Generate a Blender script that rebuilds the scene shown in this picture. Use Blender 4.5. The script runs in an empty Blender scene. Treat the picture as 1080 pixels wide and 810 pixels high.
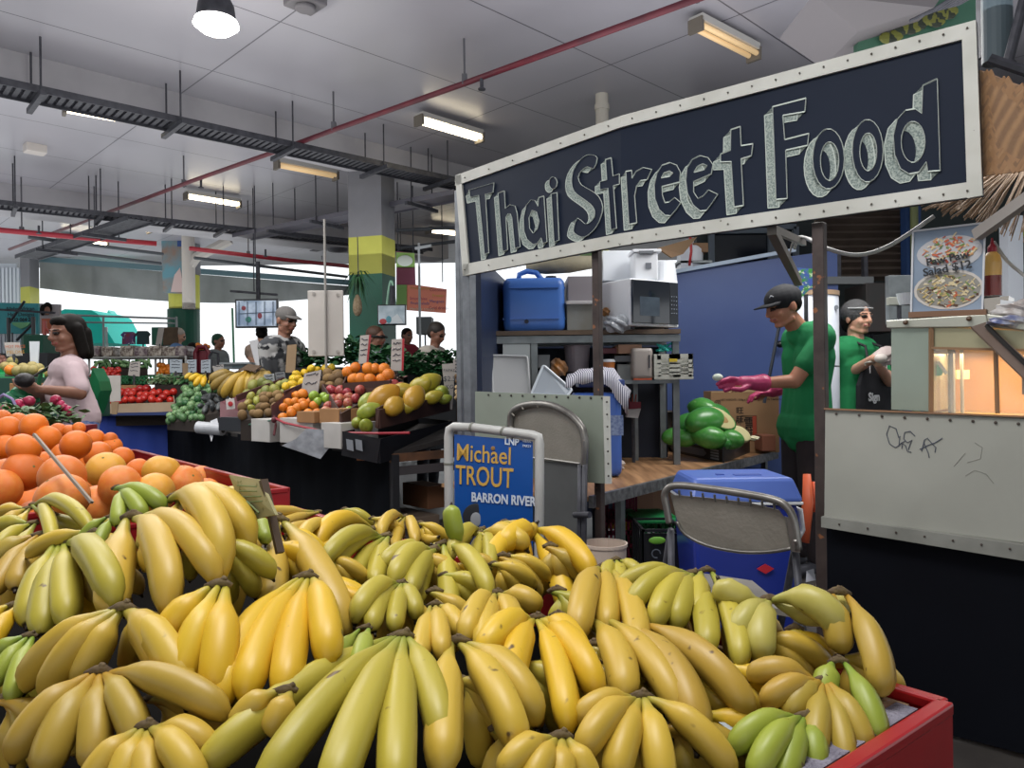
import bpy, bmesh, math, random
import numpy as np
from mathutils import Vector, Matrix
from mathutils.geometry import tessellate_polygon
V = Vector
R = random.Random(7)
SC = bpy.context.scene
COL = SC.collection
FPX, CX, CY, ROLL, CAMZ = 800.0, 540.0, 405.0, 0.012, 1.2
PI = math.pi
# ---------- measuring helpers: where a sight line of the survey photo meets a depth, a level or a wall ----------
def ray(x, y):
    u, v = x - CX, y - CY
    return V(((u - ROLL * v) / FPX, 1.0, -(v + ROLL * u) / FPX))
def W(x, y, d):
    r = ray(x, y) * d
    return V((r.x, r.y, r.z + CAMZ))
def ZL(x, y, z):
    r = ray(x, y)
    return W(x, y, (z - CAMZ) / r.z)
def WL(x, y, P, Q, off=0.0):
    "sight line meets the upright wall through P, Q; off = metres towards the camera side"
    dx, dy = Q[0] - P[0], Q[1] - P[1]
    L = math.hypot(dx, dy); nx, ny = dy / L, -dx / L
    if nx * (-P[0]) + ny * (-P[1]) < 0: nx, ny = -nx, -ny
    k = nx * (P[0] + nx * off) + ny * (P[1] + ny * off)
    r = ray(x, y)
    return W(x, y, k / (r.x * nx + r.y * ny))

def put(o, parent=None, kind=None):
    COL.objects.link(o)
    if parent is not None: o.parent = parent
    if kind: o['kind'] = kind
    return o
def tag(o, label=None, cat=None, group=None, kind=None):
    if label: o['label'] = label
    if cat: o['category'] = cat
    if group: o['group'] = group
    if kind: o['kind'] = kind
    return o
def thing(name, label, cat, loc=(0, 0, 0), group=None):
    o = bpy.data.objects.new(name, None); o.location = loc; o.empty_display_size = .05
    COL.objects.link(o)
    return tag(o, label, cat, group)
def wpos(o):
    p = V((0, 0, 0))
    while o is not None: p = p + V(o.location); o = o.parent
    return p

def orth(d):
    d = V(d).normalized()
    a = V((0, 0, 1)) if abs(d.z) < .9 else V((1, 0, 0))
    u = d.cross(a).normalized(); v = u.cross(d).normalized()
    return u, v
def yaw(a):
    c, s = math.cos(a), math.sin(a)
    return (V((c, s, 0)), V((-s, c, 0)), V((0, 0, 1)))
class MB:
    def __init__(s): s.v = []; s.f = []; s.m = []; s.t = []
    def add(s, vs, fs, mi=0, ts=None):
        b = len(s.v); s.v += [V(p) for p in vs]; s.f += [tuple(b + i for i in f) for f in fs]; s.m += [mi] * len(fs)
        s.t += (ts if ts else [0.5] * len(vs)); return s
    def box(s, c, size, ax=None, mi=0):
        ax = ax or yaw(0); c = V(c); h = [x / 2 for x in size]; vs = []
        for i in (-1, 1):
            for j in (-1, 1):
                for k in (-1, 1): vs.append(c + ax[0] * (i * h[0]) + ax[1] * (j * h[1]) + ax[2] * (k * h[2]))
        return s.add(vs, [(0, 1, 3, 2), (4, 6, 7, 5), (0, 4, 5, 1), (2, 3, 7, 6), (0, 2, 6, 4), (1, 5, 7, 3)], mi)
    def bbox(s, p, q, mi=0): return s.box((V(p) + V(q)) / 2, [abs(a - b) for a, b in zip(p, q)], None, mi)
    def cyl(s, p, q, r, r2=None, n=12, mi=0, caps=True):
        p, q = V(p), V(q); r2 = r if r2 is None else r2; u, v = orth(q - p); vs = []
        for c, rr in ((p, r), (q, r2)):
            for i in range(n):
                a = 2 * PI * i / n; vs.append(c + u * (rr * math.cos(a)) + v * (rr * math.sin(a)))
        fs = [(i, (i + 1) % n, n + (i + 1) % n, n + i) for i in range(n)]
        if caps: fs += [tuple(range(n))[::-1], tuple(range(n, 2 * n))]
        return s.add(vs, fs, mi)
    def tube(s, pts, r, n=8, mi=0, ts=None, ry=1.0, up=None, ridge=0):
        pts = [V(p) for p in pts]; rs = r if isinstance(r, (list, tuple)) else [r] * len(pts); vs = []; tt = []
        pu = None
        for i, p in enumerate(pts):
            d = (pts[min(i + 1, len(pts) - 1)] - pts[max(i - 1, 0)])
            if d.length < 1e-9: d = V((0, 0, 1))
            d.normalize()
            if pu is None: u = V(up).cross(d).normalized() if up is not None else orth(d)[0]
            else: u = (pu - d * pu.dot(d)).normalized()
            pu = u; v = d.cross(u)
            for j in range(n):
                a = 2 * PI * j / n; k = 1 + ridge * (-1) ** j; vs.append(p + u * (rs[i] * k * math.cos(a)) + v * (rs[i] * k * ry * math.sin(a)))
                tt.append(ts[i] if ts else .5)
        fs = []
        for i in range(len(pts) - 1):
            for j in range(n): fs.append((i * n + j, i * n + (j + 1) % n, (i + 1) * n + (j + 1) % n, (i + 1) * n + j))
        L = (len(pts) - 1) * n
        fs += [tuple(range(n))[::-1], tuple(range(L, L + n))]
        return s.add(vs, fs, mi, tt)
    def ell(s, c, rad, ax=None, seg=12, rings=8, mi=0, fn=None):
        ax = ax or yaw(0); c = V(c)
        if not isinstance(rad, (list, tuple)): rad = (rad,) * 3
        vs = []; tt = []
        for i in range(rings + 1):
            th = PI * i / rings
            for j in range(seg):
                ph = 2 * PI * j / seg; p = [math.sin(th) * math.cos(ph), math.sin(th) * math.sin(ph), math.cos(th)]
                if fn: p = fn(p)
                vs.append(c + ax[0] * (p[0] * rad[0]) + ax[1] * (p[1] * rad[1]) + ax[2] * (p[2] * rad[2])); tt.append(1 - i / rings)
        fs = []
        for i in range(rings):
            for j in range(seg):
                a, b = i * seg + j, i * seg + (j + 1) % seg
                fs.append((a, a + seg, b + seg, b))
        return s.add(vs, fs, mi, tt)
    def lathe(s, c, prof, n=20, mi=0, ax=None, sx=1, sy=1):
        ax = ax or yaw(0); c = V(c); vs = []
        for r, z in prof:
            for j in range(n):
                a = 2 * PI * j / n; vs.append(c + ax[0] * (r * sx * math.cos(a)) + ax[1] * (r * sy * math.sin(a)) + ax[2] * z)
        fs = []
        for i in range(len(prof) - 1):
            for j in range(n): fs.append((i * n + j, i * n + (j + 1) % n, (i + 1) * n + (j + 1) % n, (i + 1) * n + j))
        return s.add(vs, fs, mi)
    def poly(s, pts, mi=0): return s.add(pts, [tuple(range(len(pts)))], mi)
    def prism(s, pts, vec, mi=0):
        n = len(pts); pts = [V(p) for p in pts]; vec = V(vec)
        return s.add(pts + [p + vec for p in pts], [tuple(range(n)), tuple(range(n, 2 * n))[::-1]] + [(i, n + i, n + (i + 1) % n, (i + 1) % n) for i in range(n)], mi)
    def beam(s, p, q, w, h, mi=0, up=(0, 0, 1)):
        "bar of section w (sideways) by h (along up) from p to q"
        p, q = V(p), V(q); d = (q - p); L = d.length; d.normalize(); sd = d.cross(V(up)).normalized(); u = sd.cross(d).normalized()
        return s.box((p + q) / 2, (L, w, h), (d, sd, u), mi)
    def build(s, name, mats, parent=None, smooth=False, bevel=0, kind=None, solid=0, sub=0):
        if not isinstance(mats, (list, tuple)): mats = [mats]
        if parent is not None: org = wpos(parent)
        else:
            xs = np.array([tuple(p) for p in s.v]); lo, hi = xs.min(0), xs.max(0)
            org = V((float(lo[0] + hi[0]) / 2, float(lo[1] + hi[1]) / 2, float(lo[2])))
        me = bpy.data.meshes.new(name); me.from_pydata([tuple(p - org) for p in s.v], [], s.f)
        for m in mats: me.materials.append(m)
        if len(mats) > 1: me.polygons.foreach_set('material_index', s.m)
        at = me.attributes.new('t', 'FLOAT', 'POINT'); at.data.foreach_set('value', s.t)
        bm = bmesh.new(); bm.from_mesh(me); bmesh.ops.remove_doubles(bm, verts=bm.verts, dist=1e-5)
        bmesh.ops.recalc_face_normals(bm, faces=bm.faces); bm.to_mesh(me); bm.free()
        if smooth: me.polygons.foreach_set('use_smooth', [True] * len(me.polygons))
        o = bpy.data.objects.new(name, me)
        if parent is None: o.location = org
        put(o, parent, kind)
        if solid:
            md = o.modifiers.new('s', 'SOLIDIFY'); md.thickness = solid; md.offset = 0
        if sub:
            md = o.modifiers.new('u', 'SUBSURF'); md.levels = md.render_levels = sub
        if bevel:
            md = o.modifiers.new('b', 'BEVEL'); md.width = bevel; md.segments = 2; md.limit_method = 'ANGLE'
        return o
def copytree(src, loc=None, label=None, group=None, rot=None, scale=None):
    c = src.copy(); COL.objects.link(c)
    if loc is not None: c.location = loc
    if label: c['label'] = label
    if group: c['group'] = group
    if rot is not None: c.rotation_euler = rot
    if scale is not None: c.scale = (scale,) * 3 if not isinstance(scale, (tuple, list)) else scale
    for ch in list(src.children):
        k = ch.copy(); COL.objects.link(k); k.parent = c
    return c

# ---------- materials ----------
MT = {}
def mat(name, c, rough=.6, metal=0, c2=None, ns=8, amt=.5, bump=0, bs=40, emit=0, trans=0, alpha=1, spec=.5, spots=None, rnd=None, ec=None, coat=0, sss=0):
    if name in MT: return MT[name]
    m = bpy.data.materials.new(name); m.use_nodes = True; nt = m.node_tree; N, L = nt.nodes, nt.links
    b = N['Principled BSDF']; b.inputs['Roughness'].default_value = rough; b.inputs['Metallic'].default_value = metal
    b.inputs['Specular IOR Level'].default_value = spec
    b.inputs['Base Color'].default_value = (*c, 1)
    tc = N.new('ShaderNodeTexCoord'); out = None
    if c2 is not None:
        n = N.new('ShaderNodeTexNoise'); n.inputs['Scale'].default_value = ns; n.inputs['Detail'].default_value = 5
        L.new(tc.outputs['Object'], n.inputs['Vector'])
        r = N.new('ShaderNodeValToRGB'); r.color_ramp.elements[0].position = .5 - amt / 2 * .8; r.color_ramp.elements[1].position = .5 + amt / 2 * .8
        r.color_ramp.elements[0].color = (*c, 1); r.color_ramp.elements[1].color = (*c2, 1)
        L.new(n.outputs['Fac'], r.inputs['Fac']); out = r.outputs['Color']
    if spots is not None:
        n2 = N.new('ShaderNodeTexNoise'); n2.inputs['Scale'].default_value = spots[1]; n2.inputs['Detail'].default_value = 3
        L.new(tc.outputs['Object'], n2.inputs['Vector'])
        r2 = N.new('ShaderNodeValToRGB'); r2.color_ramp.elements[0].position = spots[2]; r2.color_ramp.elements[1].position = min(1, spots[2] + .05)
        L.new(n2.outputs['Fac'], r2.inputs['Fac'])
        mx = N.new('ShaderNodeMixRGB'); L.new(r2.outputs['Color'], mx.inputs['Fac'])
        if out: L.new(out, mx.inputs['Color1'])
        else: mx.inputs['Color1'].default_value = (*c, 1)
        mx.inputs['Color2'].default_value = (*spots[0], 1); out = mx.outputs['Color']
    if rnd is not None:
        oi = N.new('ShaderNodeObjectInfo'); mx = N.new('ShaderNodeMixRGB'); L.new(oi.outputs['Random'], mx.inputs['Fac'])
        if out: L.new(out, mx.inputs['Color1'])
        else: mx.inputs['Color1'].default_value = (*c, 1)
        mx.inputs['Color2'].default_value = (*rnd, 1); out = mx.outputs['Color']
    if out: L.new(out, b.inputs['Base Color'])
    if bump:
        n3 = N.new('ShaderNodeTexNoise'); n3.inputs['Scale'].default_value = bs; L.new(tc.outputs['Object'], n3.inputs['Vector'])
        bp = N.new('ShaderNodeBump'); bp.inputs['Strength'].default_value = bump; bp.inputs['Distance'].default_value = .01
        L.new(n3.outputs['Fac'], bp.inputs['Height']); L.new(bp.outputs['Normal'], b.inputs['Normal'])
    if emit:
        b.inputs['Emission Color'].default_value = (*(ec or c), 1); b.inputs['Emission Strength'].default_value = emit
        if out and not ec: L.new(out, b.inputs['Emission Color'])
    if trans: b.inputs['Transmission Weight'].default_value = trans
    if alpha < 1: b.inputs['Alpha'].default_value = alpha
    if coat: b.inputs['Coat Weight'].default_value = coat
    if sss: b.inputs['Subsurface Weight'].default_value = sss; b.inputs['Subsurface Scale'].default_value = .02
    MT[name] = m; return m
def s2l(h):
    h = h.lstrip('#'); r = []
    for i in (0, 2, 4):
        c = int(h[i:i + 2], 16) / 255; r.append(c / 12.92 if c <= .04045 else ((c + .055) / 1.055) ** 2.4)
    return tuple(r)
def flat(h, rough=.6, **k): return mat('m' + h + str(rough) + str(sorted(k)), s2l(h), rough, **k)

def dots(parent, name, pts, r, mt, seg=8, rings=4):
    for p in pts: m = MB(); m.ell(p, r, None, seg, rings); m.build(name, mt, parent)
# camera
cam = bpy.data.objects.new('camera', bpy.data.cameras.new('camera')); COL.objects.link(cam)
xr = V((1, 0, -ROLL)).normalized(); yu = V((ROLL, 0, 1)).normalized(); zb = xr.cross(yu)
M = Matrix((xr, yu, zb)).transposed().to_4x4(); M.translation = V((0, 0, CAMZ)); cam.matrix_world = M
cam.data.sensor_width = 36; cam.data.lens = 36 * FPX / 1080; cam.data.clip_start = .05; cam.data.clip_end = 200
SC.camera = cam
SC.view_settings.view_transform = 'Standard'; SC.view_settings.look = 'None'; SC.view_settings.exposure = 0
# ---------- world and light ----------
wd = bpy.data.worlds.new('daylight'); SC.world = wd; wd.use_nodes = True
bgn = wd.node_tree.nodes['Background']; bgn.inputs['Color'].default_value = (.93, .97, 1, 1); bgn.inputs['Strength'].default_value = 1.35
def area(name, loc, rot, sx, sy, e, c=(1, 1, 1)):
    l = bpy.data.lights.new(name, 'AREA'); l.shape = 'RECTANGLE'; l.size = sx; l.size_y = sy; l.energy = e; l.color = c
    o = bpy.data.objects.new(name, l); o.location = loc; o.rotation_euler = rot; COL.objects.link(o); return o
area('overhead_fill', (-.6, -2.6, 3.4), (math.radians(42), 0, math.radians(-8)), 2.5, 1.5, 22, (1, .97, .92))  # added fill lamp above and behind the camera; the ceiling has no opening
area('overhead_fill', (-1.7, 2.0, 3.3), (0, 0, 0), 1.2, 1.0, 34, (1, .98, .95))  # added fill lamp that brightens the citrus
area('overhead_fill', (-3.5, 5.5, 3.3), (0, 0, 0), 4, 3, 140, (1, .99, .97))  # added fill lamp that brightens the fruit stand
area('upward_fill', (1.8, 3.6, 2.6), (PI, 0, 0), 4, 4, 85, (.97, .97, 1))  # added lamp without a fixture, lifts the ceiling over the sign
area('upward_fill', (-1.2, .6, 2.5), (PI, 0, 0), 5, 3, 45, (.97, .97, 1))  # added lamp without a fixture, lifts the near ceiling
area('upward_fill', (-5, 7, 2.7), (PI, 0, 0), 8, 6, 135, (.97, .98, 1))  # added, no fixture here: brightens the hall ceiling at left
area('upward_fill', (-9, 13, 2.7), (PI, 0, 0), 10, 6, 160, (.95, .98, 1))  # added, no fixture here: brightens the far ceiling
area('overhead_fill', (-.2, 1.1, 3.4), (0, 0, 0), 1.3, 1.0, 66, (1, .98, .95))  # added fill lamp that lights the bananas from above
area('overhead_fill', (2.0, 4.2, 2.9), (math.radians(-10), 0, 0), 1.6, 1.0, 60, (1, .98, .95))  # added fill lamp that brightens the inside of the stall

# ---------- setting ----------
UX, UY = V((-.70, .714, 0)), V((.714, .70, 0))      # the hall's two directions
def grid_mat(name, c, line, w, h, rot, rough, spec=.5, c2=None, mort=.006):
    m = mat(name, c, rough, spec=spec); nt = m.node_tree; N, L = nt.nodes, nt.links; b = N['Principled BSDF']
    tc = N.new('ShaderNodeTexCoord'); mp = N.new('ShaderNodeMapping'); mp.inputs['Rotation'].default_value = (0, 0, rot)
    L.new(tc.outputs['Object'], mp.inputs['Vector'])
    br = N.new('ShaderNodeTexBrick'); br.offset = 0; br.inputs['Scale'].default_value = 1; br.inputs['Brick Width'].default_value = w
    br.inputs['Row Height'].default_value = h; br.inputs['Mortar Size'].default_value = mort; br.inputs['Mortar Smooth'].default_value = 0
    br.inputs['Color1'].default_value = (*c, 1); br.inputs['Color2'].default_value = (*(c2 or c), 1); br.inputs['Mortar'].default_value = (*line, 1)
    L.new(mp.outputs['Vector'], br.inputs['Vector'])
    n = N.new('ShaderNodeTexNoise'); n.inputs['Scale'].default_value = .6; n.inputs['Detail'].default_value = 6; L.new(tc.outputs['Object'], n.inputs['Vector'])
    mx = N.new('ShaderNodeMixRGB'); mx.blend_type = 'MULTIPLY'; mx.inputs['Fac'].default_value = .35
    L.new(br.outputs['Color'], mx.inputs['Color1']); L.new(n.outputs['Fac'], mx.inputs['Color2'])
    L.new(mx.outputs['Color'], b.inputs['Base Color']); return m
m_ceil = grid_mat('ceiling_board', s2l('b3b1b9'), s2l('5d5b64'), 2.4, 1.2, math.radians(-44.5), .33, .6)
m_floor = mat('concrete', s2l('4a4744'), .5, c2=s2l('332f2e'), ns=3, bump=.1)
m_beam = mat('painted_beam', s2l('b2b0b4'), .6, c2=s2l('9b999e'), ns=2)
CZ = 3.9
m = MB(); m.box((0, 3.9, CZ + .1), (44, 25.8, .2)); m.build('ceiling', m_ceil, kind='structure')
m = MB(); m.box((0, 15, -.05), (80, 60, .1)); m.build('floor', m_floor, kind='structure')
def beam_px(name, a, b, zb_, w):
    A, B = ZL(*a, CZ), ZL(*b, CZ); d = (B - A).normalized(); n = V((-d.y, d.x, 0))
    if n.y < 0: n = -n
    A = A - d * 3; B = B + d * 5
    m = MB(); m.prism([A, B, B + n * w, A + n * w], (0, 0, zb_ - CZ)); return m.build(name, m_beam, kind='structure')
beam_px('trim_1', (0, 50), (480, 172), 3.66, .45)
beam_px('trim_2', (0, 192), (170, 214), 3.55, .5)

m_grey = mat('column_grey', s2l('77777c'), .55, c2=s2l('6c6c70'), ns=3)
m_yel = mat('column_yellow', s2l('b7b84c'), .55, c2=s2l('a9a943'), ns=3)
m_grn = mat('column_green', s2l('12604a'), .5, c2=s2l('0e5442'), ns=3)
def column(nm, x0, xm, x1, yT, yY, yG, d, dz=0):
    "square pillar: front-left face x0..xm, right face xm..x1"
    B0 = W(xm, yG, d); zY, zG = W(xm, yY, d).z, B0.z
    Lp = V((W(x0, yG, d * 1.0).x, d, 0)); e = V((B0.x, d, 0)); r = W(x1, yG, d + (W(x1, yG, d).x - B0.x) * 2.2); r.z = 0
    Lp = W(x0, yG, d + .12); Lp.z = 0
    pts = [Lp, e, r, r + (Lp - e)]
    m = MB(); m.prism(pts, (0, 0, zG), 2)
    m.prism([p + V((0, 0, zG)) for p in pts], (0, 0, zY - zG), 1)
    m.prism([p + V((0, 0, zY)) for p in pts], (0, 0, CZ - zY), 0)
    return m.build(nm, [m_grey, m_yel, m_grn], kind='structure')
c1 = column('trim_4', 368, 403, 417, 178, 248, 288, 8.6)
column('trim_5', 22, 32, 42, 275, 302, 345, 15)
# painted loops on the green part of the near column
m = MB(); m.tube([W(407 + i, 330 - 34 * math.sin(i / 11 * PI), 8.58) for i in range(12)], .012); tag(m.build('painted_loop', flat('9fd0b8')), 'pale green loop painted on the green foot of the near pillar', 'mural')
# round-cornered green column with poster
d2 = 14.0
m = MB()
for (x0, x1, y0, y1, mi) in ((172, 203, 325, 470, 2), (172, 203, 288, 325, 1), (172, 203, 205, 288, 0)):
    a, b = W(x0, y1, d2), W(x1, y0, d2); r = (b.x - a.x) / 2
    m.cyl(((a.x + b.x) / 2, d2 + r, max(0, a.z) if y1 < 460 else 0), ((a.x + b.x) / 2, d2 + r, b.z if y0 > 210 else CZ), r, n=24, mi=mi)
m.build('trim_6', [m_grey, m_yel, m_grn], kind='structure', smooth=False)
po = thing('poster', 'tall painted poster of a figure on the far green column', 'poster', W(182, 325, d2 - .06))
m = MB(); m.poly([W(170, 241, d2 - .08), W(192, 241, d2 - .08), W(195, 310, d2 - .08), W(172, 309, d2 - .08)])
m.build('sheet', mat('poster_art', s2l('5f93a3'), .5, c2=s2l('8d7465'), ns=2.2, amt=.25), po, solid=.01)
m = MB(); m.poly([W(184, 290, d2 - .1), W(190, 282, d2 - .1), W(194, 308, d2 - .1), W(180, 308, d2 - .1)]); m.build('flower', flat('c9b3b0'), po)
m = MB(); m.poly([W(187, 243, d2 - .1), W(193, 243, d2 - .1), W(193, 260, d2 - .1), W(187, 260, d2 - .1)]); m.build('badge', flat('2b4a86'), po)
m = MB(); a = W(198, 212, d2 - .5); m.cyl((a.x, a.y, 2.6), (a.x, a.y, CZ), .11, n=16); m.tube([a + V((0, 0, -1.2)), a + V((.15, 0, -1.0)), a + V((.75, 0, -.7))], .09)
tag(m.build('downpipe', flat('c3bdb6')), 'pale plastic downpipe beside the poster column', 'pipe')
# pvc stub through ceiling above the sign
a = W(635, 122, 7.1); m = MB(); m.cyl((a.x, a.y, 3.2), (a.x, a.y, CZ), .06, n=16); m.cyl((a.x, a.y, a.z + .05), (a.x, a.y, a.z + .1), .07, n=16)
tag(m.build('vent_pipe', flat('b9b4a9')), 'short beige vent pipe rising behind the chalkboard sign', 'pipe')

# far end: light walls, tarp, banner wall
m_corr = mat('corrugated', s2l('cfd6dd'), .5)
m = MB()
for i in range(14):
    a = W(-30 + i * 4, 330, 15.5); m.bbox((a.x, a.y, 0), (a.x + .05, a.y + .06, CZ - .2))
m.box((W(-8, 300, 15.6).x, 15.6, 1.9), (1.0, .04, 3.8))
m.build('wall_left', m_corr, kind='structure')
m = MB(); pts = []
for i in range(25):
    x = 42 + (372 - 42) * i / 24; yt = 276 + 26 * i / 24; yb = 304 + 18 * math.sin(i / 24 * PI * .8) - 4 * (i / 24)
    pts.append((W(x, yt, 15.6), W(x, yb, 15.8 + .25 * math.sin(i * 1.3))))
for i in range(24): m.poly([pts[i][0], pts[i + 1][0], pts[i + 1][1], pts[i][1]])
tag(m.build('tarpaulin', mat('tarp', s2l('8d9191'), .7, c2=s2l('6f7371'), ns=1.2, bump=.4, bs=3), smooth=True), 'long grey tarpaulin blind slung across the open far side', 'tarp')
m = MB(); m.beam(W(38, 273, 15.5), W(380, 299, 15.5), .12, .1); tag(m.build('tarp_rail', flat('5a7780')), 'teal rail along the top of the grey tarpaulin', 'rail')

# ---------- things under the ceiling ----------
m_dk = mat('dark_steel', s2l('34353c'), .55, .4, c2=s2l('4a4b52'), ns=20)
m_rod = flat('55555b', .6)
def tray(a, b, z, w, label, name='cable_tray', rung=.06, col=None, hang=None, solid=False, ext0=0, ext1=0, rail=.055):
    A, B = ZL(*a, z), ZL(*b, z); d = (B - A).normalized(); A = A - d * ext0; B = B + d * ext1; n = V((-d.y, d.x, 0)); L = (B - A).length
    t = thing(name, label, 'cable tray', A)
    m = MB(); m.beam(A + n * w / 2, B + n * w / 2, .012, rail); m.beam(A - n * w / 2, B - n * w / 2, .012, rail); m.build('side_rail', col or m_dk, t)
    m = MB()
    if solid: m.beam(A, B, w, .012)
    else:
        k = int(L / rung)
        for i in range(k): c = A + d * (i + .5) * L / k; m.beam(c - n * w / 2, c + n * w / 2, .035, .012)
        for j in (-.3, -.1, .12, .3): m.tube([A + n * w * j + V((0, 0, .02)), A + (B - A) / 2 + n * w * (j + .05) + V((0, 0, .02)), B + n * w * j + V((0, 0, .02))], .012, n=5)
    m.build('rungs', col or m_dk, t)
    if hang:
        for (hx, hy) in hang:
            c = ZL(hx, hy, z); r = MB()
            for s_ in (-1, 1):
                e = c + n * (w / 2 + .03) * s_; r.cyl(e + V((0, 0, -.06)), (e.x, e.y, CZ), .008, n=6)
            r.beam(c - n * (w / 2 + .12) - V((0, 0, .05)), c + n * (w / 2 + .12) - V((0, 0, .05)), .04, .04); r.build('hanger', m_dk, t)
    return t
tray((0, 92), (480, 194), 3.5, .3, 'near dark perforated cable tray under the first beam', hang=[(38, 101), (183, 130), (300, 156), (395, 176), (462, 190)], ext0=1, ext1=1)
tray((0, 216), (250, 243), 3.35, .3, 'far dark cable tray crossing above the poster column', hang=[(15, 218), (104, 228), (178, 236), (232, 242)], ext0=1, ext1=3)
tray((255, 250), (488, 205), 3.3, .3, 'closed grey cable channel bending towards the near pillar', solid=True, col=flat('57565f', .5), hang=[(300, 243), (345, 233), (445, 214)])
tray((28, 272), (148, 232), 3.2, .3, 'short dark cable tray over the far left column', hang=[(60, 262), (110, 246)])
def pipe(pts, r, label, mt, hang=(), ext=0):
    P = [ZL(x, y, z) for x, y, z in pts]
    t = thing('sprinkler_pipe', label, 'pipe', P[0])
    m = MB(); m.tube(P, r, n=10); m.build('pipe_run', mt, t, smooth=True)
    for (x, y, z) in hang:
        c = ZL(x, y, z); h = MB(); h.cyl((c.x, c.y, c.z - .02), (c.x, c.y, CZ), .009, n=6); h.box((c.x, c.y, c.z + .03), (.04, .04, .08)); h.build('hanger', m_rod, t)
    for (x, y, z) in hang[::2]:
        c = ZL(x + 18, y - 7 + 0, z); h = MB(); h.cyl(c, c - V((0, 0, .09)), .014, n=8); h.cyl(c - V((0, 0, .09)), c - V((0, 0, .1)), .03, n=10); h.build('sprinkler_head', m_dk, t)
m_red = mat('red_pipe', s2l('6b1f2c'), .5, c2=s2l('4d1724'), ns=6)
pipe([(748, -6, 3.55), (490, 88, 3.55), (352, 137, 3.55), (290, 160, 3.55), (205, 190, 3.55), (10, 263, 3.55)], .023, 'long red sprinkler pipe running diagonally below the near ceiling', m_red, [(490, 88, 3.55), (352, 137, 3.55), (194, 196, 3.55), (735, 0, 3.55)])
pipe([(-30, 240, 3.2), (80, 250, 3.2), (165, 257, 3.2)], .035, 'thick red water pipe far left behind the trays', mat('red2', s2l('a32636'), .4), [(23, 245, 3.2), (100, 252, 3.2)])
pipe([(200, 262, 3.1), (300, 274, 3.1), (368, 281, 3.1)], .03, 'thick red water pipe behind the near pillar', mat('red2', s2l('a32636'), .4), [(262, 270, 3.1)])
for k, (a, b, z) in enumerate([((40, 262, 3.2), (170, 278, 3.2), 3.2), ((30, 250, 3.3), (172, 268, 3.3), 3.3), ((205, 272, 3.2), (366, 292, 3.2), 3.2), ((420, 262, 3.3), (486, 254, 3.3), 3.3), ((418, 243, 3.4), (482, 240, 3.4), 3.4)]):
    m = MB(); m.cyl(ZL(*a), ZL(*b), .025, n=8); tag(m.build('conduit', flat('4b5056')), ['thin dark conduit over the far grey tarpaulin', 'higher dark conduit left of the poster column', 'thin conduit right of the poster column', 'thin conduit sloping right of the near pillar', 'thin level conduit right of the near pillar'][k], 'conduit')
# tube lights
m_glow = mat('tube_glow', (1, .93, .74), .4, emit=9, ec=(1, .86, .6)); m_tray = flat('b9b7b2', .4); m_off = mat('tube_off', s2l('d9b98a'), .4, emit=.5)
def tube_light(a, b, label, on=True, w=.13, z=3.78):
    A, B = ZL(*a, z), ZL(*b, z); t = thing('tube_light', label, 'ceiling light', (A + B) / 2, 'batten lights on the ceiling')
    m = MB(); m.beam(A + V((0, 0, .05)), B + V((0, 0, .05)), w, .05); m.build('batten', m_tray, t)
    n = V((-(B - A).y, (B - A).x, 0)).normalized()
    for s_ in (-1, 1):
        m = MB(); m.cyl(A + n * w * .28 * s_, B + n * w * .28 * s_, .02, n=10); m.build('tube', m_glow if on else m_off, t, smooth=True)
    for e in (A, B): m = MB(); m.beam(e - n * w / 2, e + n * w / 2, .03, .1); m.build('end_cap', flat('6b645a'), t)
tube_light((68, 115), (176, 134), 'lit tube light behind the near cable tray')
tube_light((442, 127), (506, 146), 'lit yellowish tube light nearest the chalkboard sign')
tube_light((196, 207), (252, 216), 'lit tube light in front of the poster column')
tube_light((292, 174), (354, 186), 'unlit tube light left of the near pillar', False)
tube_light((734, 27), (795, 58), 'unlit twin tube light directly over the chalkboard sign', False, .12)
tube_light((452, 243), (486, 247), 'lit tube light low behind the channel beside the near pillar', w=.2)
tube_light((98, 235), (158, 243), 'lit tube light over the short far left tray', w=.2)
tube_light((-10, 212), (12, 214), 'lit tube light cut by the left photo edge', w=.2)
tube_light((62, 252), (112, 258), 'lit tube light lowest above the far tarpaulin', w=.2)
# high bay
a = ZL(228, 22, 3.55); t = thing('high_bay_lamp', 'bright round high-bay lamp hanging at the top of the near ceiling', 'ceiling light', a)
m = MB(); m.lathe(a, [(.0, .0), (.13, .0), (.14, -.03), (.09, -.07), (.0, -.085)], n=28); m.build('lens', mat('bay_glow', (1, .98, .93), .4, emit=14, ec=(1, .96, .88)), t, smooth=True)
m = MB(); m.lathe(a, [(.12, -.005), (.12, .03), (.11, .1), (.06, .2), (.05, .35)], n=28); m.build('reflector', m_dk, t, smooth=True)
pl = bpy.data.lights.new('bay_light', 'POINT'); pl.energy = 22; pl.color = (1, .95, .88); pl.shadow_soft_size = .12; po_ = bpy.data.objects.new('bay_light', pl); po_.location = a + V((0, 0, -.12)); COL.objects.link(po_)
a = ZL(37, 157, 3.86); m = MB(); m.box(a, (.2, .16, .1), yaw(.8)); tag(m.build('smoke_detector', flat('cfc8c2'), bevel=.01), 'small beige sensor box on the ceiling at left', 'sensor')
a = ZL(322, 2, 3.87); m = MB(); m.box(a, (.22, .22, .06), yaw(.8)); m.cyl(a - V((0, 0, .03)), a - V((0, 0, .06)), .07, n=16); tag(m.build('ceiling_speaker', flat('6c6a6e'), bevel=.01), 'small grey speaker on the ceiling at the top photo edge', 'speaker')
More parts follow.
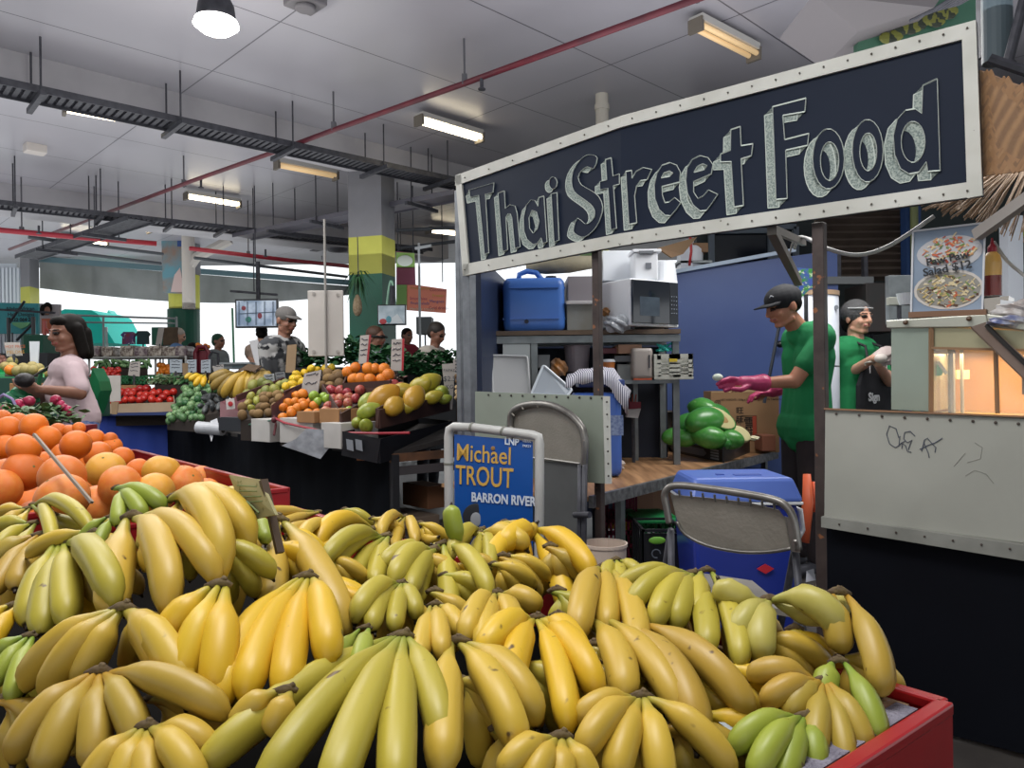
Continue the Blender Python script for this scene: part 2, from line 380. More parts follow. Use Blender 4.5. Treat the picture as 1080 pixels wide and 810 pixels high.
def fan(x, y, d, label):
    c = W(x, y, d); t = thing('ceiling_fan', label, 'fan', c)
    m = MB(); m.lathe(c, [(0, -.12), (.16, -.1), (.2, 0), (.1, .1), (0, .12)], n=16); m.build('motor', m_rod, t, smooth=True)
    m = MB(); m.cyl(c, (c.x, c.y, CZ), .02, n=8); m.build('rod', m_rod, t)
    for k in range(3):
        a = k * 2.1 + .3; dv = V((math.cos(a), math.sin(a), 0)); m = MB(); m.beam(c + dv * .15, c + dv * .75, .14, .012); m.build('blade', m_rod, t)
fan(356, 259, 13, 'small dark ceiling fan hanging left of the near pillar')
# ---------- the food stall: sign ----------
SL, SK, SR = W(484, 238, 4.226), W(655, 190, 3.29), W(1032, 113, 2.42)
def SP(x, y, off=0.0):
    return WL(x, y, SL, SK, off) if x < 655 else WL(x, y, SK, SR, off)
m_white = mat('painted_trim', s2l('c9cac4'), .5, c2=s2l('b4b5ad'), ns=6, spots=(s2l('5a5850'), 30, .72))
m_board = mat('chalkboard', s2l('1c2536'), .6, c2=s2l('182030'), ns=3, spec=.15)
m_chalk = mat('chalk_line', s2l('c5cfc8'), .9); m_hatch = mat('chalk_hatch', s2l('6f7d7b'), .9, c2=s2l('a8b2ab'), ns=160, amt=.25)
sg = thing('shop_sign', 'long black chalkboard sign reading Thai Street Food with a white frame', 'sign', SK)
T = [(480, 185), (655, 122), (1029, 21)]; Bm = [(488, 291), (655, 259), (1036, 206)]
def band(tops, bots, off, th):
    m = MB()
    P = [SP(min(x, 654.9) if i < 2 else x, y, off) for i, (x, y) in enumerate(tops)]; Q = [SP(min(x, 654.9) if i < 2 else x, y, off) for i, (x, y) in enumerate(bots)]
    for i in range(len(P) - 1):
        n = (P[i + 1] - P[i]).cross(V((0, 0, 1))).normalized()
        if n.y < 0: n = -n
        m.prism([P[i], P[i + 1], Q[i + 1], Q[i]], n * th)
    return m
band(T, Bm, 0, .03).build('board', m_board, sg)
t2 = [(480, 196), (655, 134), (1028, 38)]; b1 = [(488, 279), (655, 246), (1035, 190)]
band(T, t2, .012, .012).build('top_trim', m_white, sg)
band(b1, Bm, .012, .012).build('bottom_trim', m_white, sg)
m = MB(); m.prism([SP(*p, .012) for p in ((480, 185), (486, 184), (495, 290), (488, 291))], V((0.01, .012, 0))); m.build('end_trim', m_white, sg)
m = MB(); m.prism([SP(*p, .013) for p in ((1014, 26), (1029, 21), (1036, 206), (1020, 209))], V((0.01, .012, 0))); m.build('end_trim', m_white, sg)
SCW = []
for i in range(22):
    f = i / 21; x = 490 + f * 530
    yt = 185 - (x - 480) * .36 + 6 if x < 655 else 122 - (x - 655) * .27 + 6
    yb = 285 - (x - 488) * .2 if x < 655 else 252 - (x - 655) * .139
    for y in (yt, yb): SCW.append(SP(x, y, .016))
dots(sg, 'screw', SCW, .004, flat('5d5a52'), 6)
ZA = lambda p: (480 + p[0] / 6, 150 + p[1] / 6); ZB = lambda p: (640 + p[0] / 6, 110 + p[1] / 6); ZC = lambda p: (790 + p[0] / 4.909, 80 + p[1] / 4.909)
def ellp(cx, cy, rx, ry, n=22, tilt=0):
    return [(cx + rx * math.cos(2 * PI * i / n) * math.cos(tilt) - ry * math.sin(2 * PI * i / n) * math.sin(tilt), cy + rx * math.cos(2 * PI * i / n) * math.sin(tilt) + ry * math.sin(2 * PI * i / n) * math.cos(tilt)) for i in range(n)]
def smoothp(P):
    o = []; n = len(P)
    for i in range(n):
        a, b, c, d = P[i - 1], P[i], P[(i + 1) % n], P[(i + 2) % n]
        for t in (0, .5):
            o.append(tuple(.5 * ((2 * b[k]) + (-a[k] + c[k]) * t + (2 * a[k] - 5 * b[k] + 4 * c[k] - d[k]) * t * t + (-a[k] + 3 * b[k] - 3 * c[k] + d[k]) * t ** 3) for k in (0, 1)))
    return o
LET = [
 ('T', ZA, [[(88,303),(246,256),(240,318),(192,328),(214,700),(186,708),(150,335),(96,348)]], (-20,38)),
 ('h', ZA, [[(272,322),(312,308),(318,420),(348,395),(380,403),(393,450),(412,662),(378,672),(360,480),(350,452),(335,452),(322,475),(333,680),(300,692)]], (-24,28)),
 ('a', ZA, [[(562,340),(582,632),(554,640),(545,605),(520,640),(492,645),(455,615),(436,560),(433,480),(450,400),(480,365),(505,368),(525,405),(530,350)],[(488,430),(468,480),(472,545),(495,577),(520,550),(532,500),(515,440)]], (-25,32)),
 ('i', ZA, [[(608,328),(645,318),(658,620),(626,632)]], (-28,30)),
 ('i', ZA, [ellp(620,258,26,38)], (-24,22)),
 ('S', ZA, [smoothp([(900,100),(880,165),(840,155),(800,180),(780,225),(800,270),(860,305),(910,345),(935,410),(920,480),(890,540),(840,590),(800,600),(755,575),(750,545),(775,480),(820,515),(850,510),(880,475),(882,430),(855,390),(800,350),(752,310),(737,250),(748,180),(790,115),(835,82),(870,80)])], (-38,28)),
 ('t', ZA, [[(952,110),(988,98),(1000,215),(1040,200),(1040,265),(1002,275),(1022,545),(985,555),(968,290),(915,300),(915,250),(960,238)]], (-28,30)),
 ('r', ZB, [[(120,425),(158,418),(160,470),(185,425),(230,400),(285,412),(255,478),(215,482),(188,520),(176,580),(190,750),(140,760)]], (-30,38)),
 ('e', ZB, [[(350,520),(462,492),(466,430),(442,385),(400,368),(350,385),(318,435),(300,510),(305,600),(330,665),(370,702),(405,705),(440,665),(468,622),(430,590),(395,618),(368,622),(352,575)],[(345,465),(362,435),(398,422),(418,435),(400,455)]], (-40,46)),
 ('e', ZB, [[(550,490),(662,440),(672,382),(640,337),(590,325),(542,348),(508,405),(500,480),(510,560),(545,635),(590,675),(630,672),(670,620),(703,570),(645,542),(612,578),(578,598),(550,555)],[(552,430),(572,395),(610,377),(635,388),(618,412)]], (-42,48)),
 ('t', ZB, [[(785,160),(845,140),(850,262),(925,250),(915,325),(850,345),(865,640),(805,650),(787,362),(720,365),(720,315),(782,290)]], (-45,50)),
 ('F', ZC, [[(122,160),(295,115),(290,185),(175,205),(185,330),(310,298),(303,360),(190,385),(198,635),(140,640)]], (-42,45)),
 ('o', ZC, [ellp(412,430,82,156),ellp(418,442,48,100)], (-45,42)),
 ('o', ZC, [ellp(615,388,80,162),ellp(618,394,44,98)], (-45,40)),
 ('d', ZC, [[(900,50),(975,15),(990,490),(925,495),(918,445),(880,498),(830,508),(785,480),(755,410),(748,310),(768,225),(810,178),(860,170),(895,195)],ellp(850,342,62,106)], (-48,48)),
]
for nm, Z_, cont, of in LET:
    m = MB(); mc = MB()
    for ci, P in enumerate(cont):
        n = len(P)
        for i in range(n):
            a, b = P[i], P[(i + 1) % n]; a2 = (a[0] + of[0], a[1] + of[1]); b2 = (b[0] + of[0], b[1] + of[1])
            m.poly([SP(*Z_(q), .003) for q in (a, b, b2, a2)])
        if ci == 0:   # chalk edge of the shaded side
            for i in range(n):
                a, b = P[i], P[(i + 1) % n]; a2 = (a[0] + of[0], a[1] + of[1]); b2 = (b[0] + of[0], b[1] + of[1])
                if nm != 'S' or True:
                    mc.beam(SP(*Z_(a2), .0035), SP(*Z_(b2), .0035), .001, .003)
        for i in range(n):
            a, b = SP(*Z_(P[i]), .008), SP(*Z_(P[(i + 1) % n]), .008)
            if (a - b).length > 1e-4: mc.beam(a, b, .001, .0052, up=(a - b).cross(V((.6, -.75, 0))))
    m.build('letter_shading', m_hatch, sg)
    pts = [[SP(*Z_(q), .006) for q in P] for P in cont]
    tri = tessellate_polygon([[V((q[0], -q[1], 0)) for q in P] for P in cont])
    fl = [p for P in pts for p in P]; f = MB(); f.add(fl, [tuple(t) for t in tri]); f.build('letter_face', m_board, sg)
    mc.build('letter_outline', m_chalk, sg)

# ---------- stall frame ----------
m_rust = mat('rusty_post', s2l('4d4340'), .5, .3, c2=s2l('382f2e'), ns=12, spots=(s2l('8a5a3c'), 25, .68))
m_gal = mat('galvanised', s2l('83878c'), .4, .6, c2=s2l('6c7076'), ns=15)
def post(px, ytop, w, mt, label, name='stall_post', off=-.05, zbot=0):
    p = SP(px, 400, off); top = SP(px, ytop, off).z
    m = MB(); m.box((p.x, p.y, (top + zbot) / 2), (w, w, top - zbot), yaw(-.72)); o = m.build(name, mt, bevel=.004); return tag(o, label, 'post')
post(486, 200, .035, m_gal, 'thin pale steel post at the left end of the chalkboard sign')
post(496, 285, .055, m_gal, 'thicker grey steel post at the left end of the chalkboard sign')
post(631, 262, .036, m_rust, 'rusty steel post in front of the crowded shelf')
post(866, 235, .042, m_rust, 'rusty steel post in front of the man in the green shirt')
# stall floor and walls
PL = SP(496, 400, -.08); PR = SP(1120, 400, -.08)
dR = (PR - PL); dR.z = 0; dR.normalize(); dN = V((-dR.y, dR.x, 0))
if dN.y < 0: dN = -dN
def SF(s, t, z=0): q = PL + dR * s + dN * t; return V((q.x, q.y, z))
m = MB(); m.prism([SF(0, 0), SF(3.0, 0), SF(3.0, 3.6), SF(0, 3.6)], (0, 0, .1)); m.build('trim_7', mat('stall_floor', s2l('4b4744'), .5, c2=s2l('35312f'), ns=4), kind='structure')
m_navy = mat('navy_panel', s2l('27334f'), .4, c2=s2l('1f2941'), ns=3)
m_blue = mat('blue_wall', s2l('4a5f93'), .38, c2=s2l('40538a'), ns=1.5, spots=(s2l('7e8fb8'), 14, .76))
# navy side wall, seen behind the jerry can
a, b = W(503, 400, 4.35), W(537, 400, 5.35)
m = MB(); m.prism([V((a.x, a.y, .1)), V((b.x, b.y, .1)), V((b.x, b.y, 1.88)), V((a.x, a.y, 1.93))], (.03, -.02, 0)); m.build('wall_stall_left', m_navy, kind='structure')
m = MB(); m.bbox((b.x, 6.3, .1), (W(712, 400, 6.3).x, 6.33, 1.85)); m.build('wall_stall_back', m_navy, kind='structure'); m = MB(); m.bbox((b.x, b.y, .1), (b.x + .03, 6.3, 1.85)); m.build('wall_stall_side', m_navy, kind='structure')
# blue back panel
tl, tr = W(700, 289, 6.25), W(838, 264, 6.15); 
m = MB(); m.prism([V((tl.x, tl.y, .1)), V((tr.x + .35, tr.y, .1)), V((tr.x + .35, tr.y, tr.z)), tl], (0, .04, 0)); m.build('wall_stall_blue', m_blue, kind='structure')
m = MB(); m.beam(tl + V((0, -.02, 0)), V((tr.x, tr.y - .02, tr.z)), .03, .03); m.build('trim_8', flat('aebfd2'), kind='structure')
# dark building behind
m_dark = mat('dark_paint', s2l('1b2026'), .6, c2=s2l('14181c'), ns=2)
m = MB(); m.bbox((W(735, 300, 7.6).x, 7.6, 0), (W(1130, 300, 7.6).x, 7.7, CZ)); m.build('wall_back', mat('dark_green_wall', s2l('1d2c2b'), .6, c2=s2l('151d1f'), ns=1.5), kind='structure')
def wnd(n, x0, y0, x1, y1, d=7.5):
    a, b = W(x0, y1, d), W(x1, y0, d); m = MB(); m.bbox((a.x, d, a.z), (b.x, d + .06, b.z)); m.build('window_%d' % n, mat('dark_glass', s2l('0f1620'), .15), kind='structure')
    m = MB()
    for p, q in (((a.x, a.z), (b.x, a.z)), ((a.x, b.z), (b.x, b.z)), ((a.x, a.z), (a.x, b.z)), ((b.x, a.z), (b.x, b.z))): m.beam((p[0], d - .02, p[1]), (q[0], d - .02, q[1]), .05, .06, up=(0, 1, 0))
    m.build('window_frame_%d' % n, flat('5c6670'), kind='structure')
wnd(1, 750, 244, 812, 288); wnd(2, 818, 240, 838, 300)
# roller shutter
sh = MB(); a, b = W(872, 297, 6.4), W(957, 212, 6.4)
n = 11
for i in range(n):
    z0 = a.z + (b.z - a.z) * i / n; h = (b.z - a.z) / n
    sh.prism([V((a.x - .1, 6.4, z0)), V((a.x - .1, 6.34, z0 + h * .5)), V((a.x - .1, 6.4, z0 + h))], (b.x - a.x + .1, 0, 0))
tag(sh.build('roller_shutter', mat('shutter', s2l('6d625a'), .45, .3, c2=s2l('544b45'), ns=3)), 'brown corrugated roller shutter half open behind the woman in the hairnet', 'shutter')
m = MB(); c = W(953, 260, 6.3); m.bbox((c.x, 6.25, .1), (c.x + .12, 6.35, 3.1)); tag(m.build('door_post', flat('24406e')), 'dark blue post at the right end of the roller shutter', 'post')
m = MB(); c = W(958, 260, 6.2); m.cyl((c.x + .05, 6.2, .1), (c.x + .05, 6.2, 3.1), .03); tag(m.build('conduit', flat('6b7348')), 'olive conduit running down beside the dark blue post', 'conduit')
for k, x in enumerate((877, 905)):
    m = MB(); m.bbox((W(x, 1, 6.2).x, 6.15, W(x, 298, 6.2).z), (W(x + 4, 1, 6.2).x, 6.2, W(x, 270, 6.2).z)); tag(m.build('shutter_bracket', m_dk), ['left', 'right'][k] + ' short dark bracket on the roller shutter bottom', 'bracket')
m = MB(); m.beam(W(868, 296, 6.15), W(920, 296, 6.15), .05, .06); tag(m.build('shelf_rail', flat('6a6e70')), 'grey rail under the roller shutter', 'rail')
# diagonal brace, bracket top
m = MB(); a = SP(814, 243, -.05); m.beam(a, W(842, 298, 3.9), .035, .035); tag(m.build('diagonal_brace', mat('brace', s2l('77726c'), .5, .3)), 'grey diagonal steel brace under the sign beside the cap', 'brace')
m = MB(); m.beam(SP(814, 241, -.06), W(848, 256, 3.7), .02, .03); tag(m.build('brace_bracket', mat('brace', s2l('77726c'), .5, .3)), 'small steel bracket behind the sign over the man in the cap', 'bracket')
# cable
m = MB()
def cabl(P, r, label, mt, name='cable'):
    q = [W(*p) for p in P]; o = []
    for i in range(len(q) - 1):
        a, b, c, d = q[max(i - 1, 0)], q[i], q[i + 1], q[min(i + 2, len(q) - 1)]
        for t in (0, .25, .5, .75): o.append(.5 * ((2 * b) + (c - a) * t + (2 * a - 5 * b + 4 * c - d) * t * t + (3 * b - a - 3 * c + d) * t ** 3))
    o.append(q[-1]); m = MB(); m.tube(o, r, n=6); return tag(m.build(name, mt, smooth=True), label, 'cable')
m_cab = flat('a9aaa6', .5)
cabl([(838, 262, 3.9), (845, 250, 3.6), (872, 262, 3.0), (905, 269, 2.9), (940, 258, 2.85), (985, 228, 2.8)], .008, 'thick white cable looping from the rusty post to the thatched awning', m_cab)
cabl([(830, 282, 3.9), (838, 252, 3.8), (856, 252, 3.4), (880, 266, 3.0), (925, 266, 2.9), (975, 236, 2.8)], .005, 'thinner white cable looping just under the thick one', m_cab)
cabl([(1048, 255, 2.6), (1062, 275, 2.6), (1082, 292, 2.5)], .006, 'white cable hanging under the thatched awning at the right', m_cab)
# right-hand side beyond: pale slab coloured as a strip of daylight + green board
m = MB(); a = W(1063, 245, 5.6); m.bbox((a.x, 5.6, .1), (W(1076, 1, 5.6).x, 5.7, 2.4)); tag(m.build('daylight_strip', flat('d5dbe4')), 'narrow pale slab standing in for daylight behind the sauce bottle', 'post')
m = MB(); m.bbox((W(1066, 1, 5.9).x, 5.9, W(1, 310, 5.9).z), (W(1130, 1, 5.9).x, 5.95, W(1, 292, 5.9).z)); tag(m.build('green_board', m_grn), 'green board at the right edge behind the food warmer', 'board')
m = MB(); m.bbox((W(1070, 1, 5.8).x, 5.8, W(1, 262, 5.8).z), (W(1130, 1, 5.8).x, 5.85, W(1, 250, 5.8).z)); tag(m.build('yellow_board', flat('93a23c')), 'small yellow-green board under the thatched awning', 'board')

# overhead top right: bulkhead, mural, duct
m = MB(); a = W(907, 52, 4.4); P = [W(905, 52, 4.4), W(905, 34, 4.4), W(858, -8, 3.6), W(1120, -60, 3.2), W(1120, 2, 3.2), W(990, 28, 3.9)]
m.prism([W(858, -6, 3.9), W(905, 33, 4.3), W(985, 8, 4.3), W(1000, -14, 4.3)], (0, .5, .0)); m.build('trim_9', flat('605c5e'), kind='structure')
m = MB(); m.prism([W(905, 30, 4.5), W(905, 70, 4.5), W(1030, 40, 4.5), W(1030, -30, 4.5)], (0, .06, 0))
mu = m.build('mural_panel', mat('mural_green', s2l('3a5f4c'), .6, c2=s2l('26503f'), ns=2)); tag(mu, 'green painted mural panel above the chalkboard sign', 'mural')
m = MB()
for (x0, y0, x1, y1, w_) in ((935, 20, 975, 40, 12), (955, 14, 995, 30, 10), (985, 10, 1003, 22, 9)):
    for i in range(9):
        f = i / 8; c = W(x0 + (x1 - x0) * f, y0 + (y1 - y0) * (1 - f) + 3 * math.sin(f * 9), 4.47); m.ell(c, (.045, .01, .035), seg=8, rings=5, mi=i % 2)
tag(m.build('painted_caterpillar', [flat('5d5f24'), flat('20281a')]), 'striped yellow and black painted leaves on the mural panel', 'mural')
m = MB(); c = W(1052, 66, 2.9); m.cyl((c.x, c.y, c.z), (c.x, c.y, CZ), .052, n=20); tag(m.build('duct', flat('47555c'), smooth=False), 'grey round duct rising behind the right end of the sign', 'duct')
m = MB(); a = W(1040, 60, 3.0); m.bbox((a.x - .02, 3.0, a.z), (a.x + .0, 3.03, CZ)); m.cyl(W(1062, 70, 2.8), W(1082, -8, 2.8), .018); m.cyl(W(1043, 62, 2.75), W(1090, 78, 2.7), .02, n=8)
tag(m.build('pipe_bracket', m_dk), 'dark steel bracket holding the round duct', 'bracket')
m = MB()
for i in range(6): m.tube([W(960 + i * 4, 22 - i * 2, 3.9), W(985 + i * 5, 10 - i, 3.7), W(1010 + i * 4, -6, 3.6)], .008, n=5)
tag(m.build('cable_bundle', m_dk), 'bundle of dark cables beside the mural panel', 'cable')
# woven bamboo screen and thatched awning
def weave(name, c, c2, sc):
    m = mat(name, c, .7, bump=.3, bs=60); nt = m.node_tree; N, L = nt.nodes, nt.links; b = N['Principled BSDF']; tc = N.new('ShaderNodeTexCoord')
    w = N.new('ShaderNodeTexWave'); w.wave_type = 'BANDS'; w.bands_direction = 'DIAGONAL'; w.inputs['Scale'].default_value = sc; w.inputs['Distortion'].default_value = 2.5; w.inputs['Detail'].default_value = 1
    L.new(tc.outputs['Object'], w.inputs['Vector']); r = N.new('ShaderNodeValToRGB'); r.color_ramp.elements[0].color = (*c, 1); r.color_ramp.elements[1].color = (*c2, 1); r.color_ramp.elements[0].position = .2
    L.new(w.outputs['Fac'], r.inputs['Fac']); L.new(r.outputs['Color'], b.inputs['Base Color']); return m
aw = thing('thatched_awning', 'woven bamboo awning with a frayed thatch edge right of the sign', 'awning', W(1050, 180, 2.6))
m = MB(); P0, P1, P2, P3 = W(1034, 74, 2.45), W(1100, 100, 2.2), W(1100, 178, 2.2), W(1037, 186, 2.45)
m.poly([P0, P1, P2, P3]); m.build('woven_screen', weave('weave', s2l('7e6148'), s2l('9c7a58'), 9), aw, solid=.012)
m = MB()
for i in range(7):   # herringbone slats
    for j in range(9):
        u0, v0 = i / 7, j / 9
        def L(u, v): return (P0 * (1 - u) + P1 * u) * (1 - v) + (P3 * (1 - u) + P2 * u) * v + V((-.004, -.008, 0))
        s_ = .06 if (i % 2) else -.06
        a, b = L(u0 + .01, v0 + .05 - s_), L(u0 + .13, v0 + .05 + s_); m.beam(a, b, .004, .018, up=(0, 0, 1))
m.build('slats', mat('slat', s2l('9a7756'), .7, c2=s2l('886646'), ns=20), aw)
m = MB(); a, b, c, d = W(978, 214, 3.1), W(1100, 205, 2.7), W(1100, 292, 2.2), W(1080, 243, 2.3)
A, B, C, D = W(975, 215, 2.9), W(1038, 182, 3.3), W(1110, 176, 3.2), W(1110, 262, 2.3)
NS = 90
for i in range(NS):
    f = i / NS; top = B.lerp(C, f); bot = A.lerp(D, f) + V((R.uniform(-.02, .02), R.uniform(-.03, .03), R.uniform(-.02, .02)))
    w_ = (C - B) / NS * 1.3; mid = top.lerp(bot, .55) + V((0, 0, -.015 * math.sin(i)))
    m.poly([top, top + w_, mid + w_, mid]); m.poly([mid, mid + w_, bot + w_ * .6, bot])
m.build('thatch', mat('thatch', s2l('b39779'), .8, c2=s2l('8f7457'), ns=25), aw, solid=.006)
m = MB(); m.beam(W(1030, 248, 2.5), W(1090, 205, 2.3), .03, .035); m.build('support_bar', flat('8f8a86'), aw)

# ---------- front panels ----------
m_panel = mat('panel_paint', s2l('a7a8a0'), .5, c2=s2l('96978f'), ns=2.5, spots=(s2l('55534b'), 22, .76))
def sp_panel(name, pts, th, mt, label, cat, off=0.0, **k):
    P = [SP(x, y, off) for x, y in pts]; n = (P[1] - P[0]).cross(V((0, 0, 1))).normalized()
    if n.y < 0: n = -n
    m = MB(); m.prism(P, n * th); return m
fp = thing('stall_counter', 'grey-white counter panel with scribbled graffiti at the right', 'counter', SP(975, 520, 0))
sp_panel('', [(870, 432), (1130, 443), (1130, 580), (869, 546)], .03, m_panel, '', '').build('panel', m_panel, fp, bevel=.004)
sp_panel('', [(866, 545), (1130, 582), (1130, 600), (866, 556)], .03, m_panel, '', '', .025).build('angle_rail', mat('rail_grey', s2l('8f908a'), .5, c2=s2l('7c7d77'), ns=9), fp)
m = MB(); m.prism([SP(869, 432, .012), SP(1130, 442.5, .012), SP(1130, 442.5, -.09), SP(869, 432, -.09)], (0, 0, .006)); m.build('top_edge', flat('8b6a50'), fp)
dots(fp, 'rivet', [SP(882 + i * 24, 436.5 + i * 1.3, .003) for i in range(10)], .005, flat('463c36'))
dots(fp, 'rivet', [SP(885 + i * 30, 553 + i * 4.3, .027) for i in range(8)], .004, flat('463c36'))
GR = [[(948, 462), (945, 452), (938, 449), (935, 458), (938, 468), (944, 472), (948, 470), (949, 460)], [(948, 470), (951, 467), (955, 465)], [(965, 460), (960, 455), (954, 456), (953, 463), (957, 467), (962, 464), (960, 468), (958, 474)], [(951, 473), (952, 468), (955, 470), (957, 476), (961, 477)], [(972, 476), (975, 464), (978, 462), (983, 468), (987, 472), (986, 477)], [(970, 474), (978, 470), (986, 467), (994, 462)], [(974, 466), (979, 478), (980, 483)]]
m = MB()
for g in GR: m.tube([SP(x, y, .002) for x, y in g], .0016, n=5)
m.build('graffiti', flat('4a4f5c'), fp)
m = MB()
for g in ([(1050, 465), (1058, 470), (1056, 482), (1042, 486)], [(1040, 500), (1050, 494), (1062, 498), (1070, 508)], [(1028, 490), (1040, 476)]): m.tube([SP(x - 22, y + 2, .001) for x, y in g], .0009, n=4)
m.build('scratches', flat('85857e'), fp)
m = sp_panel('', [(866, 554), (1130, 590), (1130, 1400), (868, 1400)], .02, None, '', '', -.03)
P = [SP(866, 550, -.03), SP(1130, 590, -.03)]; m = MB(); m.prism([P[0], P[1], V((P[1].x, P[1].y, .02)), V((P[0].x, P[0].y, .02))], (.012, .016, 0))
tag(m.build('counter_skirt', mat('black_skirt', s2l('090b12'), .6, c2=s2l('0c0f17'), ns=3, spec=.12, spots=(s2l('3a3f4a'), 26, .8))), 'black panel skirt below the grey-white counter front', 'skirt')
# left panel
lp = thing('low_partition', 'grey-green side panel with a row of screw holes behind the folded chair', 'panel', SP(570, 460, 0))
sp_panel('', [(501, 413), (637, 418), (637, 510), (501, 500)], .02, m_panel, '', '').build('panel', mat('panel_green', s2l('8d968b'), .5, c2=s2l('7f877c'), ns=2.5), lp)
dots(lp, 'screw', [SP(515 + i * 12, 416.5 + i * .35, .003) for i in range(11)], .006, flat('33332f'))
m = MB(); m.beam(SP(639.5, 418, .0), SP(641.5, 510, 0), .02, .03, up=(1, 0, 0)); m.build('edge_strip', m_white, lp)
dots(lp, 'rivet', [SP(640 + i * .3, 424 + i * 13, .018) for i in range(7)], .005, flat('46423c'))
# ---------- banana bin ----------
m_redp = mat('red_plastic', s2l('a3151c'), .35, c2=s2l('8a1218'), ns=5, coat=.2)
BZ = .86
C0 = ZL(997, 739, BZ); E0 = ZL(317, 537, BZ); dA = (E0 - C0); LA = dA.length; dA.normalize(); dB = V((dA.y, -dA.x, 0)); 
if dB.y > 0: dB = -dB
def BP(s, t, z=BZ): q = C0 + dA * s + dB * t; return V((q.x, q.y, z))
def binbox(name, label, s0, s1, t1, z, col=m_redp, lip=.018, cat='bin'):
    t = thing(name, label, cat, BP(s0, 0, 0))
    m = MB()
    for a, b in (((s0, 0), (s1, 0)), ((s0, t1), (s1, t1)), ((s0, 0), (s0, t1)), ((s1, 0), (s1, t1))):
        m.beam(BP(a[0], a[1], z - .2), BP(b[0], b[1], z - .2), .014, .4)
    m.build('wall', col, t)
    m = MB()
    for a, b in (((s0, 0), (s1, 0)), ((s0, t1), (s1, t1)), ((s0, 0), (s0, t1)), ((s1, 0), (s1, t1))):
        m.beam(BP(a[0], a[1], z - .006), BP(b[0], b[1], z - .006), lip, .014)
        m.beam(BP(a[0], a[1], z - .09), BP(b[0], b[1], z - .09), lip * .7, .012)
    m.build('rim', col, t, bevel=.003)
    m = MB(); m.prism([BP(s0, 0, z - .1), BP(s1, 0, z - .1), BP(s1, t1, z - .1), BP(s0, t1, z - .1)], (0, 0, .02)); m.build('gap_shade_sheet', mat('gap_shade_black', s2l('0a0908'), .9, spec=.05), t)  # black sheet added as the shade seen in gaps between the fruit
    m = MB(); m.prism([BP(s0 + .03, .03, .0), BP(s1 - .03, .03, 0), BP(s1 - .03, t1 - .03, 0), BP(s0 + .03, t1 - .03, 0)], (0, 0, z - .38)); m.build('base', mat('black_base', s2l('101014'), .7), t)
    return t
SB = 1.75
bb = binbox('banana_bin', 'red plastic display bin heaped with banana hands in the foreground', 0, SB, .9, BZ)
m = MB(); m.beam(BP(.03, .03, BZ - .02), BP(.03, .85, BZ - .02), .03, .03); m.build('foam_edge', mat('grey_foam', s2l('8d8a98'), .9, c2=s2l('6d6a78'), ns=60, bump=.8, bs=150), bb)
m = MB(); m.beam(BP(.03, .02, BZ - .015), BP(.3, .02, BZ - .015), .008, .012); m.beam(BP(.04, .03, BZ - .015), BP(.04, .06, BZ - .01), .006, .02); m.build('cardboard_edge', flat('8c6f52', .8), bb)
m = MB()
for k, (s_, t_) in enumerate(((.09, .17), (.1, .2), (.085, .24))): m.poly([BP(s_, t_, BZ), BP(s_ + .02, t_ + .01, BZ - .01), BP(s_ + .015, t_ + .035, BZ + .006), BP(s_ - .008, t_ + .03, BZ - .004)])
m.build('paper_scrap', flat('aab4bd'), bb)

# banana skin: colour runs along the fruit from neck to tip
def banana_mat(name, body, body2, neck, tipc=s2l('2a2014')):
    m = mat(name, body, .42, spec=.4); nt = m.node_tree; N, L = nt.nodes, nt.links; b = N['Principled BSDF']
    at = N.new('ShaderNodeAttribute'); at.attribute_name = 't'; tc = N.new('ShaderNodeTexCoord'); oi = N.new('ShaderNodeObjectInfo')
    n = N.new('ShaderNodeTexNoise'); n.inputs['Scale'].default_value = 9; n.inputs['Detail'].default_value = 4; L.new(tc.outputs['Object'], n.inputs['Vector'])
    mx = N.new('ShaderNodeMixRGB'); mx.inputs['Color1'].default_value = (*body, 1); mx.inputs['Color2'].default_value = (*body2, 1)
    ad = N.new('ShaderNodeMath'); ad.operation = 'ADD'; L.new(n.outputs['Fac'], ad.inputs[0]); L.new(oi.outputs['Random'], ad.inputs[1])
    ml = N.new('ShaderNodeMath'); ml.operation = 'MULTIPLY'; ml.inputs[1].default_value = .62; L.new(ad.outputs[0], ml.inputs[0]); L.new(ml.outputs[0], mx.inputs['Fac'])
    r = N.new('ShaderNodeValToRGB'); cr = r.color_ramp; cr.elements[0].position = .02; cr.elements[0].color = (1, 1, 1, 1); cr.elements[1].position = .3; cr.elements[1].color = (0, 0, 0, 1); L.new(at.outputs['Fac'], r.inputs['Fac'])
    m2 = N.new('ShaderNodeMixRGB'); m2.inputs['Color2'].default_value = (*neck, 1); L.new(r.outputs['Color'], m2.inputs['Fac']); L.new(mx.outputs['Color'], m2.inputs['Color1'])
    r3 = N.new('ShaderNodeValToRGB'); r3.color_ramp.elements[0].position = .965; r3.color_ramp.elements[1].position = .985; L.new(at.outputs['Fac'], r3.inputs['Fac'])
    m3 = N.new('ShaderNodeMixRGB'); m3.inputs['Color2'].default_value = (*tipc, 1); L.new(r3.outputs['Color'], m3.inputs['Fac']); L.new(m2.outputs['Color'], m3.inputs['Color1'])
    n2 = N.new('ShaderNodeTexNoise'); n2.inputs['Scale'].default_value = 55; n2.inputs['Detail'].default_value = 2; L.new(tc.outputs['Object'], n2.inputs['Vector'])
    r4 = N.new('ShaderNodeValToRGB'); r4.color_ramp.elements[0].position = .71; r4.color_ramp.elements[1].position = .78; L.new(n2.outputs['Fac'], r4.inputs['Fac'])
    m4 = N.new('ShaderNodeMixRGB'); m4.inputs['Color2'].default_value = (*s2l('5b4420'), 1); L.new(r4.outputs['Color'], m4.inputs['Fac']); L.new(m3.outputs['Color'], m4.inputs['Color1'])
    L.new(m4.outputs['Color'], b.inputs['Base Color']); return m
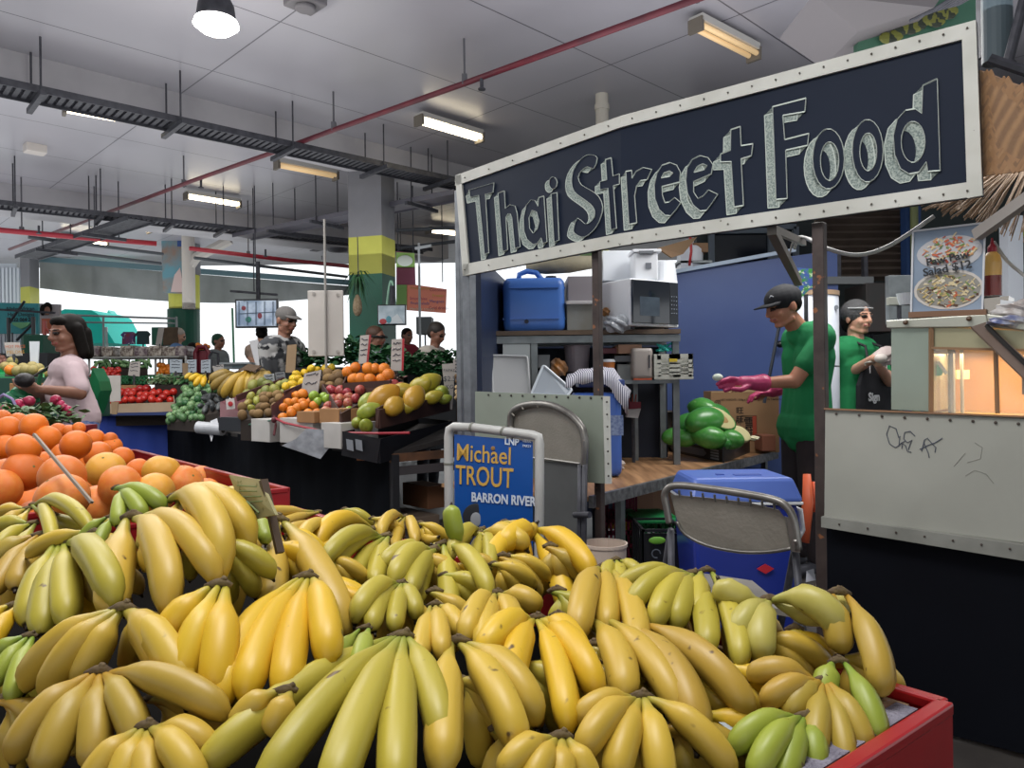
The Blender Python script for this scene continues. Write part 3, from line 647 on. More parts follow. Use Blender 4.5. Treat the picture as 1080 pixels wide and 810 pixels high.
G1 = s2l('93a236')
bm_y = banana_mat('banana_ripe', s2l('c79c1e'), s2l('d3b02e'), s2l('a39b34'))
bm_m = banana_mat('banana_mellow', s2l('b4943a'), s2l('c4a63c'), s2l('98923c'))
bm_g = banana_mat('banana_green', s2l('9c9234'), s2l('b3a43c'), s2l('808c34'))
bm_gg = banana_mat('banana_very_green', s2l('7f8f32'), s2l('96a03c'), s2l('6d8a30'))
bm_o = banana_mat('banana_dull', s2l('b08a36'), s2l('a5903a'), s2l('a88029'))
bm_p = banana_mat('banana_pale', s2l('b3a454'), s2l('a8a050'), s2l('95954a'))
bm_b = banana_mat('banana_brown', s2l('94793a'), s2l('7d6a36'), s2l('6d5a30'))
BM = dict(y=bm_y, m=bm_m, g=bm_g, G=bm_gg, o=bm_o, p=bm_p, b=bm_b)
m_crown = mat('banana_crown', s2l('46342a'), .85, c2=s2l('7a6a40'), ns=30, amt=.3, bump=.6, bs=80)
def bez(a, b, c, d, t): u = 1 - t; return a * u ** 3 + b * 3 * u * u * t + c * 3 * u * t * t + d * t ** 3
def banana(S, T, r, bulge, side, parent, mt, name='banana', n=7, K=15):
    d = T - S; L = d.length
    C1 = S + d * .22 + bulge * .75 + side * .8; C2 = S + d * .78 + bulge * 1.05 + side * 1.1
    pts = []; rs = []; ts = []
    for i in range(K + 1):
        t = i / K; pts.append(bez(S, C1, C2, T, t)); ts.append(t)
        if t < .14: k = .21 + .15 * (t / .14)
        elif t < .42: q = (t - .14) / .28; k = .36 + .64 * q * q * (3 - 2 * q)
        elif t < .76: k = 1 + .05 * math.sin((t - .42) / .34 * PI)
        elif t < .95: q = (t - .76) / .19; k = 1 - .55 * q ** 2.2
        else: k = .45 - .25 * (t - .95) / .05
        rs.append(r * k)
    m = MB(); ph = R.random() * 6
    m.tube(pts, rs, n=10, ts=ts, ridge=.045, ry=.92, up=(math.cos(ph), math.sin(ph), .3))
    m.cyl(pts[-1], pts[-1] + (pts[-1] - pts[-2]).normalized() * r * .35, r * .18, r * .13, n=6); m.t[-12:] = [1] * 12
    o = m.build(name, mt, parent, smooth=True); return o
HN = [0]
def hand(s, w, tips, c, label, bl=.25, curl=.15, dd=.10, d=None, rr=.0185, grp='hands of bananas heaped in the red bin', jit=1):
    """s: where the crown sits, w: finger width in the survey, tips: where the fingers end"""
    pile = d is None
    cxm, cym = sum(p[0] for p in tips) / len(tips) * .5 + s[0] * .5, sum(p[1] for p in tips) / len(tips) * .5 + s[1] * .5
    if pile: d = pile_depth(*s) - .015; rr = min(.0215, w / 2 * (pile_depth(cxm, cym) - .03) / FPX)
    r = rr
    r = r * .9; S = W(s[0], s[1], d); t = thing('banana_hand', label, 'bananas', S, grp)
    toc = (V((0, 0, CAMZ)) - S).normalized(); nrm = (toc * .95 + V((0, 0, .22))).normalized()
    rgt = V((1, 0, -ROLL)); k = len(tips); cx = sum(p[0] for p in tips) / k
    angs = [math.atan2(p[1] - s[1], p[0] - s[0]) for p in tips]
    cr = MB(); P = []
    for i, p in enumerate(tips):
        Lpx = math.hypot(p[0] - s[0], p[1] - s[1]); Lr = Lpx * d / FPX
        dt = min(d * .3, max(.02, Lr * .33)) if dd is None else dd
        off = ((i - (k - 1) / 2) / max(1, k - 1)) if k > 1 else 0
        Sx = S + rgt * (off * r * 1.0) + nrm * (R.uniform(-.1, .3) * r)
        T = W(p[0], p[1], max(d - (.2 if s[1] < 600 else .28), min(pile_depth(p[0], p[1]) + .012, d + .015)) if pile else d - dt * (1 if len(p) < 3 else p[2]))
        dv = (T - Sx); L = dv.length
        sd = V((dv.z, 0, -dv.x)); sd = sd.normalized() if sd.length > 1e-6 else V()   # in-plane perpendicular
        out = p[0] - s[0]; sg_ = 1 if (sd.x * out) > 0 else -1
        amt = min(1, abs(out) / (Lpx + 1e-6) * 1.2) * L * curl
        if len(p) > 3: amt = p[3] * L; 
        side = sd * sg_ * amt
        banana(Sx, T, r * R.uniform(.94, 1.06), nrm * (L * bl * (.75 if pile else 1) + (i % 2) * r * .3) * (1 if s[1] > 590 or not pile else .55), side, t, BM[c] if len(p) < 5 else BM[p[4]])
        P.append(Sx)
    # crown joining the necks
    up = (S - (sum((W(p[0], p[1], d) for p in tips), V()) / k)); up.normalize()
    m = MB(); a, b = P[0] - up * r * .2, P[-1] - up * r * .2
    if (a - b).length < r: b = a + rgt * r
    e = (b - a).normalized()
    m.tube([a - e * r * .35 + up * r * .25, a.lerp(b, .3) + up * r * .5, a.lerp(b, .7) + up * r * .6, b + e * r * .35 + up * r * .3], [r * .2, r * .3, r * .31, r * .2], n=8)
    m.cyl(a.lerp(b, .62) + up * r * .6, a.lerp(b, .75) + up * r * .9, r * .24, r * .2, n=7)
    m.build('crown', m_crown, t, smooth=True)
    return t
DXK = [0, 120, 250, 380, 520, 680, 800, 920]; DYK = [520, 545, 565, 585, 615, 655, 700, 750, 810, 870]
DT = [[1.3,.98,.98,1.7,1.8,1.7,1.4,1.2],[1.2,.92,.86,1.45,1.55,1.5,1.2,1.05],[1.08,.86,.8,1.15,1.3,1.3,1.12,1.0],[.98,.81,.76,1.05,1.18,1.2,1.08,.96],[.92,.76,.71,.92,1.05,1.08,1.0,.92],[.82,.7,.66,.8,.9,.93,.92,.88],[.74,.66,.62,.65,.76,.8,.84,.84],[.66,.62,.58,.57,.67,.73,.76,.77],[.58,.56,.53,.5,.6,.66,.69,.71],[.52,.5,.48,.45,.55,.6,.62,.64]]
def pile_depth(x, y): return float(np.interp(y, DYK, [np.interp(x, DXK, r) for r in DT]))
H = [
 ((322,612),42,[(236,752),(262,742),(300,742),(345,708)],'y','bright yellow hand with a frayed brown crown, just left of the centre front'),
 ((230,620),40,[(168,694),(190,738),(226,745)],'y','bright yellow hand of three fat bananas, directly left of the frayed crown'),
 ((292,552),42,[(240,660),(286,650),(366,676,1,.05)],'m','upright hand with one fat banana leaning right, in front of the small price tag'),
 ((186,528),38,[(232,618,1,.2),(264,584,1,.2),(160,600)],'m','hand with two long bananas sweeping right, behind and left of the price tag'),
 ((141,548),40,[(118,648),(175,655,1,.14),(228,620,1,.14)],'m','dull yellow hand whose big bananas sweep down right, under the grapefruit'),
 ((65,575),36,[(28,660),(44,672),(70,662),(122,645)],'g','greenish hand with a brown crown near the left photo edge, below the grapefruit'),
 ((40,566),26,[(-12,600),(-6,630),(16,622)],'o','dull hand cut by the left photo edge under the grapefruit'),
 ((128,645),40,[(26,730),(50,738),(86,726),(176,716),(196,745)],'m','wide hand of five bananas in the left middle of the heap'),
 ((105,712),43,[(14,806),(48,822),(98,815),(148,796),(242,762,1,.1)],'o','wide orange-yellow hand with a dark twisted crown at the lower left'),
 ((155,770),42,[(92,842),(124,850),(156,852),(210,842),(222,800)],'m','hand with a pale crown at the bottom left edge of the picture'),
 ((422,674),50,[(200,826,.5,.03),(270,850,.6,.03),(345,862,.8,.02),(418,856,1,.02),(468,800,1,.05)],'g','large hand of long bananas reaching left at the bottom centre, nearest the camera'),
 ((300,730),36,[(250,768),(288,776)],'m','small hand showing two bananas behind the largest long hand'),
 ((484,680),44,[(468,822),(548,802),(566,768)],'m','hand with fat bananas and a dark crown right of the largest long hand'),
 ((566,655),36,[(508,702),(538,744),(598,778),(630,745),(615,700)],'y','fan of five yellow bananas in the centre of the heap'),
 ((675,738),40,[(606,768),(612,805),(648,832),(698,838),(772,822)],'m','fan of five bananas with a dark crown at the bottom right of centre'),
 ((590,780),38,[(530,822),(558,845),(590,850),(624,840)],'m','low hand cut by the bottom photo edge below the central fan'),
 ((632,655),38,[(655,746,1,.1),(722,772,1,.08)],'m','two long bananas slanting down right, right of the central fan'),
 ((670,660),42,[(735,792,1,.12),(792,764,1,.12)],'o','two fattest yellow bananas slanting right in the right middle of the heap'),
 ((638,600),32,[(610,682),(640,672),(670,690)],'m','upright hand of orange-yellow bananas below the white bucket'),
 ((650,592),19,[(640,618),(655,622),(675,612)],'g','little hand peeking out beside the white bucket'),
 ((728,607),28,[(650,630,1,.2),(662,655,1,.15),(690,668),(714,666),(746,690)],'g','greenish hand of five bananas in front of the metal chair back'),
 ((745,604),28,[(738,658),(780,706)],'g','slim hand of two bananas right of the greenish hand'),
 ((813,635),34,[(758,612,.2,.25),(776,680,1,.1),(806,700,1,.12),(886,678,1,.35),(893,630,.3,.3),(858,620,0,.3)],'p','pale sprawling hand with curled bananas at the right top of the heap'),
 ((885,628),36,[(888,690),(926,736,1,.12)],'o','upright hand leaning on the right rim of the heap'),
 ((866,720),32,[(790,718,1,.25),(806,748,1,.15),(832,762),(858,812),(894,822),(914,800)],'o','hand with an orange crown and six fingers at the right', .8),
 ((884,700),30,[(870,740),(926,790,1,.1)],'G','green hand leaning beside the grey foam edge', .78),
 ((846,758),34,[(772,800,1,.2),(796,832,1,.12),(826,842),(860,824)],'G','green hand at the bottom right below the orange crown', .72),
 ((560,560),28,[(512,614),(548,640),(598,652),(626,618),(530,582)],'y','wide fan of bananas below the blue election sign'),
 ((507,560),20,[(456,575),(476,592),(500,614),(516,602)],'g','greenish hand left of the fan below the blue election sign'),
 ((505,562),25,[(566,552,.6,.25),(556,580,.8,.15)],'m','two bananas lying sideways in front of the blue election sign'),
 ((486,580),20,[(476,533,0,.05)],'G','single green banana pointing up in front of the blue election sign'),
 ((468,576),27,[(440,640),(474,660),(516,636)],'g','hand of three bananas left below the blue election sign'),
 ((454,581),26,[(400,604),(414,622),(434,630)],'g','greenish hand spreading left of the three-banana hand'),
 ((405,567),24,[(338,602,1,.15),(348,622,1,.15),(372,632),(396,616)],'g','curved greenish hand of four bananas right of the price tag'),
 ((387,559),25,[(324,568,1,.3),(330,598,1,.25)],'y','two curved bananas just right of the price tag'),
 ((427,546),15,[(386,556),(402,570),(418,578),(438,576),(463,566)],'m','small distant hand in front of the dark fruit stand corner'),
 ((421,617),24,[(358,634),(374,660),(395,668),(416,668),(438,655)],'g','hand of five thin bananas above the largest long hand'),
 ((459,640),26,[(440,696),(466,698),(486,676)],'m','stubby hand of three in the hollow right of the thin five-banana hand'),
 ((524,628),28,[(490,684),(512,696),(544,682),(568,645,1,.15)],'m','hand of four bananas behind the central fan'),
 ((384,664),24,[(352,696),(376,704)],'G','dark green small hand in the shade behind the largest long hand'),
 ((33,553),20,[(-6,562),(-4,582),(12,592)],'g','small greenish hand under the grapefruit at the left edge'),
 ((37,533),18,[(120,548,.5,.1),(98,566,.6,.1),(56,580)],'g','long thin greenish hand lying right below the grapefruit'),
 ((125,516),20,[(174,540,.6,.15),(150,550),(124,556)],'G','small green hand touching the lowest grapefruit'),
 ((116,546),16,[(84,576),(102,580)],'G','tiny green pair below the small green hand'),
 ((92,562),19,[(28,588,.4,.1)],'m','single banana lying level at the left of the heap'),
 ((28,537),15,[(-6,548),(-2,562),(12,566)],'m','small hand at the left edge beside the lowest grapefruit'),
 ((30,672),24,[(-12,706),(-6,728),(12,742)],'G','green hand with a thin stem cut by the left photo edge'),
 ((14,640),24,[(-16,664),(-12,690)],'y','yellow pair at the left edge above the green hand'),
 ((233,516),20,[(238,545,1,.1),(262,540),(280,534)],'m','hand hidden behind the price tag foot'),
 ((334,540),15,[(286,540,.3,.1),(296,556,.4,.1)],'m','banana pair lying level right behind the price tag'),
 ((268,545),20,[(256,572),(280,575)],'G','short green pair at the foot of the price tag'),
 ((160,548),24,[(170,566),(152,580)],'p','pale banana tips behind the dull yellow hand'),
 ((352,556),18,[(312,566),(318,584),(336,590)],'m','small yellow hand right of the price tag foot'),
]
for h in H:
    if 0: pass
    else: hand(h[0], h[1], h[2], h[3], h[4])
# bananas further down, filling the hollows
FL = [((500,596),18),((530,606),20),((518,580),16),((486,606),18),((545,598),20),((600,665),28),((355,600),20),((150,660),30),((215,720),34),((60,640),28),((95,610),30),((560,720),36),((640,720),36),((600,640),30),((700,720),34),((745,740),36),((770,660),30),((820,690),32),((760,775),38),((720,790),38),((420,640),28),((470,640),28),((345,630),28),((300,590),28),((540,600),24),((590,590),24),((690,640),28),((210,565),28),((110,575),24),((65,555),20),((400,590),22),((350,640),28),((450,600),22),((640,700),34),((500,740),40),((20,760),38),((10,700),32),((180,760),40),((850,680),30),((900,710),30),((640,790),40),((15,605),24),((545,790),40),((865,790),34),((810,790),36),((780,720),32),((310,570),20),((240,590),28),((480,620),24),((400,555),15),((450,560),15),((370,545),14),((540,560),17),((720,630),24)]
for i, (p, w) in enumerate(FL):
    tl = []; nn = 3; a0 = R.uniform(.3, .9)
    for j in range(nn): a = a0 + j * .55; tl.append((p[0] + math.cos(a) * w * 1.9, p[1] + math.sin(a) * w * 1.7))
    hand((p[0] - w * .4, p[1] - w * .5), w * .93, tl, R.choice('mgmyo'), 'banana hand buried in a hollow under other hands', d=pile_depth(*p) + .045, dd=.0, rr=w * .46 * pile_depth(*p) / FPX)
# price tag on a stick
tg = thing('price_tag', 'small weathered cardboard price tag standing among the bananas', 'price tag', W(272, 560, .86))
m = MB(); P = [W(243, 501, .87), W(275, 506, .84), W(292, 543, .81), W(262, 549, .84)]; m.poly(P); m.build('card', mat('tag_card', s2l('a59a70'), .8, c2=s2l('8d8a63'), ns=25, spots=(s2l('6f6a3e'), 60, .62)), tg, solid=.004)
m = MB(); m.beam(P[1] + V((.004, -.003, 0)), P[2] + V((.004, -.003, -.04)), .008, .006); m.build('stick', flat('4a3a2c'), tg)
m = MB()
for i in range(4): m.tube([P[0].lerp(P[1], .15 + .0 * i).lerp(P[3].lerp(P[2], .15), .25 + i * .13) + V((0, -.006, .002)), P[0].lerp(P[1], .8 - .1 * (i % 2)).lerp(P[3].lerp(P[2], .8), .25 + i * .13) + V((0, -.006, .002))], .0007, n=4)
m.tube([P[3].lerp(P[2], .35).lerp(P[0], .15) + V((0, -.007, 0)), P[3].lerp(P[2], .5).lerp(P[0], .4) + V((0, -.007, 0)), P[3].lerp(P[2], .62).lerp(P[0], .12) + V((0, -.007, 0)), P[3].lerp(P[2], .45).lerp(P[0], .1) + V((0, -.007, 0))], .0012, n=4)
m.build('tag_writing', flat('5f6f3c'), tg)

# ---------- citrus bin ----------
OZ = .91
binbox('citrus_bin', 'red plastic display bin heaped with oranges and grapefruit at the left', SB + .01, 3.6, .9, OZ)
def skin_mat(name, c, c2, r=.38): return mat(name, c, r, c2=c2, ns=4, bump=.25, bs=220, rnd=tuple(x * .85 for x in c), spec=.45)
m_or = skin_mat('orange_skin', s2l('e5731a'), s2l('ea7f20')); m_gf = skin_mat('grapefruit_skin', s2l('e2762c'), s2l('e69a40')); m_gy = skin_mat('grapefruit_yellow', s2l('e2a636'), s2l('e29238'))
m_calyx = flat('6b6a35', .8)
def cit(nm, seg, rings, mt, parts=True):
    def fn(p):
        k = 1 - .07 * max(0, p[2]) ** 10 - .04 * max(0, -p[2]) ** 10; return [p[0], p[1], p[2] * .93 * k]
    m = MB(); m.ell((0, 0, 0), 1, None, seg, rings, fn=fn); me = m.build('x', mt, thing('tmp', None, None)).data
    return me
def protos(): pass
def fruit(nm, me, loc, r, label, cat, grp, rot=None, calyx=None, sc=(1, 1, 1)):
    o = bpy.data.objects.new(nm, me); o.location = loc; o.scale = (r * sc[0], r * sc[1], r * sc[2]); o.rotation_euler = rot or (R.uniform(-2.6, 2.6), R.uniform(-1, 1), R.uniform(0, 6)); COL.objects.link(o)
    tag(o, label, cat, grp)
    if calyx:
        c = bpy.data.objects.new('calyx', calyx); COL.objects.link(c); c.parent = o
    return o
def mkmesh(m, mt, sm=True):
    t = bpy.data.objects.new('tmp', None); o = m.build('x', mt, t, smooth=sm); me = o.data; bpy.data.objects.remove(o); bpy.data.objects.remove(t); me.name = 'shape'; return me
def ballmesh(mt, seg=20, rings=14, fn=None, **k):
    m = MB(); m.ell((0, 0, 0), 1, None, seg, rings, fn=fn); return mkmesh(m, mt)
fcit = lambda p: [p[0], p[1], p[2] * (.93 - .06 * max(0, p[2]) ** 10)]
me_or, me_gf, me_gy = [ballmesh(x, 28, 20, fcit) for x in (m_or, m_gf, m_gy)]
m = MB(); m.lathe((0, 0, .86), [(.0, .02), (.06, .02), (.08, 0), (.0, -.02)], n=5); me_cal = mkmesh(m, m_calyx)
CT = [(25,95,78,0),(108,90,85,0),(185,105,55,0),(222,105,45,0),(150,128,85,0),(15,155,80,0),(75,160,100,0),(240,148,95,0),(300,128,62,0),(355,152,62,0),(205,185,88,0),(310,180,88,0),(387,190,72,0),(345,170,50,0),(75,232,125,1),(-10,225,70,1),(50,195,62,0),(145,203,72,0),(197,250,142,1),(282,207,78,0),(335,228,120,2),(435,228,78,0),(512,235,118,2),(636,258,90,1),(582,272,122,1),(458,262,72,2),(318,280,112,1),(380,282,140,1),(197,318,165,1),(490,302,132,2),(0,290,130,1),(78,318,105,1),(20,245,110,1),(-8,368,96,1),(312,345,140,1),(728,300,75,1),(62,382,62,1),(120,215,60,0),(250,95,40,0),(10,60,50,0),(55,75,60,0),(-5,115,70,0),(115,375,80,1),(150,350,90,1),(260,330,90,1),(420,320,90,2),(350,130,45,0),(165,165,60,0),(110,260,80,1)]
for (x, y, dm, k) in CT:
    px, py, w = x / 3, 420 + y / 3, dm / 3
    rr = (.042, .052, .05)[k]; d = min(2.9, max(1.25, rr * 2 * FPX / w)); r = w * d / FPX / 2
    fruit(('orange', 'grapefruit', 'grapefruit')[k], (me_or, me_gf, me_gy)[k], W(px, py, d), r, ('deep orange navel orange in the left citrus bin', 'large blushed grapefruit in the left citrus bin', 'large yellow grapefruit in the left citrus bin')[k], 'fruit', ('oranges', 'blushed grapefruit', 'yellow grapefruit')[k] + ' in the citrus bin', calyx=me_cal)
# lower layer inside the citrus bin
for i in range(9):
    for j in range(5):
        q = BP(SB + .12 + i * .17 + .05 * (j % 2), .1 + j * .16, OZ - .06)
        fruit('orange', me_or, q + V((R.uniform(-.02, .02), R.uniform(-.02, .02), R.uniform(0, .02))), .046, 'orange lying at the bottom of the left citrus bin', 'fruit', 'oranges at the bottom of the citrus bin')
m = MB(); a, b = W(36, 458, 1.55), W(97, 530, 1.4); m.beam(a, b, .005, .006, up=(0, 1, 0)); tag(m.build('tag_stick', flat('8d8072')), 'thin slanted price tag edge stuck between the grapefruit', 'price tag')
# radish bunches
m_rad = mat('radish', s2l('a11d44'), .4, c2=s2l('8b1a3c'), ns=8, rnd=s2l('b8305a')); m_leaf = mat('leaf_green', s2l('3f6b34'), .5, c2=s2l('2c5428'), ns=10, rnd=s2l('507a3f'))
def fr(p): k = 1 - .85 * max(0, -p[2]) ** 4; return [p[0] * k, p[1] * k, p[2] * (1 + .25 * max(0, -p[2]) ** 3)]
me_rad = ballmesh(m_rad, 14, 10, fr)
m = MB(); m.lathe((0, 0, -1.2), [(0, -.7), (.04, -.3), (.08, 0)], n=6); me_root = mkmesh(m, flat('e0c4c8'))
def leafy(name, pts, label, size, mt, parts=None, grp=None, kind='stuff', cat='greens', up=.6, n=60):
    m = MB()
    for _ in range(n):
        c = V(R.choice(pts)) + V((R.uniform(-1, 1), R.uniform(-1, 1), R.uniform(-.6, .8))) * size * .9
        a = R.uniform(0, 6.3); dv = V((math.cos(a), math.sin(a), R.uniform(-.3, 1) * up)).normalized() * size * R.uniform(.7, 1.3); sd = dv.cross(V((R.uniform(-.5, .5), R.uniform(-.5, .5), 1))).normalized() * size * .33
        nn = sd.cross(dv).normalized() * size * .15
        m.add([c, c + dv * .35 + sd, c + dv * .35 - sd, c + dv * .75 + sd * .8 + nn, c + dv * .75 - sd * .8 + nn, c + dv + nn * .5, c + dv * .4 + nn * .9, c + dv * .78 + nn * 1.6], [(0, 1, 6), (0, 6, 2), (1, 3, 7, 6), (2, 6, 7, 4), (3, 5, 7), (4, 7, 5)])
    return tag(m.build(name, mt, smooth=False), label, cat, grp, kind)
for i, (x, y, w) in enumerate([(4,431,9),(12,434,9),(22,428,10),(33,424,10),(28,431,8),(58,424,10),(66,432,9),(70,438,9),(60,431,8),(0,438,8),(8,441,8),(72,446,8),(16,426,8),(49,441,8)]):
    pass
for (x, y, w) in [(6,431,9),(13,433,9),(20,426,10),(31,423,11),(27,430,9),(59,422,11),(67,430,9),(71,437,9),(1,436,8),(9,438,8),(72,432,8),(64,426,8)]:
    d = 3.15; o = fruit('radish', me_rad, W(x, y, d), w * d / FPX / 2 * 1.05, 'crimson radish in the bunches in front of the woman in pink', 'radish', 'radishes on the end of the citrus bin'); c = bpy.data.objects.new('root', me_root); COL.objects.link(c); c.parent = o
leafy('radish_leaves', [tuple(W(x, y, 3.1)) for x in range(22, 72, 6) for y in (440, 449)], 'dull green radish leaves heaped in front of the woman in pink', .05, mat('radish_leaf', s2l('5b7a4c'), .5, c2=s2l('3b5a35'), ns=9), n=150)
leafy('radish_leaves', [tuple(W(x, y, 3.0)) for x in range(-6, 24, 6) for y in (437, 443)], 'feathery green leaves at the left photo edge above the oranges', .035, m_leaf, n=70)
m = MB(); a, b = W(-20, 442, 3.3), W(76, 442, 3.3); m.bbox((a.x, 3.05, .82), (b.x, 3.5, W(1, 452, 3.2).z)); tag(m.build('radish_crate', mat('red_crate', s2l('8e1420'), .4)), 'red crate under the radish bunches', 'crate')
m = MB(); m.tube([W(-8, 424, 3.1), W(4, 416, 3.1), W(13, 421, 3.1), W(16, 427, 3.1)], .006, n=6); tag(m.build('basket_handle', flat('8a7ba8')), 'lilac basket handle arching over the radishes', 'handle')
# ---------- text helper ----------
def text(body, p, right, up, size, mt, parent, name='lettering', bold=0, sx=1.0, ext=.0006, align='LEFT', font=None):
    cu = bpy.data.curves.new(name, 'FONT'); cu.body = body; cu.size = size; cu.extrude = ext; cu.offset = bold; cu.align_x = align; cu.resolution_u = 3
    tmp = bpy.data.objects.new('tmp', cu); COL.objects.link(tmp); dg = bpy.context.evaluated_depsgraph_get(); me = bpy.data.meshes.new_from_object(tmp.evaluated_get(dg)); bpy.data.objects.remove(tmp)
    right = V(right).normalized(); up = V(up); up = (up - right * up.dot(right)).normalized(); n = right.cross(up)
    org = wpos(parent) if parent else V()
    Mx = Matrix((right * sx, up, n)).transposed().to_4x4(); Mx.translation = V(p) - org; me.transform(Mx); me.materials.clear(); me.materials.append(mt)
    o = bpy.data.objects.new(name, me); put(o, parent); return o
def cbox(name, label, cat, px, d, mt, depth=.3, ang=0, group=None, bevel=.004, parts=True):
    "box whose front face spans px=(x0,y0,x1,y1) at depth d, turned by ang"
    x0, y0, x1, y1 = px; a, b = W(x0, y1, d), W(x1, y0, d); ax = yaw(ang); w = (b.x - a.x) / max(.3, math.cos(ang)); h = b.z - a.z
    c = V(((a.x + b.x) / 2, d, (a.z + b.z) / 2)) + ax[1] * depth / 2
    m = MB(); m.box(c, (w, depth, h), ax); o = m.build(name, mt, bevel=bevel); tag(o, label, cat, group); return o

# ---------- shelf unit ----------
m_steel = mat('shelf_steel', s2l('7d8385'), .4, .5, c2=s2l('666c6f'), ns=12)
m_wood = mat('shelf_wood', s2l('6f5c4a'), .6, c2=s2l('54463a'), ns=7)
SD = 4.75
su = thing('shelf_unit', 'grey steel shelf unit with a worn wooden top board, crowded with kitchen gear', 'shelf', W(620, 420, SD) * 1.0)
def lvl(x, y, d=SD): return W(x, y, d)
a, b = lvl(519, 354), lvl(718, 354); m = MB(); m.bbox((a.x, SD, a.z - .0), (b.x, SD + .5, a.z + .028)); m.build('top_board', m_wood, su)
m = MB(); m.bbox((a.x + .02, SD + .01, a.z - .05), (b.x, SD + .04, a.z - .005)); m.bbox((a.x + .02, SD + .44, a.z - .05), (b.x, SD + .47, a.z - .005)); m.build('top_rail', m_steel, su)
zt = a.z
for x in (564, 714):
    c = lvl(x, 400)
    for dy in (.02, .45):
        m = MB(); m.bbox((c.x - .02, SD + dy, .1), (c.x + .02, SD + dy + .035, zt - .01)); m.build('leg', m_steel, su)
a, b = lvl(566, 404), lvl(716, 404); m = MB(); m.bbox((a.x, SD, a.z - .012), (b.x, SD + .46, a.z + .012)); m.build('middle_board', m_steel, su); zm = a.z + .012
m = MB(); a = lvl(676, 406); m.bbox((a.x, SD + .3, .66), (a.x + .03, SD + .33, zm - .02)); m.build('leg', m_steel, su)
m = MB(); a, b = lvl(530, 352), lvl(560, 420); m.bbox((a.x, SD + .05, b.z), (b.x, SD + .07, a.z - .05)); tag(m.build('steel_sheet', mat('brushed', s2l('9b9fa0'), .35, .6)), 'brushed steel sheet standing below the blue jerry can', 'sheet')
# jerry can
m_jb = mat('jerry_blue', s2l('3f6fc0'), .35, c2=s2l('4a7bc8'), ns=3, spec=.5)
jc = thing('jerry_can', 'big blue plastic water jerry can with a top handle on the top shelf', 'jerry can', W(564, 349, SD))
x0, x1, z0, z1 = W(531, 350, SD).x, W(597, 350, SD).x, zt + .028, W(564, 292, SD).z
def rbox(m, p, q, r, mi=0, n=4):
    "rounded upright box"
    P = []
    for (cx, cy, a0) in ((q[0] - r, q[1] - r, 0), (p[0] + r, q[1] - r, 90), (p[0] + r, p[1] + r, 180), (q[0] - r, p[1] + r, 270)):
        for i in range(n + 1): a = math.radians(a0 + 90 * i / n); P.append((cx + r * math.cos(a), cy + r * math.sin(a)))
    k = len(P); vs = []; lay = [(p[2], .82), (p[2] + r * .4, .97), (p[2] + r, 1), (q[2] - r, 1), (q[2] - r * .4, .96), (q[2], .8)]
    cx, cy = (p[0] + q[0]) / 2, (p[1] + q[1]) / 2
    for z, s_ in lay:
        for (x, y) in P: 
            e = 1 - (1 - s_) * .5; vs.append((cx + (x - cx) * e, cy + (y - cy) * e, z))
    fs = [tuple(range(k))[::-1], tuple(range((len(lay) - 1) * k, len(lay) * k))]
    for j in range(len(lay) - 1):
        for i in range(k): fs.append((j * k + i, j * k + (i + 1) % k, (j + 1) * k + (i + 1) % k, (j + 1) * k + i))
    m.add(vs, fs, mi)
m = MB(); rbox(m, (x0, SD + .03, z0), (x1, SD + .38, z1), .05); m.build('body', m_jb, jc, smooth=True)
m = MB(); 
for f in (.22, .8): z = z0 + (z1 - z0) * f; m.bbox((x0 - .003, SD + .06, z), (x1 + .003, SD + .35, z + .008)); m.bbox((x0 + .04, SD + .022, z), (x1 - .04, SD + .03, z + .008))
m.build('moulded_rib', m_jb, jc)
m = MB(); cx = (x0 + x1) / 2 - .02; m.tube([(cx - .08, SD + .2, z1 - .02), (cx - .07, SD + .2, z1 + .045), (cx - .02, SD + .2, z1 + .065), (cx + .04, SD + .2, z1 + .055), (cx + .1, SD + .2, z1 - .02)], .018, n=10); m.build('handle', m_jb, jc, smooth=True)
m = MB(); m.cyl((cx - .03, SD + .04, z0 + .06), (cx - .03, SD + .02, z0 + .06), .014, n=12); m.build('bung', flat('1a2030'), jc)
m = MB(); m.cyl((x1 - .08, SD + .2, z1 - .01), (x1 - .08, SD + .2, z1 + .03), .035, n=16); m.build('cap', flat('20242c'), jc)
# stacked tubs beside
m_clear = mat('cloudy_plastic', s2l('a6a5a8'), .3, alpha=.9); m_tub = flat('b9b5b7', .4); m_wt = mat('white_plastic', s2l('dfe3e8'), .35)
c = cbox('storage_box', 'grey lidded box on top of the clear box, beside the jerry can', 'box', (599, 291, 630, 319), SD + .05, flat('908b90', .45), .35)
c = cbox('storage_box', 'clear plastic box with brown contents on the top shelf beside the jerry can', 'box', (598, 320, 630, 348.5), SD + .06, mat('clearish', s2l('8f9390'), .3, c2=s2l('7d786b'), ns=5), .33)
cbox('box_lid', 'pale rim lid between the two stacked storage boxes', 'lid', (597, 317, 631, 321), SD + .03, flat('c3c0c0', .4), .38)
m = MB(); m.tube([W(555, 283, 5.0), W(575, 281, 5.0), W(600, 279, 5.0), W(630, 276, 5.0)], [.03, .065, .07, .05], n=12, ry=.8); tag(m.build('sack', mat('sack', s2l('7f7a68'), .8, c2=s2l('9a937c'), ns=6, bump=.5, bs=20), smooth=True), 'rolled beige sack lying behind the jerry can handle', 'sack')
m = MB(); m.tube([W(612, 270, 5.15), W(625, 268, 5.15), W(640, 270, 5.15)], [.05, .09, .07], n=12); tag(m.build('rice_bag', mat('ricebag', s2l('56744a'), .5, c2=s2l('b5a457'), ns=9, amt=.2), smooth=True), 'green and yellow printed bag just under the sign edge', 'bag')
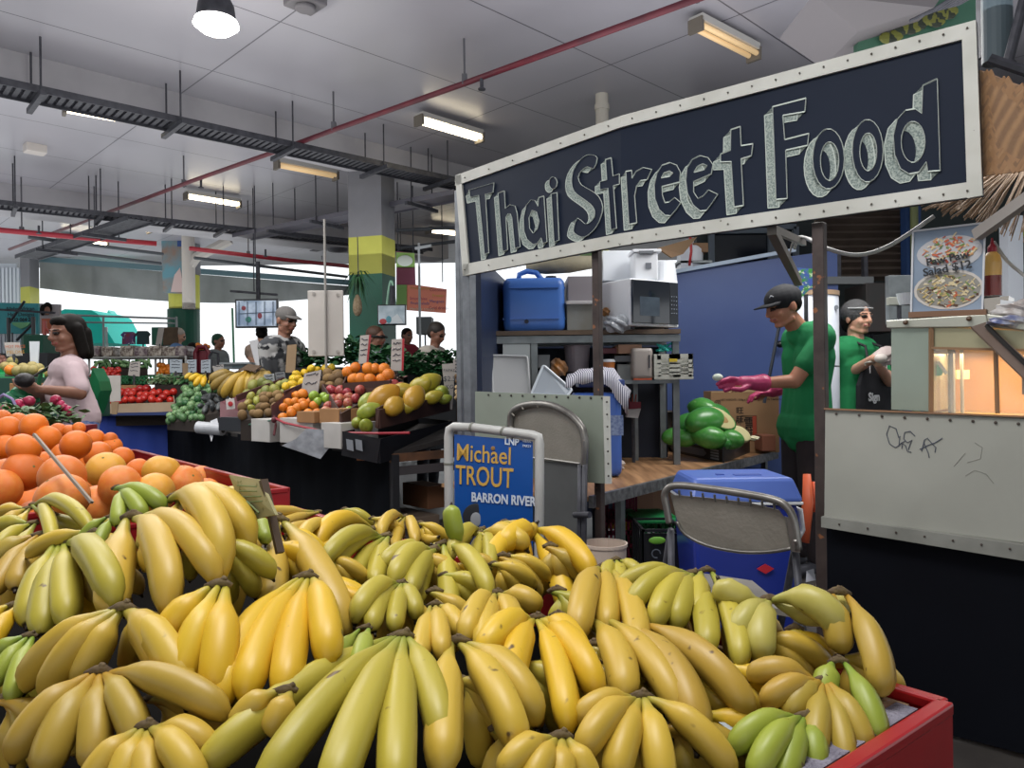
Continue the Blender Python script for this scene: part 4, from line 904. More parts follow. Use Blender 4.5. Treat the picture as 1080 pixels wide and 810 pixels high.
# microwave
mw = thing('microwave', 'white microwave oven with a dark glass door on the top shelf', 'microwave', W(675, 350, SD))
fa, fb = W(665, 349, SD - .1), W(716, 352, SD + .12); fa.z = zt + .045; ztp = W(665, 293, SD - .1).z; dv = fb - fa; dv.z = 0; wv = dv.length; dv.normalize(); bk = V((-dv.y, dv.x, 0))
if bk.y < 0: bk = -bk
bl = W(636, 349, SD + .18); 
ax = (dv, bk, V((0, 0, 1)))
cc = fa + dv * wv / 2 + bk * .19; m = MB(); m.box((cc.x, cc.y, (fa.z + ztp) / 2), (wv, .38, ztp - fa.z), ax); m.build('case', m_wt, mw, bevel=.008)
def mq(u0, v0, u1, v1, off, th=.006):
    P = [fa + dv * (wv * u) + V((0, 0, (ztp - fa.z) * v)) - bk * off for u, v in ((u0, v0), (u1, v0), (u1, v1), (u0, v1))]; m = MB(); m.prism(P, -bk * th); return m
dr_ = mq(.02, .06, .78, .97, .001, .014).build('door', mat('mw_glass', s2l('10161f'), .08, spec=.8), mw, bevel=.003)
mq(.16, .22, .56, .62, .015, .001).build('window_mesh', mat('mw_win', s2l('27323f'), .2, c2=s2l('3d4a55'), ns=12), dr_)
mq(.8, .06, .97, .97, .001, .008).build('control_panel', mat('mw_panel', s2l('171c24'), .25), mw)
dots(mw, 'button', [fa + dv * (wv * (.83 + j * .05)) + V((0, 0, (ztp - fa.z) * (.3 + i * .09))) - bk * .011 for i in range(5) for j in range(3)], .0035, flat('9aa4b0'), 6)
for dx in (.06, wv - .06):
    m = MB(); p = fa + dv * dx + bk * .05; m.cyl((p.x, p.y, zt + .028), (p.x, p.y, zt + .05), .015); m.build('foot', m_dk, mw)
zw = ztp
# white tubs on the microwave
cbox('foam_box', 'big white foam box standing behind the microwave top', 'box', (636, 264, 668, 296), SD + .25, flat('e6ecf2', .6), .3)
t = thing('lidded_tub', 'white upright tub with a grey handle and small label on the microwave', 'tub', V((W(683, 1, SD).x, SD + .1, zw)))
a, b = W(669, 295, SD + .02), W(694, 266, SD + .02); m = MB(); m.bbox((a.x, SD + .02, zw + .001), (b.x, SD + .2, b.z)); m.build('body', m_wt, t, bevel=.01)
m = MB(); m.bbox((a.x - .01, SD + .01, b.z), (b.x + .02, SD + .21, b.z + .02)); m.build('lid', m_wt, t, bevel=.004)
m = MB(); m.bbox((a.x + .03, SD + .0, b.z - .01), (b.x - .03, SD + .015, b.z + .008)); m.build('handle', flat('6a6e74'), t)
m = MB(); m.bbox((W(678, 1, SD).x, SD + .012, W(1, 291, SD).z), (W(684, 1, SD).x, SD + .018, W(1, 285, SD).z)); m.build('label_sticker', flat('6b6f78'), t)
m = MB(); a = W(702, 297, SD + .3); m.lathe((a.x, SD + .32, zw + .001), [(0, 0), (.085, 0), (.065, .16), (0, .16)], n=20); tag(m.build('bucket', m_wt, smooth=False), 'white upturned bucket on the right of the microwave', 'bucket')
# top of blue wall: containers & red strap
m = MB(); a = W(732, 283, 6.3); m.lathe((a.x, 6.42, a.z), [(0, 0), (.1, 0), (.105, .17), (.08, .2), (0, .22)], n=20); tag(m.build('plastic_tub', m_wt, smooth=True), 'round white tub on a ledge above the blue wall', 'tub')
m = MB(); a = W(718, 283, 6.3); m.prism([a, a + V((.1, 0, 0)), a + V((.1, 0, .22)), a + V((.05, 0, .24)), a + V((0, 0, .16))], (0, .15, 0)); tag(m.build('plastic_bag', flat('c9cfd8', .3)), 'pale plastic bag beside the round tub above the blue wall', 'bag')
m = MB(); m.tube([W(728, 250, 6.2), W(729, 265, 6.2), W(727, 280, 6.2)], .022, n=8, ry=.5); tag(m.build('strap', flat('b02a2f', .4), smooth=True), 'red strap hanging above the blue wall', 'strap')
cbox('cardboard_box', 'small open cardboard box above the blue wall', 'box', (731, 256, 747, 266), 6.35, flat('8b6d52', .8), .15)
m = MB(); m.bbox((W(712, 1, 6.3).x, 6.3, W(1, 286, 6.3).z), (W(748, 1, 6.3).x, 6.62, W(1, 283.5, 6.3).z)); tag(m.build('ledge', m_steel), 'narrow steel ledge carrying the tub above the blue wall', 'shelf')
m = MB(); m.poly([W(693, 262, 5.6), W(735, 250, 5.9), W(720, 268, 5.8), W(708, 272, 5.6)]); tag(m.build('cardboard_flap', flat('8c7257', .8), solid=.01), 'brown cardboard flap poking out below the sign', 'cardboard')
# bag on shelf
def blob(name, label, cat, c, rad, mt, n=1.0, amp=.18, seg=18, rings=12, grp=None):
    ph = [R.random() * 6 for _ in range(6)]
    def fn(p):
        k = 1 + amp * (math.sin(p[0] * 4 + ph[0]) * math.sin(p[1] * 5 + ph[1]) + .6 * math.sin(p[2] * 7 + ph[2] + p[0] * 6)); return [q * k for q in p]
    m = MB(); m.ell(c, rad, None, seg, rings, fn=fn); return tag(m.build(name, mt, smooth=False), label, cat, grp)
m_bag = mat('clear_bag', s2l('a9aeb4'), .25, c2=s2l('7d8186'), ns=14, amt=.3)
blob('plastic_bag', 'crumpled clear plastic bag in front of the microwave', 'bag', W(651, 342, SD - .05), (.08, .07, .055), m_bag)
blob('paper_bag', 'brown paper bag end above the crumpled plastic bag', 'bag', W(640, 329, SD + .1), (.03, .05, .03), flat('a87a4c'))
# middle shelf contents
def tub(px, d, label, mt, ratio=.85, name='tub', cat='tub', rim=True):
    x0, y0, x1, y1 = px; c = W((x0 + x1) / 2, y1, d); r = (x1 - x0) / 2 * d / FPX; h = (y1 - y0) * d / FPX
    t = thing(name, label, cat, (c.x, d + r, c.z)); m = MB(); m.lathe((c.x, d + r, c.z), [(0, 0), (r * ratio, 0), (r, h), (r * .96, h), (r * ratio * .95, .01), (0, .01)], n=24); m.build('body', mt, t, smooth=False)
    if rim: m = MB(); m.lathe((c.x, d + r, c.z + h), [(r * .98, -.012), (r * 1.05, -.01), (r * 1.05, .003), (r * .98, .003)], n=24); m.build('rim', mt, t)
    return t
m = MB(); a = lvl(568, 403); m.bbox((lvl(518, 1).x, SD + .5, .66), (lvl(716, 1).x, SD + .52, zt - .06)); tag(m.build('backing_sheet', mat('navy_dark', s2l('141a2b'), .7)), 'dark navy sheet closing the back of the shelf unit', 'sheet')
tub((596, 364, 624, 392), SD + .15, 'pinkish grey tub in the shadow of the middle shelf', flat('8f858d', .4))
blob('food_bag', 'orange and brown snack bag leaning on the middle shelf', 'bag', W(589, 388, SD + .05), (.05, .04, .06), mat('snack', s2l('b8772f'), .4, c2=s2l('6e645c'), ns=16))
cbox('storage_box', 'small open grey box left on the middle shelf', 'box', (567, 374, 580, 388), SD + .08, flat('7d8084', .5), .2)
cbox('cardboard_box', 'flat cardboard box with an orange stripe on the middle shelf', 'box', (652, 363, 677, 373), SD + .05, flat('b08a72', .7), .3)
cbox('cardboard_box', 'dark pink flat packet behind the flat cardboard box', 'box', (636, 367, 662, 373), SD + .12, flat('7a4a52', .7), .2)
cup = thing('coffee_cup', 'orange-brown takeaway coffee cup with a white lid on the middle shelf', 'cup', W(643, 402, SD))
c = W(643, 403, SD); m = MB(); m.lathe((c.x, SD + .05, zm), [(0, 0), (.033, 0), (.042, .115), (0, .115)], n=20); m.build('cup_body', flat('b56c33', .5), cup, smooth=False)
m = MB(); m.lathe((c.x, SD + .05, zm + .115), [(0, .02), (.036, .018), (.045, .006), (.045, 0), (0, 0)], n=20); m.build('lid', m_wt, cup)
cbox('storage_box', 'grey plastic tub behind the coffee cup', 'box', (651, 384, 668, 402.5), SD + .06, flat('8a8e8c', .5), .25)
cbox('storage_box', 'dark tray resting on the grey tub behind the coffee cup', 'tray', (648, 375, 668, 382), SD + .04, flat('4b4e52', .5), .25)
t = thing('toaster', 'pale toaster with an orange base on the middle shelf', 'toaster', W(680, 402, SD))
a, b = W(667, 400, SD - .02), W(689, 367, SD - .02); m = MB(); rbox(m, (a.x, SD - .02, a.z), (b.x, SD + .25, b.z), .025); m.build('body', mat('beige_enam', s2l('9b938d'), .35), t, smooth=True)
m = MB(); m.bbox((a.x + .01, SD - .018, zm), (b.x - .01, SD + .2, a.z + .004)); m.build('base', flat('c0532a'), t)
m = MB(); m.bbox((b.x - .03, SD - .026, a.z + .07), (b.x - .022, SD - .018, a.z + .15)); m.build('slot', m_dk, t)
bk_ = thing('storage_basket', 'cream slotted plastic basket at the right end of the middle shelf', 'basket', W(710, 402, SD))
a, b = W(689, 402, SD - .02), W(731, 373, SD - .02)
m = MB(); X0, X1, Z0, Z1 = a.x, b.x, zm, b.z; Y0, Y1 = SD - .02, SD + .25
for (p, q) in (((X0, Y0, Z0), (X1, Y0 + .006, Z0 + .03)), ((X0, Y0, Z1 - .03), (X1, Y0 + .006, Z1)), ((X0, Y0, Z0), (X0 + .05, Y0 + .006, Z1)), ((X1 - .03, Y0, Z0), (X1, Y0 + .006, Z1)), ((X0 + .1, Y0, Z0), (X0 + .17, Y0 + .006, Z1)), ((X0, Y1, Z0), (X1, Y1 + .006, Z1)), ((X0, Y0, Z0), (X0 + .006, Y1, Z1)), ((X1 - .006, Y0, Z0), (X1, Y1, Z1)), ((X0, Y0, Z0), (X1, Y1, Z0 + .006))): m.bbox(p, q)
for i in range(4): m.bbox((X0, Y0, Z0 + .04 + i * .028), (X1, Y0 + .006, Z0 + .048 + i * .028))
m.bbox((X0, Y0 + .03, Z0), (X1, Y0 + .034, Z1 - .01))
m.build('body', mat('cream_plastic', s2l('b9bab0'), .4), bk_)
m = MB(); m.bbox((X0 + .1, Y0 - .004, Z0 + .11), (X0 + .15, Y0 - .001, Z0 + .13)); m.build('label_sticker', flat('c9b030'), bk_)
m = MB()
for i in range(7): a0 = R.uniform(0, 6); c = W(702, 370, SD + .05); m.tube([c + V((R.uniform(-.06, .04), 0, 0)), c + V((R.uniform(-.05, .05), R.uniform(-.03, .03), R.uniform(.01, .05))), c + V((R.uniform(-.05, .08), R.uniform(-.03, .03), 0))], .008, n=6)
tag(m.build('rag', flat('2fb5a8', .5)), 'bright teal rag bunched on the cream basket', 'rag')
# trays leaning at left
def lean(px4, d, label, mt, name='tray', th=.012, cat='tray', rim=None):
    t = thing(name, label, cat, W(*px4[3], d)); P = [W(x, y, d + (.06 if i < 2 else 0)) for i, (x, y) in enumerate(px4)]; m = MB(); c = sum(P, V()) / 4
    Q = []
    for i in range(4):   # rounded corners
        a, b, e = P[i - 1], P[i], P[(i + 1) % 4]
        for f in (0, .5, 1): Q.append(b.lerp(a, .12 * (1 - f)).lerp(b.lerp(e, .12 * f), .5) if f != .5 else b.lerp(a, .035).lerp(b.lerp(e, .035), .5))
    m.prism(Q, (0, th, 0)); m.build('sheet', mt, t)
    m = MB(); m.tube([q + V((0, -.004, 0)) for q in Q] + [Q[0] + V((0, -.004, 0))], .008, n=6); m.build('rim', rim or mt, t); return t
lean([(518, 375), (556, 376), (559, 416), (520, 415)], SD - .15, 'grey rounded plastic tray standing upright left of the clear lid', flat('8c8f92', .35), rim=flat('b3b6b8', .35))
lean([(573, 385), (603, 411), (598, 418), (560, 416)], SD - .2, 'clear plastic lid tilted sideways above the grey-green panel', mat('lid_clear', s2l('9ba3ac'), .25), name='box_lid', cat='lid', rim=flat('c7d0d8', .3))
# blue water container & towel
BD = 4.15
bc = thing('water_container', 'blue plastic water container with a label, beside the rusty post', 'container', W(640, 496, BD))
a, b = W(606, 497, BD), W(656, 414, BD); a.z = .69; m = MB(); rbox(m, (a.x, BD, a.z), (b.x, BD + .26, b.z), .04); m.build('body', mat('cont_blue', s2l('3c5fae'), .4, c2=s2l('4568b6'), ns=3), bc, smooth=True)
m = MB(); p = W(643, 438, BD); m.bbox((p.x, BD - .003, W(1, 467, BD).z), (W(652, 1, BD).x, BD, p.z)); m.build('label_sticker', mat('lbl', s2l('8fa0c0'), .5, c2=s2l('4a5c8c'), ns=60), bc)
m = MB(); m.bbox((W(606, 1, BD).x, BD + .02, W(1, 414, BD).z - .01), (W(655, 1, BD).x, BD + .24, W(1, 408, BD).z)); m.build('lid', mat('cont_dk', s2l('2b3f78'), .4), bc, bevel=.01)
m = MB(); rows = []
for i in range(12):
    f = i / 11; x = 597 + 66 * f; y = 399 - 8 * math.sin(f * PI * .9) + (f > .7) * (f - .7) * 70
    rows.append([W(x, y + 1 + 1.2 * math.sin(i * 1.7), BD - .03 + .02 * math.cos(i)), W(x + 2, y - 4 + 1.5 * math.sin(i * 2.1), BD + .12), W(x + 1, y + 2, BD + .26)])
    rows[-1].insert(0, W(x - 1, y + 10 + 2 * math.sin(i * 2.3) + 12 * f * f, BD - .035))
for i in range(11):
    for j in range(3): m.poly([rows[i][j], rows[i + 1][j], rows[i + 1][j + 1], rows[i][j + 1]])
mt_ = mat('striped_towel', s2l('c9c8d2'), .9); nt = mt_.node_tree; wv_ = nt.nodes.new('ShaderNodeTexWave'); wv_.inputs['Scale'].default_value = 28; tcn = nt.nodes.new('ShaderNodeTexCoord'); rr_ = nt.nodes.new('ShaderNodeValToRGB')
rr_.color_ramp.elements[0].color = (*s2l('3f4460'), 1); rr_.color_ramp.elements[1].color = (*s2l('d4d3dc'), 1); rr_.color_ramp.elements[0].position = .3; rr_.color_ramp.elements[1].position = .42
nt.links.new(tcn.outputs['Object'], wv_.inputs['Vector']); nt.links.new(wv_.outputs['Fac'], rr_.inputs['Fac']); nt.links.new(rr_.outputs['Color'], nt.nodes['Principled BSDF'].inputs['Base Color'])
tag(m.build('striped_towel', mt_, smooth=True, solid=.008), 'blue and white striped towel draped over the blue water container', 'towel')
# worktable
TZ = .68
wt = thing('work_table', 'long wooden-topped worktable with a steel edge inside the stall', 'table', ZL(700, 500, TZ))
t0, t1 = ZL(638, 520, TZ), ZL(812, 477.5, TZ); td = (t1 - t0).normalized(); tn = V((-td.y, td.x, 0))
if tn.x > 0: tn = -tn
t0 = t0 - td * .15; t1 = t1 + td * .12
m = MB(); m.prism([t0, t1, t1 + tn * .9, t0 + tn * .9], (0, 0, -.02))
mw_ = mat('table_wood', s2l('9a7350'), .5); nt = mw_.node_tree; n = nt.nodes.new('ShaderNodeTexNoise'); mp = nt.nodes.new('ShaderNodeMapping'); tcn = nt.nodes.new('ShaderNodeTexCoord'); mp.inputs['Scale'].default_value = (14, 1.2, 1); mp.inputs['Rotation'].default_value = (0, 0, .7); n.inputs['Scale'].default_value = 1.6; n.inputs['Detail'].default_value = 5
r_ = nt.nodes.new('ShaderNodeValToRGB'); r_.color_ramp.elements[0].color = (*s2l('7d5a3c'), 1); r_.color_ramp.elements[1].color = (*s2l('b48a62'), 1); r_.color_ramp.elements[0].position = .35; r_.color_ramp.elements[1].position = .65
nt.links.new(tcn.outputs['Object'], mp.inputs['Vector']); nt.links.new(mp.outputs['Vector'], n.inputs['Vector']); nt.links.new(n.outputs['Fac'], r_.inputs['Fac']); nt.links.new(r_.outputs['Color'], nt.nodes['Principled BSDF'].inputs['Base Color'])
m.build('tabletop', mw_, wt)
m = MB(); m.beam(t0 + V((0, 0, -.022)) - tn * .012, t1 + V((0, 0, -.022)) - tn * .012, .025, .055); m.build('steel_edge', mat('edge_steel', s2l('8d8e90'), .4, .5, c2=s2l('4d4e52'), ns=30), wt)
for s_ in (.35, 1.5, 2.5):
    for q in (.03, .85):
        p = t0 + td * s_ + tn * q; m = MB(); m.box((p.x, p.y, .38), (.035, .035, .56), yaw(.8)); m.build('leg', m_steel, wt)
# papaya tray
PD = 5.0
m_bt = mat('black_tray', s2l('16171b'), .4)
pt = thing('papaya_tray', 'black plastic tray full of green papayas on the worktable', 'tray', ZL(755, 487, TZ))
A, B, C = ZL(697, 474, TZ), ZL(763, 488, TZ), ZL(806, 471, TZ); 
Dd = A + (C - B); m = MB(); h = .085
m.prism([A, B, C, Dd], (0, 0, .01))
for p, q, hh in ((A, B, h), (B, C, h * 1.15), (C, Dd, h), (Dd, A, h)): m.beam(p + V((0, 0, hh / 2)), q + V((0, 0, hh / 2)), .012, hh)
m.build('shell', m_bt, pt)
e = (B - A).normalized(); nn_ = V((e.y, -e.x, 0)); 
if nn_.y > 0: nn_ = -nn_
m = MB(); LL = (B - A).length; m.prism([A + e * (LL * u) + V((0, 0, v)) + nn_ * .007 for u, v in ((.22, .018), (.74, .018), (.78, .04), (.74, .066), (.22, .066), (.18, .04))], nn_ * .002); m.build('grey_label', flat('77777c'), pt)
m = MB()
for i in range(4): m.prism([A + e * (LL * u) + V((0, 0, v)) + nn_ * .007 for u, v in ((.84, .012 + i * .018), (.95, .012 + i * .018), (.95, .022 + i * .018), (.84, .022 + i * .018))], nn_ * .002); m.prism([A + e * (LL * u) + V((0, 0, v)) + nn_ * .007 for u, v in ((.03, .02 + i * .016), (.12, .02 + i * .016), (.12, .026 + i * .016), (.03, .026 + i * .016))], nn_ * .002)
m.build('pale_marks', flat('8d8f94'), pt)
m_pap = mat('papaya_green', s2l('3f8a3a'), .28, c2=s2l('5ba047'), ns=5, spec=.6, rnd=s2l('347a35'))
def fpap(p): k = 1 - .28 * max(0, p[2]) ** 1.3; return [p[0] * k, p[1] * k, p[2] * 1.55]
me_pap = ballmesh(m_pap, 24, 16, fpap); m = MB(); m.cyl((0, 0, 1.5), (0, 0, 1.66), .09, .07, n=8); me_stem = mkmesh(m, flat('5c6a38'))
for (x, y, w, a, dd) in [(745,445,36,.3,0),(728,447,26,-.4,.15),(711,460,20,-.5,.05),(724,462,21,.4,0),(747,461,27,.9,-.08),(740,431,26,1.2,.18),(768,463,24,1.3,-.02),(759,467,18,1.1,-.05),(735,457,22,.2,.1),(751,437,26,1.1,.22),(772,458,18,.4,.2)]:
    d = PD + dd; r = w * d / FPX / 2 * .92; o = fruit('papaya', me_pap, W(x, y, d), r, 'glossy green papaya heaped in the black tray', 'papaya', 'green papayas on the worktable', rot=(R.uniform(-.2, .2), 1.45, R.uniform(-.6, .6) + (a > .8) * 2.6))
    c = bpy.data.objects.new('stem', me_stem); COL.objects.link(c); c.parent = o
m_pfl = mat('papaya_flesh', s2l('b9b277'), .5, c2=s2l('c8bf8c'), ns=6)
t = thing('papaya_half', 'cut papaya half with its pale hollow face showing, on the heap', 'papaya', W(757, 443, PD - .05))
c = W(759, 441, PD - .02); fx = (V((.8, -.25, -.5)).normalized(), V((.35, -.75, .65)).normalized()); f2 = fx[0].cross(fx[1]).normalized(); fy = f2.cross(fx[0]).normalized()
ff = V((.2, -.85, .45)).normalized(); l_ = V((.78, 0, -.5)); l_ = (l_ - ff * l_.dot(ff)).normalized(); k_ = l_.cross(ff)
m = MB(); m.ell(c, (.12, .07, .07), (l_, k_, ff), 24, 16, fn=lambda p: [p[0], p[1], min(p[2], .05)]); m.build('rind', m_pap, t, smooth=True)
m = MB(); m.ell(c + ff * .006, (.108, .062, .004), (l_, k_, ff), 24, 8); m.build('flesh', m_pfl, t); m = MB(); m.ell(c + ff * .009, (.06, .028, .004), (l_, k_, ff), 20, 8); m.build('hollow', flat('a5804a'), t)
m = MB(); c = W(780, 458, PD - .02); m.ell(c, (.075, .05, .06), (l_, k_, ff), 20, 12, fn=lambda p: [p[0], p[1], min(p[2], .3)]); tag(m.build('papaya_half', mat('papaya_peeled', s2l('c9c08c'), .5), smooth=True), 'peeled pale papaya half at the right of the black tray', 'papaya')
blob('papaya_piece', 'white papaya shavings at the right corner of the black tray', 'papaya', W(793, 462, PD + .1), (.05, .05, .015), flat('d5cfae'))
# cardboard box with lettering
CD = 5.55
m_cb = mat('cardboard', s2l('a07c58'), .8, c2=s2l('92704f'), ns=4)
cb = thing('cardboard_box', 'open cardboard carton with black and red lettering behind the papayas', 'box', W(785, 478, CD))
A, B = W(750, 413, CD), W(821, 416, CD - .05); zb0 = TZ + .002; Wd = (B - A); Wd.z = 0; wl = Wd.length; Wd.normalize(); Nn = V((-Wd.y, Wd.x, 0)); ZT = A.z
def CB(u, v, o=0): q = A + Wd * (wl * u) - Nn * o; return V((q.x, q.y, zb0 + (ZT - zb0) * v))
m = MB()
for (p, q) in ((CB(0, 0), CB(1, 0)), (CB(0, 0, -.36), CB(1, 0, -.36)), (CB(0, 0), CB(0, 0, -.36)), (CB(1, 0), CB(1, 0, -.36))): m.beam(p + V((0, 0, (ZT - zb0) / 2)), q + V((0, 0, (ZT - zb0) / 2)), .006, ZT - zb0)
m.prism([CB(0, 0), CB(1, 0), CB(1, 0, -.36), CB(0, 0, -.36)], (0, 0, .006)); m.build('carton', m_cb, cb)
m = MB(); m.prism([CB(.3, 1, -.02), CB(.68, 1, -.02), CB(.68, 1.1, -.03), CB(.3, 1.1, -.03)], Nn * .004); m.prism([CB(0, .985, .004), CB(1, .985, .004), CB(1, 1, .004), CB(0, 1, .004)], Nn * .003); m.build('flap', flat('b59870', .8), cb)
m_ink = flat('2b211c', .8)
H_ = ZT - zb0
def tx(s_, u, v, sz, mt=m_ink, **k): return text(s_, CB(u, v, .005), Wd, (0, 0, 1), sz, mt, cb, name='box_lettering', **k)
tx('WANT WANT', .02, .48, .032, bold=.0006); tx('SHELLY SENBEI', .0, .38, .028, bold=.0006); tx('RICE CRACKERS', .02, .29, .028, bold=.0006)
tx('旺', .365, .64, .055, bold=.001); tx('旺', .365, .50, .055, bold=.001); tx('雪', .475, .42, .085, bold=.001); tx('餅', .475, .25, .085, bold=.001)
tx('NET WEIGHT:  520g x 20 BAGS    MADE IN TAIWAN', .13, .85, .019); tx('Hot-Kid', .03, .69, .022); tx('@', .04, .78, .05)
m = MB(); m.prism([CB(.61, .2, .005), CB(.67, .2, .005), CB(.67, .6, .005), CB(.61, .6, .005)], -Nn * .001); m.build('red_stripe', flat('a8452f', .8), cb)
m = MB()
for p, q in (((.43, .2), (.43, .6)), ((.43, .6), (.67, .6)), ((.43, .2), (.67, .2)), ((.67, .2), (.67, .6))): m.beam(CB(*p, .006), CB(*q, .006), .002, .004, up=Nn)
m.build('printed_frame', m_ink, cb)
cbox('cardboard_box', 'small red-brown carton tucked behind the papaya tray corner', 'box', (804, 459, 818, 476), 5.35, flat('8a5640', .8), .2)
for i, (x, y) in enumerate(((800, 413), (806, 412), (812, 413), (796, 412), (817, 411))):
    blob('meat_packet', 'small dark red packet sticking out of the open carton', 'packet', W(x, y, 5.6), (.03, .03, .02), flat('8d2440' if i % 2 else '5c1a22', .4), grp='packets in the open carton')
# mixing bowls
m_st = mat('bowl_steel', s2l('9d958c'), .22, .9)
def bowl(px, py, w, d, h, label):
    c = ZL(px, py, TZ); r = w * c.y / FPX / 2; m = MB(); m.lathe((c.x, c.y, TZ), [(0, 0), (r * .6, 0), (r * .9, h * .5), (r, h), (r * 1.06, h + .004), (r * 1.06, h), (r * .97, h - .004), (r * .86, h * .5), (r * .57, .008), (0, .008)], n=32); return tag(m.build('mixing_bowl', m_st, smooth=True), label, 'bowl')
bowl(691, 476, 50, 5.4, .3, 'deep stainless mixing bowl on the worktable left of the papayas')
m = MB(); c = ZL(664, 477, TZ); m.cyl((c.x, c.y, TZ), (c.x, c.y, TZ + .32), .07, n=24); tag(m.build('steel_canister', m_st, smooth=False), 'tall dim steel canister at the back of the worktable', 'canister')
m = MB(); m.prism([W(662, 432, 4.9), W(676, 431, 4.9), W(673, 441, 4.85), W(661, 440, 4.85)], (0, .05, 0)); m.prism([W(664, 424, 4.95), W(676, 424, 4.95), W(676, 432, 4.95), W(664, 432, 4.95)], (0, .03, 0), 1); tag(m.build('paper_packet', [flat('b9b3b0'), flat('7d2030')]), 'small red and white packet above the steel bowl', 'packet')
m = MB()
for i in range(3): m.cyl(W(664 + i * 3, 424, 4.97), W(663 + i * 4, 416, 5.0), .004, n=6)
tag(m.build('skewers', flat('a04a3a')), 'few red-tipped sticks in the red and white packet', 'sticks')
blob('rag', 'crumpled white rag at the foot of the blue water container', 'rag', ZL(648, 496, TZ) + V((0, 0, .03)), (.06, .05, .035), flat('b5a9a0', .9))
# crates and cardboard under the table
def crate(name, label, px, d, mt, depth=.35, rows=3, cols=7, grp=None, ang=0, top=False, cat='crate'):
    x0, y0, x1, y1 = px; a, b = W(x0, y1, d), W(x1, y0, d); t = thing(name, label, cat, (a.x, d, a.z), grp); Wd_, Hh = b.x - a.x, b.z - a.z; ax = yaw(ang); o = V((a.x, d, a.z))
    P = lambda u, v, w: o + ax[0] * u + ax[1] * v + V((0, 0, w))
    def slab(u0, v0, w0, u1, v1, w1): c = P((u0 + u1) / 2, (v0 + v1) / 2, (w0 + w1) / 2); m.box(c, (abs(u1 - u0), abs(v1 - v0), abs(w1 - w0)), ax)
    m = MB(); tk = .012
    for v in (0, depth):
        for r_ in range(rows + 1): w = Hh * r_ / rows; slab(0, v, max(0, w - .012), Wd_, v + tk, min(Hh, w + .012))
        for c_ in range(cols + 1): u = Wd_ * c_ / cols; slab(max(0, u - .006), v, 0, min(Wd_, u + .006), v + tk * .8, Hh)
    for u in (0, Wd_ - tk):
        for r_ in range(rows + 1): w = Hh * r_ / rows; slab(u, 0, max(0, w - .012), u + tk, depth, min(Hh, w + .012))
        for c_ in range(5): v = depth * c_ / 4; slab(u, max(0, v - .006), 0, u + tk * .8, min(depth, v + .006), Hh)
    m.build('lattice', mt, t); m = MB(); slab(0, 0, 0, Wd_, depth, .01); m.build('bottom', mt, t); return t
m_mag = mat('magenta_crate', s2l('8c1f45'), .4); m_gcr = mat('green_crate', s2l('1d6b3c'), .4); m_bkc = mat('black_crate', s2l('14161a'), .45)
crate('fruit_crate', 'solid maroon crate stacked uppermost under the worktable', (640, 520, 672, 553), 4.2, mat('maroon', s2l('6d1a33'), .5), rows=1, cols=2)
crate('fruit_crate', 'magenta lattice crate under the worktable beside the rusty post', (640, 548, 672, 590), 4.1, m_mag)
blob('vegetable', 'yellow vegetables showing inside the magenta crate', 'vegetable', W(652, 553, 4.25), (.1, .08, .025), flat('c9a62a'))
cbox('cardboard_box', 'tall pinkish cardboard carton under the worktable', 'box', (671, 512, 689, 552), 4.6, flat('a98570', .8), .3)
cbox('cardboard_box', 'wider pale cardboard carton under the worktable', 'box', (688, 507, 716, 552), 4.75, flat('b08f78', .8), .3)
gc = crate('fruit_crate', 'green plastic crate behind the black crate under the worktable', (672, 550, 712, 612), 3.95, m_gcr, depth=.4, rows=3, cols=4)
m = MB(); a = W(672, 550, 3.9); m.bbox((a.x, 3.9, a.z - .01), (W(712, 1, 3.9).x, 4.25, a.z)); tag(m.build('green_sheet', mat('green_lid', s2l('25804a'), .4)), 'green lid lying on the green plastic crate', 'lid')
bk2 = crate('fruit_crate', 'black plastic crate with an oval handle hole near the metal chair', (678, 558, 722, 606), 3.55, m_bkc, depth=.3, rows=1, cols=1)
m = MB(); a, b = W(679, 605, 3.56), W(721, 563, 3.56); m.bbox((a.x, 3.57, a.z), (b.x, 3.58, b.z)); m.build('panel', m_bkc, bk2)
m = MB(); c = W(693, 570, 3.54); m.ell(c, (.04, .008, .018), seg=14, rings=8); m.build('handle_hole', mat('lime', s2l('6fae3a'), .5), bk2)
m = MB(); c = W(692, 584, 3.54); m.tube([c + V((.02 * math.cos(a / 8 * 5), 0, .02 * math.sin(a / 8 * 5))) for a in range(9)], .003, n=5); m.build('moulded_mark', flat('5d6570'), bk2)
crate('fruit_crate', 'bright green lattice crate right of the black crate', (716, 555, 740, 606), 3.7, mat('lime_green', s2l('2f9a4c'), .4), depth=.3, rows=6, cols=4)
tub((618, 578, 665, 640), 3.2, 'white round bucket standing behind the bananas', mat('bucket_white', s2l('c9b8aa'), .45), .92, 'bucket', 'bucket')
# ---------- metal folding chairs ----------
m_chr = mat('chair_steel', s2l('8f8b82'), .45, .2, c2=s2l('7d7970'), ns=6, bump=.15, bs=90); m_chd = mat('chair_rim', s2l('8a8884'), .35, .6, c2=s2l('65625e'), ns=10)
